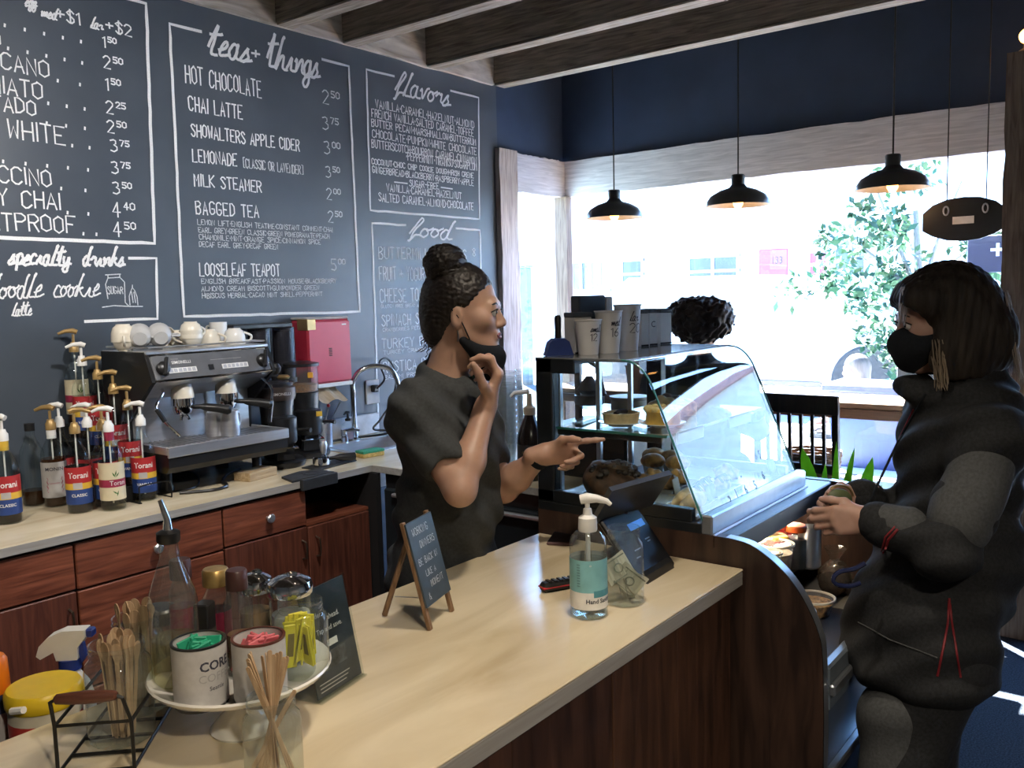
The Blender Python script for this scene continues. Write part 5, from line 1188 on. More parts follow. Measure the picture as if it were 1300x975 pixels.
# ================================================================== display case
m_panel = wood('dark_walnut_panel', (.020, .012, .010), (.065, .036, .025), .4, 4, 2, .1, stretch=7)
m_case = mat('case_black', (.010, .012, .014), .35, var=.1)
m_alu = mat('aluminium', (.55, .58, .62), .3, .9, var=.04)
m_caseglass = glass('case_glass', (.95, .985, .975), 1.52, .01)
m_shelfglass = glass('shelf_glass', (.88, .95, .93), 1.55, .02)
XA, XB = 1.952, 2.60
dc = thing('display_case', 'pastry display case with curved glass front over an open cooler', 'display case', (0, 0, 0))
curve = [(.872, .987), (.81, .979), (.751, .946), (.705, .903), (.671, .852), (.645, .794), (.636, .739), (.632, .60), (.632, .0)]
sm = [(p.x, p.y) for p in catmull([(a, b, 0) for a, b in curve[:-1]], 4)]+[(.632, 0)]
for x0, x1 in ((XA, XA+.028), (XB+.12, XB+.148)):
    sp_ = G().prism([(1.43, 0), (1.43, .987)]+sm, x0, x1, 0).build('side_panel', m_panel, dc)
    g = G(); n = len(sm); vs = []
    for a, b in sm:
        for x in (x0-.001, x1+.001): vs.append((x, a-.0025, b+.0015))
    g.add(vs, [(2*i, 2*i+1, 2*i+3, 2*i+2) for i in range(n-1)]); g.build('edge_trim', m_alu, sp_)
XE = XB+.12
G().box(XA+.028, XE, .86, 1.43, .93, .985, b=.003).build('deck', m_case, dc)
G().box(XA+.028, XE, 1.38, 1.43, 0, .93).build('cooler_back', m_case, dc)
G().box(XA+.028, XE, .90, 1.38, .745, .765, b=.002).build('upper_shelf', mat('grey_shelf', (.06, .065, .07), .4), dc)
G().box(XA+.028, XE, .655, .90, .665, .685, b=.002).build('lower_ledge', mat('ledge_black', (.02, .021, .023), .45), dc)
G().box(XA+.028, XE, .66, 1.38, .0, .665).build('cooler_base', m_case, dc)
G().box(XA+.028, XE, .628, .655, .60, .71, b=.006).build('bumper', mat('bumper_grey', (.16, .19, .22), .3, .3), dc)
G().box(XA+.028, XE, .615, .630, .64, .668, b=.004).build('bumper_strip', m_alu, dc)
G().box(XA+.028, XE, .640, .658, .42, .60, b=.003).build('kick_panel', mat('kick_grey', (.10, .12, .15), .35, .3), dc)
G().box(XA+.028, XE, .622, .642, .43, .452, b=.003).build('kick_strip', m_alu, dc)
cl_ = bpy.data.lights.new('cooler_light', 'AREA'); cl_.shape = 'RECTANGLE'; cl_.size = .6; cl_.size_y = .02; cl_.energy = 3.2; cl_.color = (1, .8, .58)
co_ = bpy.data.objects.new('cooler_light', cl_); COL.objects.link(co_); co_.parent = dc; co_.location = (2.34, .93, .922); co_.rotation_euler = (R(12), 0, 0)
ow = G().tube([(XA+.05, .93, .9245), (XE-.03, .93, .9245)], .0045, 8).build('cooler_lamp', mat('lamp_tube', (1, .82, .6), .5, emit=5), dc)
# upper glazed part
G().box(XA, XB+.012, .905, .935, .985, 1.035, b=.004).build('front_rail', m_alu, dc)
G().box(XA, XB+.012, .897, .905, .955, .99, b=.003).build('front_lip', mat('lilac_lip', (.42, .42, .52), .35, .4), dc)
G().box(XA, XB+.012, .935, 1.43, .985, 1.012, b=.002).build('floor_plate', m_case, dc)
fl_ = G().box(XA+.03, XB-.02, .96, 1.40, 1.012, 1.02).build('floor_liner', mat('liner_grey', (.42, .44, .46), .2), dc)
G().box(XA, XA+.024, .96, 1.43, 1.012, 1.045, b=.002).build('side_rail', m_case, dc); G().box(XB-.012, XB+.012, .96, 1.43, 1.012, 1.045, b=.002).build('side_rail', m_case, dc)
for x in (XA, XB-.024): G().box(x, x+.036, 1.375, 1.43, 1.012, 1.412, b=.003).build('corner_post', m_case, dc)
G().box(XA, XA+.028, 1.30, 1.43, 1.37, 1.412, b=.003).build('corner_block', m_case, dc)
G().box(XA, XB+.012, 1.40, 1.43, 1.38, 1.412, b=.003).build('rear_header', m_case, dc)
G().box(XA, XB+.012, 1.15, 1.43, 1.405, 1.413, b=.002).build('top_plate', mat('grey_tin_top', (.22, .24, .26), .12, .5), dc)
for x in (2.05, 2.26, 2.45): G().box(x-.008, x+.008, 1.41, 1.425, 1.012, 1.385, b=.002).build('rear_stile', m_alu, dc)
front = [(1.155, 1.411), (1.115, 1.402), (1.082, 1.372), (1.058, 1.325), (1.006, 1.20), (.943, 1.05), (.930, 1.022)]
fr_ = [(p.x, p.y) for p in catmull([(a, b, 0) for a, b in front], 5)]
def sheet(prof, x0, x1, t=.005):
    g = G(); n = len(prof); vs = []; g.smooth = True
    for i, (a, b) in enumerate(prof):
        p, q = prof[max(0, i-1)], prof[min(n-1, i+1)]; ty, tz = q[0]-p[0], q[1]-p[1]; l = math.hypot(ty, tz)
        ny, nz = tz/l*t, -ty/l*t
        for x in (x0, x1):
            for o in (0, 1): vs.append((x, a+ny*o*-1, b+nz*o*-1))
    fs = []
    for i in range(n-1):
        k = 4*i
        fs += [(k, k+2, k+6, k+4), (k+1, k+3, k+7, k+5), (k, k+1, k+5, k+4), (k+2, k+3, k+7, k+6)]
    fs += [(0, 1, 3, 2), (4*n-4, 4*n-3, 4*n-1, 4*n-2)]
    return g.add(vs, fs)
fg = sheet(fr_, XA+.004, XB+.008).build('curved_glass', m_caseglass, dc)
m_gedge = mat('glass_edge', (.05, .20, .17), .2, var=.1)
for x in (XA+.002, XB+.006): G().tube([(x, a, b) for a, b in fr_], .0028, 6).build('glass_edge', m_gedge, fg)
sidepoly = [(1.375, 1.045), (1.375, 1.405)]+[(a+.006, b-.004) for a, b in fr_[2:]]+[(.955, 1.045)]
for x in (XA+.006, XB): G().prism(sidepoly, x, x+.005, 0).build('side_glass', m_caseglass, dc)
SH = 1.222
G().box(XA+.014, XB-.004, 1.035, 1.372, SH-.006, SH).build('glass_shelf', m_shelfglass, dc)
G().box(XA+.014, XB-.004, 1.0335, 1.0352, SH-.0062, SH+.0002).build('shelf_edge', m_gedge, dc)
G().box(XA+.012, XA+.0145, 1.035, 1.372, SH-.0062, SH+.0002).build('shelf_edge', m_gedge, dc)
for x0, x1 in ((XA+.05, XA+.20), (2.32, 2.47)): G().box(x0, x1, 1.020, 1.026, SH-.028, SH+.004, b=.001, M=Matrix.Translation((0, 0, 0))).build('ticket_rail', mat('grey_ticket', (.20, .22, .24), .4), dc)
for x in (XA+.02, XB-.02): G().box(x-.006, x+.006, 1.05, 1.37, SH-.022, SH-.0065, b=.002).build('shelf_bracket', m_case, dc)
# reflection of the window figures, drawn as flat print on the sloping glass
nx = (fr_[-6][0]-fr_[-1][0], fr_[-6][1]-fr_[-1][1]); sl_ = math.atan2(nx[0], nx[1])
for tx, u, v in (('2', 924, 640), ('1', 932, 634), ('.', 938, 631), ('6', 944, 627), ('5', 956, 619), ('6', 966, 611), ('5', 962, 588), ('-', 938, 604)):
    # find the wall point of the glass behind that figure
    best = None
    for a, b in fr_[8:]:
        p = ony(u, v, a); d = abs(p[2]-b)
        if best is None or d < best[0]: best = (d, p[0], a, b)
    M = Matrix.Translation((best[1], best[2]-.0075, best[3])) @ Matrix.Rotation(-sl_, 4, 'X')
    printed(tx, .034, mat('reflection_grey', (.10, .11, .13), .5), fg, 'reflected_figure', M=M, bold=.001)
# acrylic ticket holders at the glass foot
for u, v, lb in ((866, 640, 'clear ticket holder at the left foot of the case glass'), (955, 605, 'clear ticket holder at the right foot of the case glass')):
    p = onz(u, v, 1.022); t = thing('ticket_holder', lb, 'ticket holder', (p[0]+.06, .985, 1.0205), R(-8))
    ti = Matrix.Rotation(R(-18), 4, 'X')
    G().box(-.022, .022, -.001, .001, 0, .05, M=ti).build('plate', mat('frosted_acrylic', (.45, .5, .52), .25, var=.3, scale=30), t); G().box(-.022, .022, -.001, .026, 0, .002).build('base', mat('frosted_acrylic', (0, 0, 0)), t)

# ------------------------------------------------------------------ pastries
m_crust = mat('golden_crust', (.56, .30, .10), .6, var=.5, scale=35, bump=.5); m_dough = mat('pale_dough', (.70, .54, .32), .65, var=.25, scale=30, bump=.3)
m_choc = mat('dark_bake', (.035, .018, .010), .6, var=.5, scale=45, bump=.9); m_loaf = mat('loaf_brown', (.075, .034, .016), .65, var=.5, scale=35, bump=.8)
m_tray = mat('bakery_tray', (.45, .46, .47), .3, .7); m_paper = mat('bakery_paper', (.72, .70, .64), .8, var=.05); m_custard = mat('custard', (.68, .42, .09), .45, var=.25, scale=25, bump=.2)
def lump(name, loc, r, m, label, cat, seed, group=None, amp=.18, rz=0, seg=22, rings=14, squash=1.0, parts=None):
    rn = random.Random(seed); ph = [(rn.uniform(2, 6), rn.uniform(2, 6), rn.uniform(2, 6), rn.uniform(0, 6)) for _ in range(5)]
    g = G(); g.ball((0, 0, 0), 1, seg, rings); nv = []
    for x, y, z in g.v:
        k = 1+amp*sum(math.sin(a*x+d)*math.sin(b*y+d*1.7)*math.sin(c*z+d*.6) for a, b, c, d in ph)/1.6
        zz = max(z, -.55); nv.append((x*k*r[0], y*k*r[1], (zz*k if zz > -.5 else zz)*r[2]+.55*r[2]))
    mz = min(p[2] for p in nv); g.v = [(a, b, c-mz) for a, b, c in nv]
    t = thing(name, label, cat, loc, rz, group); g.build('crumb', m, t, ang=80)
    return t
def plate(loc, rx, label, m=None, ry=None, rect=False, rz=0):
    t = thing('tray' if rect else 'plate', label, 'tray' if rect else 'plate', loc, rz)
    if rect:
        G().box(-rx, rx, -ry, ry, 0, .003).build('tray_base', m or m_tray, t)
        for a in ((-rx-.003, -rx, -ry, ry), (rx, rx+.003, -ry, ry), (-rx, rx, -ry-.003, -ry), (-rx, rx, ry, ry+.003)): G().box(*a, 0, .012).build('tray_wall', m or m_tray, t)
    else: G().lathe([(0, 0), (rx*.55, 0), (rx*.6, .003), (rx, .010), (rx, .012), (rx*.58, .005), (0, .004)], 30, cap=False).build('dish', m or m_white, t)
    return t
D0 = 1.0205
# lower deck
plate((2.06, 1.24, D0), .075, 'steel tray under the dark crumb loaf', ry=.085, rect=True)
t = lump('crumb_loaf', (2.055, 1.245, D0+.004), (.062, .085, .062), m_loaf, 'dark chocolate crumb loaf in the lower left of the pastry case', 'loaf', 31, amp=.20, rz=.2)
rn = random.Random(5)
for k in range(70):
    a = rn.uniform(0, 6.28); q = rn.random()**.5; x, y = .052*q*math.cos(a), .072*q*math.sin(a); z = .062*(.55+math.sqrt(max(0, 1-(x/.062)**2-(y/.085)**2)))-.002
    s_ = rn.uniform(.007, .014); G().ball((x, y, z), (s_, s_, s_*.8), 6, 4).build('crumb_topping', m_choc, t)
plate((2.25, 1.20, D0), .085, 'foil tray of small golden buns in the pastry case', ry=.075, rect=True)
for k, (x, y) in enumerate(((2.195, 1.225), (2.225, 1.165), (2.275, 1.24), (2.30, 1.175))):
    lump('golden_bun', (x, y, D0+.004), (.030, .030, .026), m_crust, ('golden bun at the back left of the foil tray', 'golden bun at the front left of the foil tray', 'golden bun at the back right of the foil tray', 'golden bun at the front right of the foil tray')[k], 'bun', 40+k, 'buns on the foil tray')
mfm = None
for k, (x, y, lb) in enumerate(((2.38, 1.30, 'muffin nearest the foil tray'), (2.46, 1.275, 'muffin beside the right glass at the back'), (2.47, 1.345, 'muffin at the back of the lower deck'), (2.39, 1.22, 'muffin standing in front of the others'))):
    t = thing('muffin', lb, 'muffin', (x, y, D0), 0, 'muffins on the lower deck')
    g = G(); pr = []
    vs = []; n = 28
    for r_, z in ((.024, 0), (.033, .042)):
        for q in range(n): a = 2*PI*q/n; rr_ = r_*(1+(.04 if q % 2 else -.04)); vs.append((rr_*math.cos(a), rr_*math.sin(a), z))
    g.add(vs, [(q, (q+1) % n, n+(q+1) % n, n+q) for q in range(n)]+[tuple(range(n))[::-1]]); g.build('paper_case', m_paper, t)
    G().ball((0, 0, .044), (.038, .038, .024), 18, 10).build('top', m_crust, t)
plate((2.24, 1.045, D0), .10, 'steel tray of chocolate pastries behind the sloping glass', ry=.055, rect=True, rz=.05)
for k, (x, y) in enumerate(((2.18, 1.045), (2.245, 1.06), (2.305, 1.04))):
    t = lump('chocolate_pastry', (x, y, D0+.004), (.034, .026, .022), m_dough if k == 1 else m_crust, ('chocolate-iced pastry at the left of the steel tray', 'chocolate-iced pastry in the middle of the steel tray', 'chocolate-iced pastry at the right of the steel tray')[k], 'pastry', 60+k, 'chocolate pastries on the steel tray')
    for q in range(5): G().tube([(-.026+q*.011, -.018, .020), (-.022+q*.011, 0, .036), (-.020+q*.011, .018, .020)], .0035, 6).build('icing_stripe', m_choc, t)
plate((2.07, 1.02, D0), .085, 'white tray of long rolls at the front left of the pastry case', m_white, ry=.045, rect=True, rz=.0)
for k, (x, y, lb) in enumerate(((2.06, 1.005, 'long golden roll lying at the front of the white tray'), (2.085, 1.04, 'long golden roll lying at the back of the white tray'))): lump('bread_roll', (x, y, D0+.004), (.070, .020, .024), m_dough, lb, 'roll', 70+k, 'rolls on the white tray', amp=.08)
lump('cinnamon_bun', (2.45, 1.09, D0), (.038, .036, .028), m_crust, 'dark golden pastry beside the right glass at the front', 'pastry', 77)
G().box(0, 0, 0, 0, 0, 0)
t = thing('price_card', 'cream price card standing between the pastries', 'card', (2.185, 1.115, D0), R(10)); G().box(-.025, .025, -.001, .001, 0, .045, M=Matrix.Rotation(R(-12), 4, 'X')).build('card', m_lab['cream'], t); G().box(-.025, .025, 0, .02, 0, .0015).build('card_foot', m_lab['cream'], t)
# glass shelf
t = plate((2.065, 1.225, SH+.0005), .062, 'white plate under the open tart')
t = thing('open_tart', 'round open tart with pale pastry rim on the glass shelf', 'tart', (2.065, 1.225, SH+.0055))
G().lathe([(0, 0), (.046, 0), (.052, .030), (.046, .032), (.042, .022), (0, .022)], 30, cap=False).build('pastry_shell', m_dough, t); G().lathe([(0, .026), (.043, .025)], 26, cap=False).build('filling', mat('cream_filling', (.72, .68, .58), .4), t); G().tube([(-.03, .0, .03), (.0, .005, .034), (.03, .0, .03)], .006, 8).build('chocolate_curl', m_choc, t)
plate((2.10, 1.115, SH+.0005), .062, 'white plate under the yellow cake')
t = thing('yellow_cake', 'small round yellow cake with piped cream rim on the glass shelf', 'cake', (2.10, 1.115, SH+.0055))
G().lathe([(0, 0), (.044, 0), (.047, .010), (.045, .030), (.050, .038), (.046, .046), (0, .044)], 30, cap=False).build('sponge', m_custard, t)
for k in range(12): a = 2*PI*k/12; G().ball((.043*math.cos(a), .043*math.sin(a), .044), (.011, .011, .008), 8, 6).build('cream_rosette', mat('butter_cream', (.72, .55, .24), .5), t)
for k, (x, y, z, lb) in enumerate(((2.33, 1.17, 0, 'round brown bun at the right of the glass shelf'), (2.40, 1.25, 0, 'dark round bun at the back of the glass shelf'), (2.345, 1.24, 0, 'pale round bun between the two others on the glass shelf'))): lump('round_bun', (x, y, SH+.0005), (.042, .040, .032), (m_crust, m_loaf, m_dough)[k], lb, 'bun', 80+k, 'buns on the glass shelf')

# ------------------------------------------------------------------ on top of the case
TT = 1.4135
def paper_cup(u, v, h, r, label, text):
    p = onz(u, v, TT); t = thing('paper_cup', label, 'cup', (p[0], p[1], TT), 0, 'sample paper cups on the display case')
    G().lathe([(0, .004), (r*.70, .004), (r*.72, 0), (r*.97, h-.004), (r*1.03, h-.002), (r*1.03, h+.001), (r*.96, h), (r*.70, .008), (0, .008)], 30, cap=False).build('cup_body', mat('white_card', (.78, .77, .76), .7, var=.02), t)
    a0 = math.atan2(-p[1], -p[0])
    pl, L = strokes(text, h*.16, True, .6); pl = [[(a, b) for a, b in q] for q in pl]
    for j, tx in enumerate((text, {'small': '12', 'med': '16', 'lar.': '20'}[text])):
        pl, L = strokes(tx, h*.2, j == 0, .6); o = ribbons([[(a, b) for a, b in q] for q in pl], .0022)
        rz_ = h*(.66-.26*j); rad = r*(.72+.25*(rz_+h*.1)/h)+.0016
        g = G(); vs = [(r_*math.cos(a0+.2+x/rad), r_*math.sin(a0+.2+x/rad), rz_+z) for x, y, z in o.v for r_ in (r*(.72+.25*(rz_+z)/h)+.0012,)]
        g.add(vs, o.f); g.build('handwriting', m_lab['ink'], t)
    return p
paper_cup(747, 450, .098, .039, 'small white paper cup with handwriting on the display case, in front', 'small')
paper_cup(773, 448, .120, .040, 'medium white paper cup with handwriting between the small and large ones', 'med')
paper_cup(797, 445, .135, .041, 'large white paper cup with handwriting at the back of the row', 'lar.')
def tin(u, y, w_, d_, h, label, text=None, lid=True):
    t = thing('tea_tin', label, 'tin', (ony(u, 430, y)[0], y, TT), R(-18), 'tins on the display case')
    G().box(-w_/2, w_/2, -d_/2, d_/2, 0, h-.014, b=.002).build('tin_body', mat('cream_tin', (.66, .65, .63), .5, var=.04), t)
    if lid: G().box(-w_/2-.0015, w_/2+.0015, -d_/2-.0015, d_/2+.0015, h-.014, h, b=.003).build('lid', mat('slate_lid', (.05, .06, .075), .4), t)
    G().box(-w_/2, w_/2, -d_/2-.001, -d_/2+.001, .0, .006).build('base_band', m_dark, t)
    if text: printed(text, .028, m_lab['ink'], t, M=Matrix.Translation((-w_*.36, -d_/2-.0008, h*.5)))
    return t
tin(734, 1.388, .062, .05, .118, 'cream tea tin with slate lid behind the small paper cup')
tin(812, 1.385, .030, .05, .118, 'narrow cream tin beside the large paper cup')
tin(823, 1.385, .032, .05, .118, 'cream tin with a handwritten letter, second from the right', 'C')
tin(839, 1.385, .050, .05, .116, 'wide cream tin at the right end of the row')
t = thing('tablet_box', 'dark box with grey side standing behind the cups', 'box', (ony(750, 430, 1.405)[0], 1.405, TT), R(-14))
G().box(-.062, .045, -.02, .02, 0, .165, b=.004).build('box_body', mat('slate_box', (.035, .045, .065), .45), t); G().box(.0455, .075, -.02, .02, .005, .16, b=.003).build('side_sleeve', m_lab['grey'], t)
p = onz(703, 446, TT)
t = thing('counter_brush', 'blue table brush standing on the left corner of the display case', 'brush', (2.03, 1.405, TT), R(-38))
G().prism([(-.040, 0), (.040, 0), (.028, .038), (.014, .048), (-.014, .048), (-.028, .038)], -.018, .018, 1).build('block', mat('brush_blue', (.02, .045, .20), .4), t); G().lathe([(.010, .046), (.009, .07), (.010, .105), (.007, .112), (0, .113)], 14).build('handle', m_blackplastic, t)

# ------------------------------------------------------------------ cooler contents
UZ, LZ = .7655, .6855
def tub(loc, label, r, h, cont, amp=0, grp=None):
    t = thing('snack_tub', label, 'tub', loc, 0, grp)
    G().lathe([(0, .001), (r*.74, 0), (r*.76, .003), (r*.97, h)], 26, cap=False).build('tub_wall', m_clearplastic, t)
    G().lathe([(0, .004), (r*.74, .005), (r*.90, h*.8), (0, h*.86)], 22, cap=False).build('contents', cont, t)
    G().lathe([(r*.96, h-.001), (r*1.03, h), (r*1.03, h+.005), (r*.98, h+.006), (r*.92, h+.002)], 28, cap=False).build('lid_rim', mat('lid_rim', (.62, .58, .48), .35), t)
    G().lathe([(0, h+.003), (r*.92, h+.002)], 26, cap=False).build('lid', m_clearplastic, t)
m_gran = mat('granola', (.42, .23, .08), .8, var=.6, scale=90, bump=.6); m_parf = mat('parfait', (.55, .47, .36), .7, var=.4, scale=50)
p = onz(1026, 748, LZ+.03); tub((2.36, .795, LZ), 'large flat tub of granola on the cooler ledge', .058, .045, m_gran)
tub((2.24, .795, LZ), 'smaller granola tub in front of the large one on the cooler ledge', .046, .045, m_gran)
def shelf_at(u, v, z): q = onz(u, v, z); return (q[0], q[1], UZ)
for k, (u, v, r, lb) in enumerate(((977, 700, .034, 'tall parfait cup nearest the curved side panel'), (985, 689, .050, 'tall parfait cup with wide lid in the middle of the cooler shelf'), (951, 684, .046, 'tall parfait cup half hidden by the case rail'))): tub(shelf_at(u, v, UZ+.11), lb, r, .105, m_parf, grp='parfait cups in the cooler')
def lidded(loc, label, r, h, capm, m):
    t = thing('drink_jar', label, 'jar', loc, 0, 'drinks in the cooler')
    G().lathe([(0, .001), (r*.95, 0), (r, .004), (r, h*.74), (r*.82, h*.84), (r*.8, h*.88)], 22, cap=False).build('jar_wall', m_clear, t)
    G().lathe([(0, .003), (r*.93, .005), (r*.93, h*.7), (0, h*.71)], 20, cap=False).build('drink', m, t)
    G().lathe([(r*.86, h*.86), (r*.88, h*.87), (r*.88, h*.98), (r*.8, h), (0, h)], 22).build('cap', capm, t)
m_or = mat('orange_jar_cap', (.70, .13, .03), .4)
lidded(shelf_at(983, 661, UZ+.14), 'jar with orange cap deeper in the cooler, left of two', .038, .14, m_or, mat('lemon_drink', (.35, .30, .18), .4)); lidded(shelf_at(1010, 666, UZ+.13), 'jar with orange cap nearer the shelf edge, right of two', .036, .13, m_or, mat('dark_can', (.10, .12, .15), .3, .5))
lidded(shelf_at(962, 652, UZ+.14), 'jar with yellow cap deep in the cooler', .034, .14, m_lab['yellow'], mat('orange_drink', (.50, .20, .03), .4))
def can(loc, label, m, mark=False):
    t = thing('drink_can', label, 'can', loc, 0, 'drinks in the cooler'); r = .033
    G().lathe([(r*.8, 0), (r, .008), (r, .112), (r*.82, .122)], 24).build('can_body', m, t); G().lathe([(0, .120), (r*.76, .120), (r*.84, .1235), (r*.82, .122)], 24, cap=False).build('can_top', m_alu, t)
    if mark:
        a0 = math.atan2(-loc[1], -loc[0])
        for nm, mm, z0, z1 in (('mark_red', m_lab['red'], .098, .110), ('mark_white', m_lab['white'], .092, .098), ('mark_blue', mat('mark_blue', (.03, .10, .40), .5), .082, .092)):
            vs = []; n = 10
            for z in (z0, z1):
                wv = .014*math.sqrt(max(.05, 1-((z-.096)/.016)**2))
                for q in range(n+1): a = a0+(-1+2*q/n)*wv/r; vs.append(((r+.0006)*math.cos(a), (r+.0006)*math.sin(a), z))
            g = G(); g.add(vs, [(q, q+1, n+2+q, n+1+q) for q in range(n)]); g.build(nm, mm, t)
can(shelf_at(949, 664, UZ+.123), 'blue soda can with round red and white mark at the left of the cooler', m_lab['blue'], True); can(shelf_at(1028, 668, UZ+.123), 'silver can right of the orange-capped jars', m_alu)
for k, (u, v, lb) in enumerate(((962, 677, 'small red snack packet beside the soda can'), (990, 681, 'small red snack packet in front of the orange-capped jars'))):
    t = thing('snack_packet', lb, 'packet', shelf_at(u, v, UZ+.112), R(-35), 'red snack packets'); G().box(-.026, .026, -.015, .015, 0, .10, b=.006).build('packet_body', m_lab['red'], t); G().ball((0, -.016, .085), (.010, .003, .010), 12, 8).build('round_mark', m_lab['cream'], t); G().box(-.025, .025, -.011, .011, .10, .112, b=.003).build('top_fold', m_lab['yellow'], t)
t = thing('snack_bag', 'large shiny red snack bag standing at the right end of the cooler', 'bag', (2.64, 1.04, UZ), R(-80))
g = G(); n, m_ = 10, 10; vs = []
for s_ in (-1, 1):
    for j in range(m_+1):
        for i in range(n+1):
            x = -.08+.16*i/n; z = .19*j/m_; th = .028*math.sin(PI*min(1, max(0, (z+.004)/.198)))**.5*math.cos(x/.08*PI/2)**.5 if 0 < i < n and 0 < j < m_ else .001
            vs.append((x, s_*th+.002*math.sin(i*2.1+j*1.3), z))
fs = []
for s_ in (0, 1):
    o = s_*(n+1)*(m_+1); fs += [(o+j*(n+1)+i, o+j*(n+1)+i+1, o+(j+1)*(n+1)+i+1, o+(j+1)*(n+1)+i) for j in range(m_) for i in range(n)]
g.add(vs, fs); g.smooth = True; g.build('foil', mat('red_foil', (.34, .02, .025), .25, .3, var=.3, scale=12), t)
for k in range(3): G().box(-.05+k*.03, -.035+k*.03, -.030, -.0285, .08+.02*k, .12+.02*k).build('foil_print', m_lab['yellow'], t)
# wrapped cookies at the right end of the ledge
t = thing('cookie_pack', 'clear bag of dark cookies on the right of the cooler ledge', 'bag', (2.56, .80, LZ))
for k in range(6): G().lathe([(0, 0), (.036, 0), (.040, .004), (.036, .009), (0, .010)], 18, Matrix.Translation((-.03+k*.012, 0, .038)) @ Matrix.Rotation(PI/2, 4, 'Y')).build('cookie', m_choc, t)
lump_v = G(); lump_v.ball((0, 0, .048), (.058, .046, .048), 16, 10); rn = random.Random(3); lump_v.v = [(a*(1+rn.uniform(-.1, .12)), b*(1+rn.uniform(-.1, .12)), max(0, c*(1+rn.uniform(-.06, .1)))) for a, b, c in lump_v.v]
lump_v.build('film', glass('cellophane', (.85, .83, .80), 1.5, .12, .10, (.7, .6, .5)), t, ang=15)
g = G(); g.lathe([(.02, .085), (.012, .10), (.024, .13), (.03, .14)], 12, cap=False); g.v = [(a*(1+rn.uniform(-.3, .3)), b*(1+rn.uniform(-.3, .3)), c) for a, b, c in g.v]; g.build('gathered_top', glass('cellophane', ()), t, ang=10)
tag(G().box(-.06, .06, -.045, .045, 0, .002).build('ledge_sheet', mat('kraft_sheet', (.16, .14, .10), .8), None, (2.50, .72, LZ)), 'tan card lying at the front of the cooler ledge', 'card')

# ------------------------------------------------------------------ on the side leg of the back worktop, behind the case
def cup_stack(loc, label, n, r):
    me = G().lathe([(0, .003), (r*.66, .002), (r*.68, .0), (r*.98, .11), (r*1.03, .112), (r*1.03, .115), (r*.96, .112)], 20, cap=False).mesh('plastic_cup')
    for k in range(n): tag(put('plastic_cup', me, m_clearplastic, None, (loc[0], loc[1], loc[2]+k*.022)), label, 'cup', label.split(',')[-1].strip())
cup_stack((2.56, 2.02, CT), 'clear plastic cup in the tall stack right behind the barista', 13, .044); cup_stack((2.66, 1.99, CT), 'clear plastic cup in the farther of the two tall stacks', 13, .044)
t = thing('sauce_bottle', 'black sauce bottle with pump beside the stacked cups', 'bottle', (2.50, 1.86, CT))
G().lathe([(.045, 0), (.048, .005), (.048, .15), (.036, .19), (.020, .225), (.018, .24)], 24).build('bottle_body', mat('black_sauce', (.012, .008, .007), .2), t)
G().lathe([(.0484, .04), (.0484, .13)], 24, cap=False).build('label', mat('black_label', (.02, .017, .016), .5), t); printed('GHIRARDELLI', .011, mat('gold_print', (.35, .26, .12), .4), t, cyl=(.0487, .10, math.atan2(-1.86, -2.5))); printed('CHOCOLATE', .009, mat('gold_print', ()), t, cyl=(.0487, .075, math.atan2(-1.86, -2.5)))
G().lathe([(.022, .235), (.022, .26), (.010, .268), (.008, .31), (0, .31)], 16).build('pump_collar', mat('beige_pump', (.40, .33, .25), .4), t); G().tube([(-.01, 0, .315), (.0, 0, .318), (-.035, .04, .314), (-.045, .05, .30)], [.008, .009, .008, .006], 8).build('pump_head', m_whiteplastic, t)
t = thing('ice_bin', 'low black bin on the side worktop under the juice press', 'bin', (2.78, 1.72, CT)); G().box(-.17, .17, -.19, .19, 0, .16, b=.008).build('bin_body', m_case, t); G().box(-.172, .172, -.192, .192, .16, .175, b=.004).build('lid', m_case, t)
t = thing('juice_press', 'manual lever juice press of worn metal seen through the case', 'juicer', (2.74, 1.76, CT+.1755)); m_cast = mat('cast_metal', (.20, .18, .165), .4, .6, var=.2)
G().lathe([(.065, 0), (.065, .012), (.04, .02)], 24).build('base', m_cast, t); G().box(-.012, .012, .035, .06, .01, .26, b=.004).build('column', m_cast, t); G().lathe([(.052, .075), (.056, .08), (.056, .11), (.050, .112), (.02, .085), (.02, .075)], 24).build('cup_holder', m_cast, t); G().lathe([(.030, .115), (.048, .13), (.02, .17), (.012, .18)], 20).build('pressing_cone', m_cast, t); G().tube([(0, .045, .255), (0, 0, .235), (-.03, -.06, .215), (-.06, -.10, .12)], [.010, .009, .008, .011], 8).build('lever', m_cast, t)
t = thing('food_tub', 'round cream lidded tub standing beside the juice press', 'tub', (2.86, 1.66, CT+.1755)); G().lathe([(.065, 0), (.068, .004), (.070, .085), (.073, .088), (.073, .098), (0, .10)], 28).build('tub_body', mat('cream_tub', (.50, .46, .36), .5), t); G().box(-.012, .002, -.072, -.068, .03, .045).build('tub_label', m_dark, t)
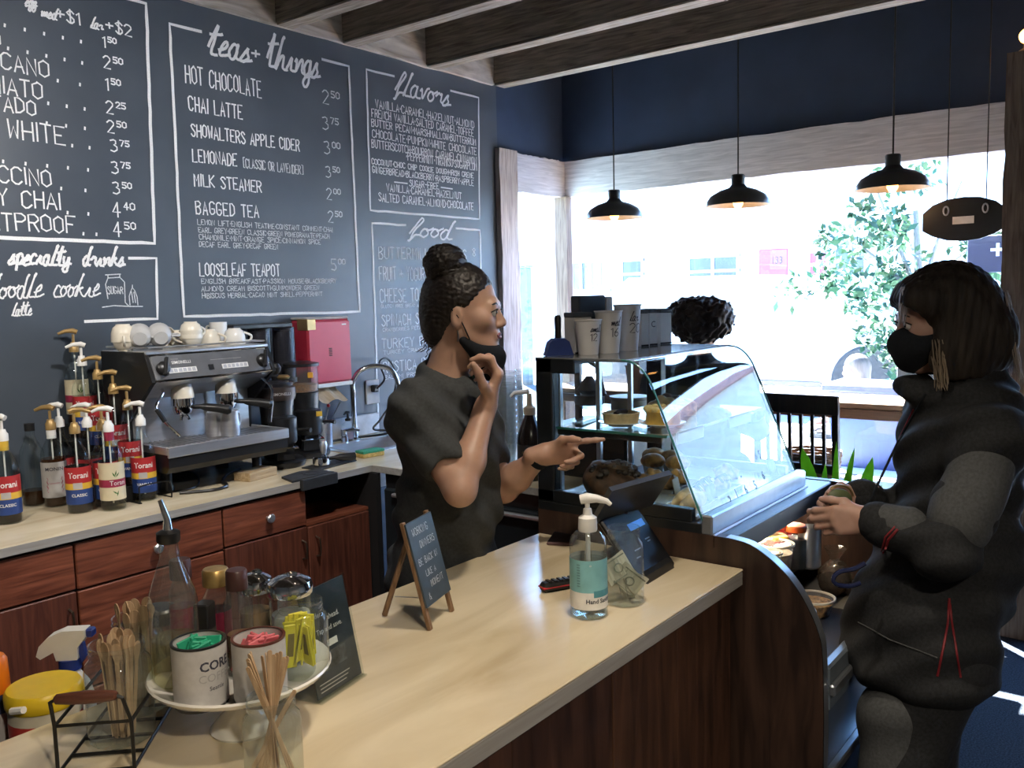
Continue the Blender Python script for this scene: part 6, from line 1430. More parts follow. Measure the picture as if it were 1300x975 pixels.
# ================================================================== people
def _seg(P, a, b, ra, rb):
    ba = b-a; L = float(ba @ ba) or 1e-9
    t = np.clip(((P-a) @ ba)/L, 0, 1)
    return np.linalg.norm(P-a-t[..., None]*ba, axis=-1)-(ra+(rb-ra)*t)
def _ell(P, c, r, A):
    q = (P-c) @ A.T
    k0 = np.linalg.norm(q/r, axis=-1); k1 = np.linalg.norm(q/(r*r), axis=-1)
    return k0*(k0-1)/np.maximum(k1, 1e-6)
def sdf_mesh(prims, res, name, noise=None, k0=.012):
    """one continuous skin over smoothly blended limbs: field on a grid, then surface nets"""
    lo = np.full(3, 1e9); hi = -lo; bx = []
    for p in prims:
        if p[0] == 'c': a, b, ra, rb = np.array(p[1], float), np.array(p[2], float), p[3], p[4]; m = max(ra, rb); l_, h_ = np.minimum(a, b)-m, np.maximum(a, b)+m
        else: c = np.array(p[1], float); m = max(p[2]); l_, h_ = c-m, c+m
        bx.append((l_, h_))
        if p[0] != 'x': lo = np.minimum(lo, l_); hi = np.maximum(hi, h_)
    lo -= 3*res+.012; hi += 3*res+.012
    n = np.ceil((hi-lo)/res).astype(int)+1
    V = np.full(n, .05, np.float32)
    for p, (l_, h_) in zip(prims, bx):
        k = p[-1] if len(p) > (5 if p[0] == 'c' else 4) else k0
        pad = .03+k*1.5
        i0 = np.maximum(0, np.floor((l_-pad-lo)/res).astype(int)); i1 = np.minimum(n, np.ceil((h_+pad-lo)/res).astype(int)+1)
        if (i1 <= i0).any(): continue
        ax = [lo[d]+res*np.arange(i0[d], i1[d]) for d in range(3)]
        P = np.stack(np.meshgrid(*ax, indexing='ij'), -1)
        if p[0] == 'c': D = _seg(P, np.array(p[1], float), np.array(p[2], float), p[3], p[4])
        else: D = _ell(P, np.array(p[1], float), np.array(p[2], float), np.array(p[3], float))
        S = V[i0[0]:i1[0], i0[1]:i1[1], i0[2]:i1[2]]
        if p[0] == 'x': D = -D; h = np.maximum(k-np.abs(S-D), 0)/k; S[...] = np.maximum(S, D)+h*h*k*.25
        else: h = np.maximum(k-np.abs(S-D), 0)/k; S[...] = np.minimum(S, D)-h*h*k*.25
    if noise is not None:
        ax = [lo[d]+res*np.arange(n[d]) for d in range(3)]
        V += noise(*np.meshgrid(*ax, indexing='ij', sparse=True)).astype(np.float32)
    I = V < 0
    c = [I[a:n[0]-1+a, b:n[1]-1+b, d:n[2]-1+d] for a in (0, 1) for b in (0, 1) for d in (0, 1)]
    anyi = c[0].copy(); alli = c[0].copy()
    for q in c[1:]: anyi |= q; alli &= q
    cells = np.argwhere(anyi & ~alli)
    ids = np.full(n-1, -1, np.int32); ids[tuple(cells.T)] = np.arange(len(cells))
    acc = np.zeros((len(cells), 3)); cnt = np.zeros(len(cells))
    cor = [(a, b, d) for a in (0, 1) for b in (0, 1) for d in (0, 1)]
    for u in cor:
        for d in range(3):
            if u[d]: continue
            w_ = list(u); w_[d] = 1
            v0 = V[cells[:, 0]+u[0], cells[:, 1]+u[1], cells[:, 2]+u[2]]; v1 = V[cells[:, 0]+w_[0], cells[:, 1]+w_[1], cells[:, 2]+w_[2]]
            m = (v0 < 0) != (v1 < 0); t = np.where(m, v0/np.where(m, v0-v1, 1), 0)
            pt = np.array(u, float)[None].repeat(len(cells), 0); pt[:, d] += t
            acc[m] += pt[m]; cnt[m] += 1
    vs = lo+res*(cells+acc/cnt[:, None])
    fs = []
    for d in range(3):
        e1, e2 = (d+1) % 3, (d+2) % 3
        sl0 = [slice(1, None)]*3; sl1 = [slice(1, None)]*3
        sl0[d] = slice(0, n[d]-1); sl1[d] = slice(1, n[d])
        sl0[e1] = sl1[e1] = slice(1, n[e1]-1); sl0[e2] = sl1[e2] = slice(1, n[e2]-1)
        A, B = I[tuple(sl0)], I[tuple(sl1)]
        ed = np.argwhere(A != B); flip = A[tuple(ed.T)]
        base = ed.copy(); base[:, e1] += 1; base[:, e2] += 1
        q = []
        for o1, o2 in ((0, 0), (-1, 0), (-1, -1), (0, -1)):
            cc = base.copy(); cc[:, e1] += o1; cc[:, e2] += o2; q.append(ids[tuple(cc.T)])
        q = np.stack(q, 1); q[~flip] = q[~flip][:, ::-1]; fs.append(q)
    fs = np.concatenate(fs); fs = fs[(fs >= 0).all(1)]
    me = bpy.data.meshes.new(name); me.vertices.add(len(vs)); me.vertices.foreach_set('co', vs.astype(np.float32).ravel())
    me.loops.add(fs.size); me.loops.foreach_set('vertex_index', fs.ravel().astype(np.int32))
    me.polygons.add(len(fs)); me.polygons.foreach_set('loop_start', np.arange(0, fs.size, 4, dtype=np.int32)); me.polygons.foreach_set('loop_total', np.full(len(fs), 4, np.int32))
    me.polygons.foreach_set('use_smooth', np.ones(len(fs), bool)); me.update(calc_edges=True); me.validate()
    return me
def skinned(name, prims, res, m, parent, noise=None, k0=.012):
    o = np.array(parent.location)
    me = sdf_mesh(prims, res, name, noise, k0)
    me.transform(Matrix.Translation(tuple(-o)))
    return put(name, me, m, parent)
def px(u, v, depth): return CAM+ray(u, v)*depth
def frame(f):
    f = np.array([f[0], f[1], 0.]); f /= np.linalg.norm(f)
    return f, np.array([-f[1], f[0], 0.]), np.array([0., 0., 1.])
def unit(v): v = np.array(v, float); return v/np.linalg.norm(v)
def hand(out, W, d, n, th, curls, thumb=(.5, .5, .35), s=1.0, spread=.05, k=.006):
    """palm, four fingers of unequal length bent at three joints, and a thumb leaving the side of the palm"""
    d, n, th = unit(d), unit(n), unit(th); W = np.array(W, float)
    Ls = (.086, .090, .084, .075); os = (.027, .009, -.009, -.026)
    ph = ((.043, .026, .021), (.047, .030, .022), (.043, .028, .021), (.034, .021, .019)); rr = (.0092, .0095, .0090, .0078)
    out.append(('c', W-d*.03*s, W+d*.012*s, .024*s, .025*s, .015))
    for i in range(4):
        mcp = W+(d*Ls[i]+th*os[i])*s
        out.append(('c', W+(d*.012+th*os[i]*.62)*s, mcp, .0165*s, .0118*s, .012))
        a = 0; p = mcp; dd = unit(d+th*spread*(1.5-i))
        for j in range(3):
            a += curls[i][j]; q = p+(dd*math.cos(a)+n*math.sin(a))*ph[i][j]*s
            out.append(('c', p, q, (rr[i]-.0009*j)*s, (rr[i]-.0009*(j+1))*s, k)); p = q
    p = W+(d*.022+th*.026)*s; a0, a1, a2 = thumb
    v = unit(th*math.cos(a0)+d*math.sin(a0)+n*a2)
    q = p+v*.046*s; out.append(('c', W+(d*.03+th*.012)*s, q, .017*s, .0115*s, .012))
    v2 = unit(th*math.cos(a0+a1)+d*math.sin(a0+a1)+n*a2*1.3); q2 = q+v2*.033*s; out.append(('c', q, q2, .0108*s, .0098*s, k))
    v3 = unit(v2+n*.25); out.append(('c', q2, q2+v3*.024*s, .0098*s, .0080*s, k))
def head(out, H, f, tilt=0, s=.92, nod=0):
    """skull, jaw, brow, nose, lips, lids and ears about the head centre H, facing f"""
    f, l, u = frame(f)
    f2 = unit(f*math.cos(nod)-u*math.sin(nod)); u2 = unit(np.cross(f2, l)); 
    if u2[2] < 0: u2 = -u2
    A = np.stack([f2, l, u2])
    T = lambda x, y, z: H+s*(f2*x+l*y+u2*z)
    E = lambda c, r, k=.02: out.append(('e', T(*c), [q*s for q in r], A, k*s))
    Cc = lambda a, b, ra, rb, k=.012: out.append(('c', T(*a), T(*b), ra*s, rb*s, k*s))
    E((-.012, 0, .030), (.098, .077, .098)); E((.028, 0, -.045), (.066, .056, .076), .03)
    Cc((.070, -.008, -.098), (.070, .008, -.098), .020, .020, .03)
    for y in (-1, 1):
        Cc((.0, y*.050, -.050), (.058, y*.018, -.094), .020, .018, .03); E((.058, y*.040, -.018), (.026, .022, .022), .03)
        out.append(('x', T(.100, y*.032, .004), [.016*s, .017*s, .011*s], A, .012*s))
        E((.078, y*.031, .003), (.0135, .0145, .0125), .005)
        E((-.004, y*.077, -.012), (.017, .008, .030), .006); out.append(('x', T(.0, y*.086, -.010), [.009*s, .006*s, .017*s], A, .006*s))
        E((.098, y*.010, -.034), (.009, .0065, .0065), .006)
    Cc((.083, -.030, .022), (.083, .030, .022), .012, .012, .02)
    Cc((.088, 0, .012), (.107, 0, -.026), .0065, .0105, .012)
    Cc((.090, -.017, -.056), (.090, .017, -.056), .007, .007, .008); Cc((.089, -.014, -.0675), (.089, .014, -.0675), .0078, .0078, .008)
    return T, A
m_skin = mat('tan_skin', (.46, .275, .20), .45, var=.08, scale=25, sub=.12)
m_skin2 = mat('fair_skin', (.42, .25, .19), .5, var=.08, scale=25, sub=.12)
m_hair = mat('black_hair', (.012, .008, .007), .45, var=.5, scale=70, bump=.8, detail=8)
m_tee = mat('grey_tee', (.055, .059, .062), .9, var=.10, scale=120, bump=.1, spec=.15)
m_mask = mat('black_mask', (.012, .014, .018), .95, var=.1, scale=150, spec=.2)
m_jeans = mat('dark_trousers', (.018, .02, .026), .9, var=.15, scale=100, spec=.15)
m_shoe = mat('dark_shoe', (.02, .018, .017), .6)
m_eye = mat('eye_white', (.62, .60, .58), .2); m_iris = mat('dark_iris', (.02, .010, .006), .1); m_lip = mat('lip', (.34, .11, .10), .4)
def eyes(T, A, parent, s=.92):
    o = np.array(parent.location)
    for y in (-1, 1):
        c = T(.0845, y*.032, .002)-o; fw = unit(A[0]+A[1]*y*.12)
        e = G().ball(tuple(c), .0122*s, 14, 10).build('eye', m_eye, parent); G().ball(tuple(c+fw*.0078*s), .0060*s, 12, 8).build('iris', m_iris, e)
        ld = [tuple(T(.0865, y*.0195, .003)-o), tuple(T(.0975, y*.027, .0105)-o), tuple(T(.0965, y*.037, .0105)-o), tuple(T(.083, y*.0465, .003)-o)]
        G().tube(catmull(ld, 4), [.0012]+[.0019]*11+[.0012], 6).build('upper_lash', m_hair, e)
        pts = [tuple(T(.0935, y*.016, .021)-o), tuple(T(.0945, y*.030, .027)-o), tuple(T(.086, y*.046, .023)-o)]
        G().tube(catmull(pts, 4), [.002, .0026, .0028, .0030, .0034, .0034, .003, .0022, .0014], 6, flat=.6).build('eyebrow', m_hair, parent)
def curly(a, fr, seed=0):
    r = np.random.RandomState(seed); ws = r.normal(0, fr, (9, 3)); ps = r.uniform(0, 6.28, 9)
    def fn(x, y, z):
        o = 0
        for w_, p in zip(ws, ps): o = o+np.sin(w_[0]*x+w_[1]*y+w_[2]*z+p)
        return o*a/3
    return fn
def folds(a, d1, fr, seed=0):
    r = np.random.RandomState(seed); d1 = np.array(d1, float)
    def fn(x, y, z):
        w_ = r.normal(0, 4, 3)
        s1 = np.sin(fr*(d1[0]*x+d1[1]*y+d1[2]*z)+1.3*np.sin(9*x+3*z)+1.1*np.sin(7*y-5*z)); s2 = np.sin(fr*.55*(d1[2]*x-d1[1]*y+d1[0]*z)+1.7*np.sin(6*y+8*z))
        return a*(s1*.6+s2*.6)
    return fn

# ------------------------------------------------------------------ barista
fb, lb_, up_ = frame((.385, -.921))
BX = px(566, 600, 2.28); BX[2] = 0
ba = thing('person', 'person in a grey tee behind the counter, holding down a black mask and pointing', 'person', tuple(BX))
Hb = px(590, 397, 2.22)
body = []
T, A = head(body, Hb, (.46, -.888), nod=.03)
body.append(('c', T(-.025, 0, -.065), T(-.055, 0, -.19), .050, .056, .03))
ch = px(566, 560, 2.29); ws_ = px(564, 645, 2.33); hp = px(560, 735, 2.37)
AB = np.stack([fb, lb_, up_])
body += [('e', ch+up_*.02, [.10, .150, .16], AB, .05), ('e', ws_, [.10, .135, .14], AB, .05), ('e', hp, [.115, .155, .14], AB, .05)]
Sr, Er, Wr = ch-lb_*.165+up_*.095+fb*-.02, px(584, 622, 2.03), px(616, 518, 2.12)
Sl, El, Wl = ch+lb_*.165+up_*.095-fb*.02, px(640, 620, 2.36), px(688, 577, 2.26)
for S_, E_, W_ in ((Sr, Er, Wr), (Sl, El, Wl)):
    body += [('c', S_, E_, .048, .037, .02), ('c', E_, E_+(W_-E_)*.35, .035, .037, .02), ('c', E_+(W_-E_)*.35, W_, .037, .024, .02)]
vr = VM[0]; vf = VM[2]; vu = -VM[1]
c1, c2_ = (1.1, 1.35, .7), (1.2, 1.4, .8)
hand(body, Wr, vu*.92+vr*.36, -vr*.9+vu*.3-vf*.1, -vf, [(.75, 1.0, .5), (.9, 1.25, .6), (1.0, 1.3, .6), (1.1, 1.3, .6)], (.85, .3, .6), 1.0)
hand(body, Wl, vr*.985+vu*.10, -vf*.85-vu*.45, vu*.9-vf*.3, [(.08, .06, .05), (1.15, 1.25, .6), (1.25, 1.3, .6), (1.3, 1.3, .6)], (.95, .35, .45), .90)
for s_ in (-1, 1):
    kn = hp+lb_*s_*.085+fb*.02; kn[2] = .47; an = hp+lb_*s_*.09; an[2] = .09
    body += [('c', hp+lb_*s_*.08-up_*.05, kn, .082, .056, .03), ('c', kn, an, .054, .036, .03), ('c', an-up_*.04, an-up_*.055+fb*.13, .035, .028, .03)]
skinned('body', body, .0034, m_skin, ba)
eyes(T, A, ba)
o_ = np.array(ba.location)
G().tube(catmull([tuple(T(.0945, -.020, -.061)-o_), tuple(T(.0985, -.008, -.0565)-o_), tuple(T(.0985, .0, -.058)-o_), tuple(T(.0985, .008, -.0565)-o_), tuple(T(.0945, .020, -.061)-o_)], 4), .0035, 6).build('lips', m_lip, ba)
G().tube(catmull([tuple(T(.0945, -.018, -.0625)-o_), tuple(T(.0985, .0, -.067)-o_), tuple(T(.0945, .018, -.0625)-o_)], 5), .0040, 6).build('lips', m_lip, ba)
tee = [('e', ch+up_*.02+fb*.012, [.128, .178, .175], AB, .05), ('e', ch-up_*.01+fb*.055, [.085, .13, .085], AB, .05), ('e', ws_+fb*.012, [.140, .165, .14], AB, .06), ('e', hp+up_*.03+fb*.005, [.150, .182, .12], AB, .05),
       ('c', T(-.055, 0, -.175), T(-.055, 0, -.20), .066, .085, .04), ('c', Sr+lb_*.03, Sr+(Er-Sr)*.62, .066, .062, .04), ('c', Sr+lb_*.12+up_*.01, Sr, .065, .064, .05), ('c', Sl-lb_*.12+up_*.01, Sl, .065, .064, .05), ('c', Sl, Sl+(El-Sl)*.62, .064, .060, .04)]
sh_cut = Sr+(Er-Sr)*.80
tee.append(('x', Sr+(Er-Sr)*.99, [.078, .078, .078], np.eye(3), .006))
tee.append(('x', T(-.040, 0, -.145), [.064, .064, .05], np.eye(3), .008))
skinned('tee_shirt', tee, .0042, m_tee, ba, noise=folds(.0058, (.62, -.35, .70), 95, 3))
tr_ = []
for s_ in (-1, 1):
    kn = hp+lb_*s_*.085+fb*.02; kn[2] = .47; an = hp+lb_*s_*.09; an[2] = .10
    tr_ += [('c', hp+lb_*s_*.08-up_*.04, kn, .096, .068, .03), ('c', kn, an, .066, .058, .03)]
tr_.append(('e', hp-up_*.02, [.142, .18, .12], AB, .05))
skinned('trousers', tr_, .008, m_jeans, ba)
for s_ in (-1, 1):
    an = hp+lb_*s_*.09; an[2] = .05; skinned('shoe', [('c', an-fb*.04, an+fb*.16, .048, .042), ('c', an, an+up_*.05, .045, .04)], .006, m_shoe, ba)
# hair: swept back with a curly bun
hr = [('e', T(-.020, 0, .040), [.100*.94, .083*.94, .100*.94], A, .02), ('e', T(-.070, 0, -.02), [.05, .062, .075], A, .03), ('c', T(-.075, 0, -.06), T(-.07, 0, -.10), .030, .018, .02)]
hr.append(('x', T(.095, 0, -.035), [.088, .12, .098], A, .012))
for y in (-1, 1): hr.append(('x', T(.012, y*.095, -.030), [.040, .030, .052], A, .01))
skinned('hair', hr, .0030, m_hair, ba, noise=curly(.0011, 420, 4))
bun = px(565, 334, 2.20)
skinned('hair_bun', [('e', bun, [.054, .054, .048], A, .02), ('c', bun-up_*.03, bun-up_*.055+fb*.01, .040, .034, .02)], .0030, m_hair, ba, noise=curly(.0026, 420, 9))
for k in range(16):
    r_ = random.Random(k); b0 = T(-.088+r_.uniform(-.012, .01), r_.uniform(-.045, .02), -.055+r_.uniform(-.045, .02)) if k < 9 else bun+np.array([r_.uniform(-.04, .02), r_.uniform(-.03, .04), -.035+r_.uniform(-.012, .01)])
    pts = [tuple(b0-o_+(-fb)*.005*j+up_*(-.006*j)+.005*np.array((math.sin(j*1.6+k), math.cos(j*1.6+k), 0))) for j in range(6)]
    G().tube(catmull(pts, 3), .0013, 5).build('hair_curl', m_hair, ba)
# mask pulled under the chin, its strap, and a watch band
mk = [('e', T(.064, 0, -.112), [.040, .050, .026], A, .02), ('e', T(.070, 0, -.140), [.036, .042, .044], A, .03), ('c', T(.012, -.062, -.072), T(.06, -.036, -.118), .012, .026, .02), ('c', T(.012, .062, -.072), T(.06, .036, -.118), .012, .026, .02)]
skinned('face_mask', mk, .0035, m_mask, ba, noise=folds(.0015, (.3, .3, .9), 120, 5))
for y in (-1, 1): G().tube(catmull([tuple(T(-.018, y*.080, .012)-o_), tuple(T(.008, y*.078, -.02)-o_), tuple(T(.030, y*.069, -.070)-o_)], 5), .0018, 6).build('mask_strap', m_mask, ba)
d_ = unit(Wl-El); wc = Wl-d_*.018
MW = Matrix.Translation(tuple(wc-o_)) @ Vector(d_).to_track_quat('Z', 'Y').to_matrix().to_4x4()
G().lathe([(.0285, -.009), (.031, -.008), (.031, .008), (.0285, .009)], 22, MW, cap=False).build('watch_band', m_mask, ba)
G().tube([tuple(T(.0, -.083, -.045)-o_), tuple(T(.002, -.084, -.06)-o_), tuple(T(.0, -.083, -.075)-o_)], .0018, 6).build('earring', m_chrome, ba)

# ------------------------------------------------------------------ customer
fc_, lc_, _ = frame((-.50, .866))
CX = px(1205, 620, 2.14); CX[2] = 0
cu = thing('person', 'customer in a dark jacket and mask with a grey-blond bob at the pastry case', 'person', tuple(CX)); o_ = np.array(cu.location)
Hc = px(1193, 408, 2.10)
body = []
T, A = head(body, Hc, (-.53, .848), nod=.10, s=.95)
body.append(('c', T(-.025, 0, -.065), T(-.05, 0, -.18), .050, .055, .03))
AC = np.stack([fc_, lc_, up_])
ch = px(1220, 585, 2.14); ws_ = px(1205, 700, 2.14); hp = px(1180, 800, 2.14)
body += [('e', ch, [.12, .17, .18], AC, .05), ('e', ws_, [.125, .16, .15], AC, .05), ('e', hp, [.13, .17, .14], AC, .05)]
Sl, El, Wl = ch+lc_*.17+up_*.085, px(1205, 700, 1.92), px(1108, 660, 2.02)
Sr, Er, Wr = ch-lc_*.17+up_*.085, px(1160, 680, 2.34), px(1092, 628, 2.16)
for S_, E_, W_ in ((Sl, El, Wl), (Sr, Er, Wr)): body += [('c', S_, E_, .046, .040, .02), ('c', E_, W_, .040, .027, .02)]
hand(body, Wl, -vr*.93-vu*.05+vf*.2, vf*.9-vu*.25-vr*.2, vu, [(.7, .9, .5), (.85, 1.0, .5), (.95, 1.0, .5), (1.0, 1.0, .5)], (1.0, .25, .5), .95)
hand(body, Wr, -vr*.93-vu*.28-vf*.1, -vf*.85-vu*.4-vr*.2, vu, [(.8, 1.0, .5), (.95, 1.1, .5), (1.05, 1.1, .5), (1.1, 1.1, .5)], (.95, .3, .55), .95)
for s_ in (-1, 1):
    kn = hp+lc_*s_*.09+fc_*(.03+.05*s_); kn[2] = .47; an = hp+lc_*s_*.10+fc_*.05*s_; an[2] = .09
    body += [('c', hp+lc_*s_*.08-up_*.05, kn, .085, .058, .03), ('c', kn, an, .056, .038, .03), ('c', an-up_*.04, an-up_*.055+fc_*.13, .035, .028, .03)]
skinned('body', body, .0038, m_skin2, cu)
eyes(T, A, cu, .95)
# jacket with patches, pocket flaps and red piping
m_jk = mat('charcoal_jacket', (.020, .021, .023), .85, var=.2, scale=150, bump=.15, spec=.2)
m_jk2 = mat('grey_jacket_panel', (.065, .068, .070), .85, var=.15, scale=150, bump=.15, spec=.2)
m_pipe = mat('red_piping', (.20, .012, .018), .6)
hem = hp-up_*.07+fc_*.01
jk = [('e', ch+up_*.02, [.142, .188, .20], AC, .06), ('e', ws_+fc_*.0, [.155, .19, .19], AC, .06), ('e', hp+up_*.03+fc_*.02, [.165, .20, .17], AC, .06), ('e', hem+fc_*.02, [.175, .205, .09], AC, .05),
      ('c', T(-.055, 0, -.155), T(-.055, 0, -.19), .080, .11, .04), ('c', T(.0, .045, -.185), T(.095, .018, -.165), .034, .024, .03), ('c', T(.0, -.045, -.185), T(.095, -.018, -.165), .034, .024, .03)]
for S_, E_, W_ in ((Sl, El, Wl), (Sr, Er, Wr)): jk += [('c', S_, E_, .070, .060, .035), ('c', E_, W_-unit(W_-E_)*.01, .060, .042, .03), ('c', S_-(S_-ch)*.4+up_*.015, S_, .075, .072, .05)]
jk.append(('x', T(-.02, 0, -.115), [.075, .068, .07], AC, .01))
jk.append(('x', np.array([hp[0], hp[1], hp[2]-.235]), [.5, .5, .12], np.eye(3), .01))
skinned('jacket', jk, .0048, m_jk, cu, noise=folds(.0085, (.40, .3, .75), 90, 7))
# lighter panel over the shoulder and upper arm, and along the forearm
m_ = unit(lc_*.8-fc_*.1)
skinned('shoulder_panel', [('c', Sl+(El-Sl)*.22+lc_*.008, Sl+(El-Sl)*.75+lc_*.006, .0695, .0655, .02)], .0048, m_jk2, cu, noise=folds(.0050, (.35, .3, .85), 45, 7))
d_ = unit(Wl-El)
skinned('forearm_panel', [('c', El+d_*.10-vf*.010+vu*.006, Wl-d_*.03-vf*.008+vu*.005, .052, .041, .02)], .0045, m_jk2, cu, noise=folds(.004, (.35, .3, .85), 45, 8))
skinned('cuff', [('c', Wl-d_*.035, Wl-d_*.012, .051, .047, .01)], .004, m_jk, cu); d2 = unit(Wr-Er); skinned('cuff', [('c', Wr-d2*.035, Wr-d2*.012, .048, .044, .01)], .004, m_jk, cu)
def on_jacket(u, v, dep): return tuple(px(u, v, dep)-o_)
def surf_line(pts, r, name, m):
    """a seam laid on the jacket: cast from the camera side onto its surface"""
    jo = [c for c in cu.children if c.name.startswith('jacket')][0]; out = []
    den = [(a[0]+(b[0]-a[0])*k/6, a[1]+(b[1]-a[1])*k/6) for a, b in zip(pts[:-1], pts[1:]) for k in range(6)]+[pts[-1]]
    for u, v in den:
        d = ray(u, v); hit, loc, nr, ix = jo.ray_cast(Vector(tuple(CAM-o_)), Vector(tuple(d)))
        if hit: out.append(tuple(loc+nr*.001))
    if len(out) > 1: G().tube(catmull(out, 3), r, 6).build(name, m, cu)
bpy.context.view_layer.update()
surf_line([(1205, 760), (1203, 790), (1198, 820), (1190, 858)], .0025, 'red_piping', m_pipe); surf_line([(1205, 760), (1208, 790), (1213, 820), (1219, 860)], .0025, 'red_piping', m_pipe)
surf_line([(1140, 672), (1128, 685), (1122, 702)], .003, 'red_piping', m_pipe); surf_line([(1137, 668), (1124, 682), (1119, 700)], .002, 'red_piping', m_pipe); surf_line([(1160, 520), (1140, 560), (1118, 610)], .002, 'red_piping', m_pipe)
surf_line([(1090, 790), (1130, 812), (1190, 835)], .0018, 'hem_seam', m_jk2); surf_line([(1175, 500), (1150, 545), (1125, 590), (1102, 640)], .003, 'zip', m_mask)
tr_ = [('e', hp-up_*.02, [.15, .185, .12], AC, .05)]
for s_ in (-1, 1):
    kn = hp+lc_*s_*.09+fc_*(.03+.05*s_); kn[2] = .47; an = hp+lc_*s_*.10+fc_*.05*s_; an[2] = .10
    tr_ += [('c', hp+lc_*s_*.085-up_*.04, kn, .105, .082, .03), ('c', kn, an, .080, .078, .03)]
skinned('trousers', tr_, .006, m_jk, cu, noise=folds(.006, (.3, .3, .9), 50, 2))
for s_ in (-1, 1):
    an = hp+lc_*s_*.10+fc_*.05*s_; an[2] = .05; skinned('shoe', [('c', an-fc_*.04, an+fc_*.16, .048, .042), ('c', an, an+up_*.05, .05, .045)], .006, m_shoe, cu)
    kn = hp+lc_*s_*.09+fc_*(.03+.05*s_); kn[2] = .47; skinned('knee_panel', [('c', kn+fc_*.025+up_*.10, kn+fc_*.03-up_*.22, .082, .072, .02)], .006, m_jk2, cu, noise=folds(.006, (.3, .3, .9), 50, 2))
# bob of grey-blond hair
m_bob = mat('brown_grey_hair', (.014, .010, .008), .6, var=.5, scale=60, bump=.7, stretch=(1, 1, .12), col2=(.036, .028, .022), detail=8, spec=.25); m_blond = mat('blond_strand', (.26, .20, .14), .45, var=.2, scale=60, stretch=(1, 1, .1))
hb = [('e', T(-.022, 0, .045), [.112, .093, .100], A, .02), ('e', T(-.074, 0, -.045), [.100, .098, .115], A, .04), ('e', T(-.015, .072, -.075), [.072, .030, .090], A, .02), ('e', T(-.015, -.072, -.075), [.072, .030, .090], A, .02), ('e', T(.055, .035, .060), [.045, .05, .045], A, .03), ('e', T(.055, -.035, .060), [.045, .05, .045], A, .03)]
hb.append(('x', T(.125, 0, -.030), [.085, .14, .085], A, .012)); hb.append(('x', T(.02, 0, -.185), [.20, .20, .045], A, .01)); hb.append(('x', T(.06, 0, -.13), [.075, .058, .09], A, .01))
skinned('hair', hb, .0040, m_bob, cu, noise=lambda x, y, z: .0011*(np.sin(330*x+110*y+8*np.sin(9*z))+np.sin(290*y-170*x+7*np.sin(8*z+1))))
rn = random.Random(12)
for k in range(120):
    back = k >= 40
    if back: a = rn.uniform(PI*.75, PI*1.25); r0 = .125; z0, z1 = rn.uniform(.0, .06), rn.uniform(-.165, -.12); x, y = -.045+r0*math.cos(a)*.92, r0*math.sin(a)*.86
    elif k < 26: x, y = rn.uniform(.030, .060), .086+rn.uniform(0, .010); z0, z1 = rn.uniform(-.10, -.03), rn.uniform(-.165, -.13)
    else: x, y = rn.uniform(.085, .105), rn.uniform(.02, .06); z0, z1 = rn.uniform(.085, .10), rn.uniform(.0, .035)
    pts = [tuple(T(x*(1+(.10 if back else 0)*t_)+rn.uniform(-.003, .003)-(0 if back or k < 26 else -.012*t_), y*(1+.08*t_)+rn.uniform(-.003, .003), z0+(z1-z0)*t_)-o_) for t_ in (0, .33, .66, 1)]
    G().tube(catmull(pts, 3), [.0006]+[.0013]*8+[.0004], 5).build('hair_strand', m_blond, cu)
mk = [('e', T(.060, 0, -.055), [.062, .062, .052], A, .02), ('e', T(.080, 0, -.042), [.040, .032, .030], A, .03), ('c', T(.02, .068, -.045), T(.07, .035, -.05), .020, .03, .02), ('c', T(.02, -.068, -.045), T(.07, -.035, -.05), .020, .03, .02), ('e', T(.070, 0, -.095), [.034, .034, .026], A, .03)]
skinned('face_mask', mk, .0038, m_mask, cu, noise=folds(.001, (.3, .3, .9), 120, 5))
# purse in the hands and a hook-handled umbrella on the arm
pu = px(1066, 634, 2.10); t = thing('coin_purse', 'small green clasp purse held in the customer\'s hands', 'purse', tuple(pu)); Mq = Matrix.Rotation(R(-40), 4, 'Z') @ Matrix.Rotation(R(20), 4, 'Y')
G().ball((0, 0, 0), (.034, .014, .026), 16, 10, Mq).build('pouch', mat('green_leather', (.10, .12, .055), .5), t); G().tube([tuple(Mq @ Vector((.034*math.cos(R(a)), 0, .008+.026*math.sin(R(a))))) for a in range(20, 161, 20)], .003, 6).build('clasp_frame', m_brass, t)
kq = px(1042, 652, 2.09); t = thing('key_fob', 'black key fob in the customer\'s near hand', 'key fob', tuple(kq)); G().box(-.028, .022, -.010, .010, -.008, .008, b=.004, M=Matrix.Rotation(R(-52), 4, 'Z')).build('fob', m_blackplastic, t); G().lathe([(.008, -.002), (.008, .002), (.011, .002), (.011, -.002)], 14, Matrix.Rotation(R(-52), 4, 'Z') @ Matrix.Translation((.03, 0, 0)), cap=False).build('ring', m_chrome, t)
uh = [px(u, v, 1.99) for u, v in ((1098, 715), (1085, 722), (1066, 726), (1058, 734), (1062, 742), (1078, 744), (1092, 740))]; t = thing('hook_handle', 'dark blue hooked handle hanging at the customer\'s jacket', 'handle', tuple(uh[-1]))
G().tube(catmull([tuple(p-uh[-1]) for p in uh], 5), .0055, 9).build('hook', mat('navy_gloss', (.015, .02, .06), .12, coat=.5), t)
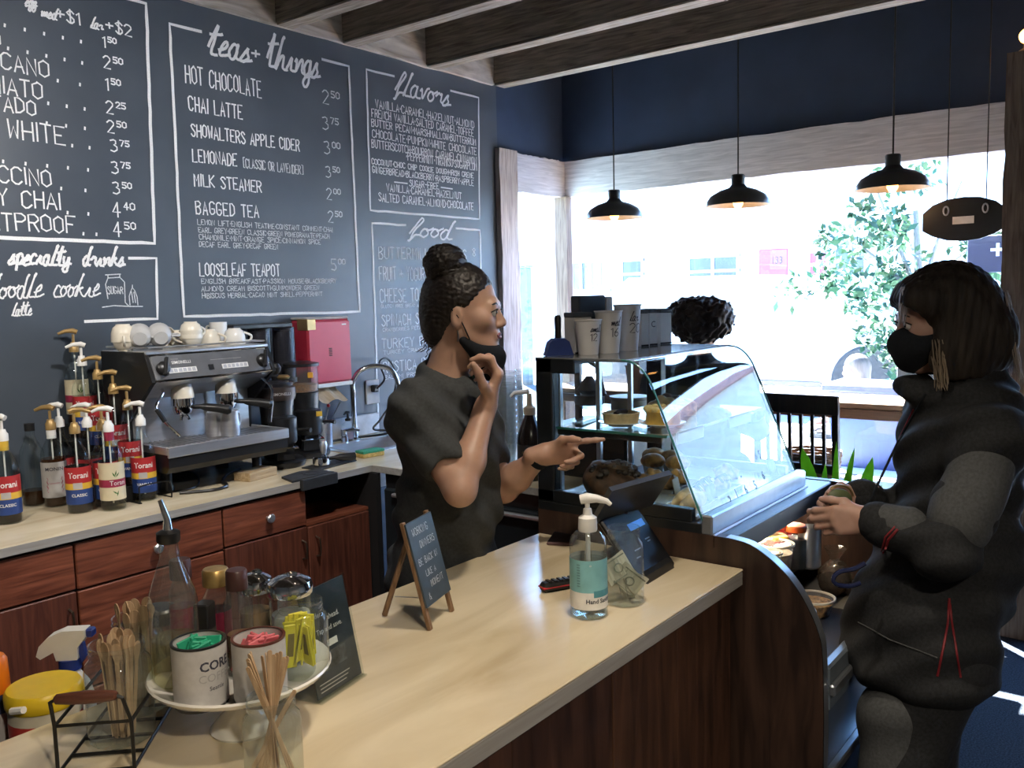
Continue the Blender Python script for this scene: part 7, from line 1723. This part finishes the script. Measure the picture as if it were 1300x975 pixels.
# ================================================================== window side of the room
m_enamelblack = mat('black_enamel_shade', (.018, .020, .022), .3, var=.1); m_inner = mat('shade_lining', (.30, .26, .20), .5)
def pendant(u, v_rim, v_neck, u_c, label, x=4.30):
    p = onx(u_c, v_rim, x); zr = p[2]
    t = thing('pendant_lamp', label, 'lamp', (x, p[1], zr), 0, 'pendant lamps along the window')
    G().cyl((0, 0, .135), (0, 0, CEIL-zr), .004, seg=8).build('cord', m_black, t); G().lathe([(.045, CEIL-zr-.02), (.045, CEIL-zr)], 16).build('ceiling_rose', m_black, t)
    G().lathe([(.030, .155), (.034, .15), (.034, .105), (.046, .090), (.095, .075), (.138, .050), (.158, .022), (.162, 0)], 30, cap=False).build('shade', m_enamelblack, t)
    G().lathe([(.0, .090), (.044, .086), (.092, .070), (.134, .046), (.154, .020), (.159, .0)], 30, cap=False).build('shade_lining', m_inner, t)
    G().lathe([(.0, -.018), (.014, -.013), (.026, .008), (.022, .035), (.013, .055), (.013, .085)], 16).build('bulb', mat('pendant_bulb', (1, .42, .10), .4, emit=7), t)
    l = bpy.data.lights.new('pendant_light', 'POINT'); l.energy = .7; l.color = (1, .62, .3); l.shadow_soft_size = .03
    o = bpy.data.objects.new('pendant_light', l); COL.objects.link(o); o.parent = t; o.location = (0, 0, -.05)
pendant(781, 277, 258, 780, 'black pendant lamp nearest the corner of the window')
pendant(938, 261, 230, 937, 'black pendant lamp in the middle of the window')
pendant(1134, 240, 205, 1133, 'black pendant lamp nearest the right post')
# oval board on a cord
a = onx(1172, 275, 4.55); b = onx(1278, 275, 4.55); c = onx(1225, 250, 4.55); d = onx(1225, 306, 4.55)
t = thing('hanging_sign', 'black barrel-shaped hanging sign seen from behind in the window', 'sign', (4.55, (a[1]+b[1])/2, (c[2]+d[2])/2))
w2, h2 = (a[1]-b[1])/2, (c[2]-d[2])/2
out = [(-w2, -h2*.45), (-w2*.75, -h2*.72), (-w2*.4, -h2*.93), (0, -h2), (w2*.4, -h2*.93), (w2*.75, -h2*.72), (w2, -h2*.45), (w2, h2*.35), (w2*.75, h2*.72), (w2*.4, h2*.94), (0, h2), (-w2*.4, h2*.94), (-w2*.75, h2*.72), (-w2, h2*.35)]
sgn = G().prism(out, -.012, .012, 0).build('board', mat('sign_black', (.012, .014, .016), .4), t)
for y in (-w2*.52, w2*.42): G().tube([(-.015, y+.011*math.cos(R(q)), h2*.42+.02*math.sin(R(q))) for q in range(0, 360, 30)], .004, 6, closed=True).build('eyelet', m_steel, sgn)
G().box(-.0145, -.012, -.045, .045, -.022, .012).build('paper_label', m_lab['white'], sgn)
for y in (-w2*.52, w2*.42): G().cyl((0, y, h2*.7), (0, y, CEIL-(c[2]+d[2])/2), .003, seg=6).build('cord', m_black, t)
# small lamp on top of the post
t = thing('post_lamp', 'little bare bulb on a bracket at the top of the right post', 'lamp', (4.42, .60, 2.561)); G().lathe([(.03, 0), (.03, .012), (.014, .02), (.014, .04)], 14).build('socket', m_brass, t); G().ball((0, 0, .07), .032, 14, 10).build('bulb', mat('pendant_bulb', ()), t)
# bar along the window
m_bar = wood('bar_top_wood', (.14, .08, .05), (.30, .19, .12), .35, 4, 1, .1, stretch=8); m_bar_edge = wood('bar_edge_wood', (.05, .025, .016), (.13, .07, .045), .4, 5, 1)
br = thing('window_bar', 'long wooden bar table along the street window', 'table', (4.50, 1.9, 0))
G().box(-.20, .16, -1.18, 1.20, 1.005, 1.035, b=.004).build('bar_top', m_bar, br); G().box(-.205, -.18, -1.18, 1.20, .955, 1.004, b=.003).build('apron', m_bar_edge, br)
for y in (-1.1, 0, 1.1): G().box(-.14, -.09, y-.025, y+.025, 0, 1.005, b=.003).build('leg', m_bar_edge, br)
# dark slat-back bar chairs
m_chair = wood('espresso_chair', (.012, .008, .007), (.04, .024, .018), .4, 5, 2, .05)
def bar_chair(x, y, rz, label):
    t = thing('bar_chair', label, 'chair', (x, y, 0), rz, 'bar chairs at the window')
    G().box(-.20, .20, -.20, .20, .68, .715, b=.008).build('seat', m_chair, t)
    for sx in (-1, 1):
        for sy in (-1, 1):
            top = 1.12 if sx < 0 else .68
            G().tube([(sx*.185, sy*.175, 0), (sx*.175, sy*.175, .68), (sx*.175-(.03 if sx < 0 else 0), sy*.175, top)], .019, 4).build('leg', m_chair, t)
    G().box(-.215, -.190, -.19, .19, 1.04, 1.125, b=.004).build('top_rail', m_chair, t); G().box(-.195, -.172, -.17, .17, .78, .82, b=.004).build('lower_rail', m_chair, t)
    for k in range(6): y_ = -.125+k*.05; G().tube([(-.184, y_, .80), (-.200, y_, 1.05)], .010, 4).build('slat', m_chair, t)
    for sx, z in ((.18, .30), (-.18, .42)): G().tube([(sx, -.17, z), (sx, .17, z)], .012, 6).build('stretcher', m_chair, t)
bar_chair(3.98, 1.36, 0, 'dark slat-back bar chair standing free at the window bar'); bar_chair(3.97, 1.90, R(12), 'dark bar chair under the seated person')
t = thing('side_table', 'small white table between the bar chair and the plants', 'table', (3.85, 1.02, 0))
G().box(-.22, .22, -.16, .16, .70, .735, b=.012).build('table_top', m_white, t); G().lathe([(.16, 0), (.16, .012), (.02, .03), (.02, .70)], 18).build('pedestal', m_dark, t)
t = thing('basket', 'brown woven basket on the seat of the free bar chair', 'basket', (4.0, 1.36, .7155))
g = G(); n = 24
for k in range(9): z = .008+k*.014; g2 = G(); g2.tube([((.115+.012*k/8)*math.cos(2*PI*q/n)*(1+.02*(-1)**(q+k)), (.115+.012*k/8)*math.sin(2*PI*q/n)*(1+.02*(-1)**(q+k)), z) for q in range(n)], .0075, 5, closed=True); g2.build('weave_row', wood('wicker', (.09, .045, .022), (.26, .15, .08), .7, 8, 0), t)
G().lathe([(0, .002), (.11, .002), (.11, .006), (0, .006)], 20).build('basket_floor', wood('wicker', (), ()), t)
# potted plants between the case and the window
m_strap = mat('lime_leaf', (.32, .58, .06), .45, var=.3, scale=12, stretch=(1, 1, .2)); m_leaf2 = mat('mid_leaf', (.03, .16, .04), .5, var=.3, scale=20)
_nt = m_strap.node_tree; _b = _nt.nodes['Principled BSDF']; _t = _nt.nodes.new('ShaderNodeBsdfTranslucent'); _t.inputs[0].default_value = (.42, .75, .10, 1)
_m = _nt.nodes.new('ShaderNodeMixShader'); _m.inputs[0].default_value = .45       # daylight shines through the blades
_nt.links.new(_b.outputs[0], _m.inputs[1]); _nt.links.new(_t.outputs[0], _m.inputs[2]); _nt.links.new(_m.outputs[0], _nt.nodes['Material Output'].inputs[0])
def strap_leaf(t, base, tip, bend, wd, m, name='leaf'):
    base, tip = Vector(base), Vector(tip); mid = (base+tip)/2+Vector(bend); g = G(); n = 9; vs = []
    d = (tip-base); sd = d.cross(Vector((0.787, .61, 0))).normalized()
    if sd.length < .1: sd = Vector((0, 1, 0))
    for i in range(n+1):
        s_ = i/n; p = base*(1-s_)**2+mid*2*s_*(1-s_)+tip*s_*s_; w_ = wd*math.sin(PI*min(1, .18+.82*s_))**.7*(1 if s_ < .98 else .1)
        nrm = d.normalized().cross(sd)*w_*.25
        vs += [tuple(p-sd*w_+nrm), tuple(p), tuple(p+sd*w_+nrm)]
    fs = []
    for i in range(n): k = 3*i; fs += [(k, k+1, k+4, k+3), (k+1, k+2, k+5, k+4)]
    vs2 = [(a, b, c-.0012) for a, b, c in vs]; o = len(vs); g.add(vs+vs2, fs+[tuple(q+o for q in f) for f in fs]); g.smooth = True; g.build(name, m, t)
pb_ = onz(1075, 640, .78)
t = thing('strap_leaf_plant', 'potted plant with long lime green strap leaves behind the cooler', 'plant', (3.10, .98, 0)); o_ = Vector((3.10, .98, 0))
G().lathe([(.10, 0), (.13, .02), (.15, .56), (.16, .58), (.16, .62), (.145, .62), (.14, .58)], 26).build('pot', mat('dark_pot', (.03, .03, .032), .5), t); G().lathe([(0, .585), (.14, .585)], 20, cap=False).build('soil', mat('soil', ()), t)
for (u, v, x), bend, wd in (((1018, 568, 3.02), (0, .02, .07), .034), ((1108, 580, 3.16), (0, -.03, .05), .034), ((1085, 568, 3.3), (0, 0, .06), .017), ((1000, 606, 2.95), (-.02, .04, .08), .020), ((1120, 615, 3.05), (0, -.04, .07), .018), ((1062, 560, 3.25), (0, .0, .03), .016), ((1048, 588, 2.92), (-.03, .02, .08), .018)):
    q = onx(u, v, x); strap_leaf(t, (0, 0, .58), Vector(tuple(q))-o_, bend, wd, m_strap)
t = thing('leafy_plant', 'low bushy green plant behind the right end of the case', 'plant', (3.0, 1.34, 0)); o_ = Vector((3.0, 1.34, 0))
G().lathe([(.09, 0), (.11, .02), (.125, .60), (.135, .62), (.135, .66), (.12, .66), (.115, .62)], 24).build('pot', mat('dark_pot', ()), t); G().lathe([(0, .625), (.115, .625)], 20, cap=False).build('soil', mat('soil', ()), t)
rn = random.Random(6)
for k in range(26):
    a = rn.uniform(0, 6.28); L = rn.uniform(.10, .22); h = rn.uniform(.12, .30); strap_leaf(t, (0, 0, .62), (L*math.cos(a), L*math.sin(a), .62+h), (L*.2*math.cos(a), L*.2*math.sin(a), .10), .020, m_leaf2)

# ------------------------------------------------------------------ seated guest with short curly hair
fs_, ls_, _ = frame((.9, .25)); HS = px(890, 415, 3.92); SX = HS.copy(); SX[2] = 0
gu = thing('person', 'seated guest in a dark top with round curly hair, back to the room', 'person', tuple(SX)); AS = np.stack([fs_, ls_, up_])
body = []; T, A = head(body, HS+up_*.0, (.9, .25), s=.92); body.append(('c', T(-.02, 0, -.06), T(-.05, 0, -.18), .05, .055, .03))
ch = HS-up_*.34-fs_*.04; hp = HS-up_*.66-fs_*.06
Sl, El, Wl = ch+ls_*.18+up_*.10, ch+ls_*.30-up_*.14+fs_*.08, px(805, 488, 4.05); Sr, Er, Wr = ch-ls_*.18+up_*.10, ch-ls_*.24-up_*.13+fs_*.12, ch-ls_*.05-up_*.12+fs_*.30
body += [('e', ch, [.115, .17, .18], AS, .05), ('e', hp+up_*.12, [.125, .16, .18], AS, .05), ('e', hp, [.14, .18, .12], AS, .05)]
for S_, E_, W_ in ((Sl, El, Wl), (Sr, Er, Wr)): body += [('c', S_, E_, .05, .042, .02), ('c', E_, W_, .042, .028, .02)]
hand(body, Wl, Wl-El, -up_, -ls_, [(.3, .4, .3)]*4, (.9, .3, .3), .9); hand(body, Wr, Wr-Er, -up_, ls_, [(.4, .5, .3)]*4, (.9, .3, .3), .9)
for s_ in (-1, 1):
    kn = hp+ls_*s_*.11+fs_*.34; kn[2] = .74; an = kn+fs_*.02; an[2] = .36; body += [('c', hp+ls_*s_*.09, kn, .085, .06, .03), ('c', kn, an, .058, .04, .03), ('c', an, an+fs_*.13-up_*.02, .036, .03, .03)]
skinned('body', body, .0065, m_skin2, gu)
m_dk = mat('slate_tee', (.030, .034, .045), .9, var=.1, scale=90)
skinned('shirt', [('e', ch+up_*.01, [.13, .185, .18], AS, .05), ('e', hp+up_*.13, [.14, .175, .19], AS, .05), ('c', T(-.05, 0, -.16), T(-.05, 0, -.2), .06, .09, .04), ('c', Sl, Sl+(El-Sl)*.6, .066, .06, .04), ('c', Sr, Sr+(Er-Sr)*.6, .066, .06, .04), ('c', Sl-ls_*.1, Sl, .07, .066, .05), ('c', Sr+ls_*.1, Sr, .07, .066, .05)], .007, m_dk, gu, noise=folds(.004, (.4, .2, .8), 50, 1))
tr_ = [('e', hp, [.155, .19, .12], AS, .05)]
for s_ in (-1, 1): kn = hp+ls_*s_*.11+fs_*.34; kn[2] = .74; an = kn+fs_*.02; an[2] = .38; tr_ += [('c', hp+ls_*s_*.09, kn, .098, .075, .03), ('c', kn, an, .072, .06, .03)]
skinned('trousers', tr_, .009, m_jeans, gu)
hr = [('e', T(-.02, 0, .03), [.125, .115, .105], A, .03), ('e', T(-.03, .085, .045), [.085, .065, .080], A, .03), ('e', T(-.03, -.085, .045), [.085, .065, .080], A, .03)]
hr.append(('x', T(.12, 0, -.04), [.07, .12, .08], A, .01))
skinned('curly_hair', hr, .0055, mat('dark_curls', (.020, .011, .009), .6, var=.4, scale=80, bump=.6), gu, noise=curly(.0085, 120, 3))

# ------------------------------------------------------------------ person outside and a chair out there
HO = px(1086, 470, 7.0); fo_, lo_2, _ = frame((-.61, .79)); OX = HO.copy(); OX[2] = GZ-.06
ot = thing('person', 'blond person sitting outside beyond the window bar', 'person', tuple(OX)); body = []; T, A = head(body, HO, (-.61, .79), s=.92)
body.append(('c', T(-.02, 0, -.06), T(-.05, 0, -.18), .05, .055, .03)); ch = HO-up_*.33-fo_*.04; AO = np.stack([fo_, lo_2, up_])
body.append(('e', ch, [.12, .18, .19], AO, .05))
for s_ in (-1, 1): S_ = ch+lo_2*s_*.18+up_*.1; E_ = ch+lo_2*s_*.22-up_*.10+fo_*.1; W_ = ch+lo_2*s_*.12-up_*.1+fo_*.3; body += [('c', S_, E_, .05, .042, .02), ('c', E_, W_, .042, .03, .02)]; hand(body, W_, W_-E_, -up_, lo_2*-s_, [(.4, .5, .3)]*4, (.9, .3, .3), .9)
hp = ch-up_*.18; body.append(('e', hp, [.13, .17, .08], AO, .04))
skinned('body', body, .009, m_skin2, ot); skinned('shirt', [('e', ch, [.135, .19, .19], AO, .05)], .012, mat('white_shirt', (.7, .7, .7), .8), ot)
hr = [('e', T(-.02, 0, .035), [.105, .09, .10], A, .03), ('e', T(-.05, 0, -.06), [.07, .088, .13], A, .03)]; hr.append(('x', T(.12, 0, -.04), [.09, .12, .085], A, .01))
skinned('hair', hr, .008, mat('pale_blond', (.10, .085, .08), .5, var=.3, scale=40, stretch=(1, 1, .1)), ot)
t = thing('patio_chair', 'dark patio chair outside below the window bar', 'chair', (5.35, 1.05, GZ-.06)); m_pc = mat('patio_black', (.02, .024, .03), .5)
for x in (-.2, .2):
    for y in (-.2, .2): G().cyl((x, y, 0), (x, y, .42 if x > 0 else .80), .014, seg=8).build('leg', m_pc, t)
G().box(-.21, .21, -.21, .21, .40, .43, b=.006).build('seat', m_pc, t); G().box(-.215, -.19, -.23, .23, .62, .74, b=.006).build('back_rail', m_pc, t)
pt_ = thing('patio_bench', 'low bench under the person sitting outside', 'bench', (OX[0], OX[1], GZ-.06)); zb = hp[2]-.075-GZ+.06
G().box(-.25, .25, -.3, .3, max(.05, zb-.05), zb, b=.01).build('seat', m_pc, pt_)
for x in (-.2, .2):
    for y in (-.25, .25): G().box(x-.02, x+.02, y-.02, y+.02, 0, max(.05, zb-.05)).build('leg', m_pc, pt_)
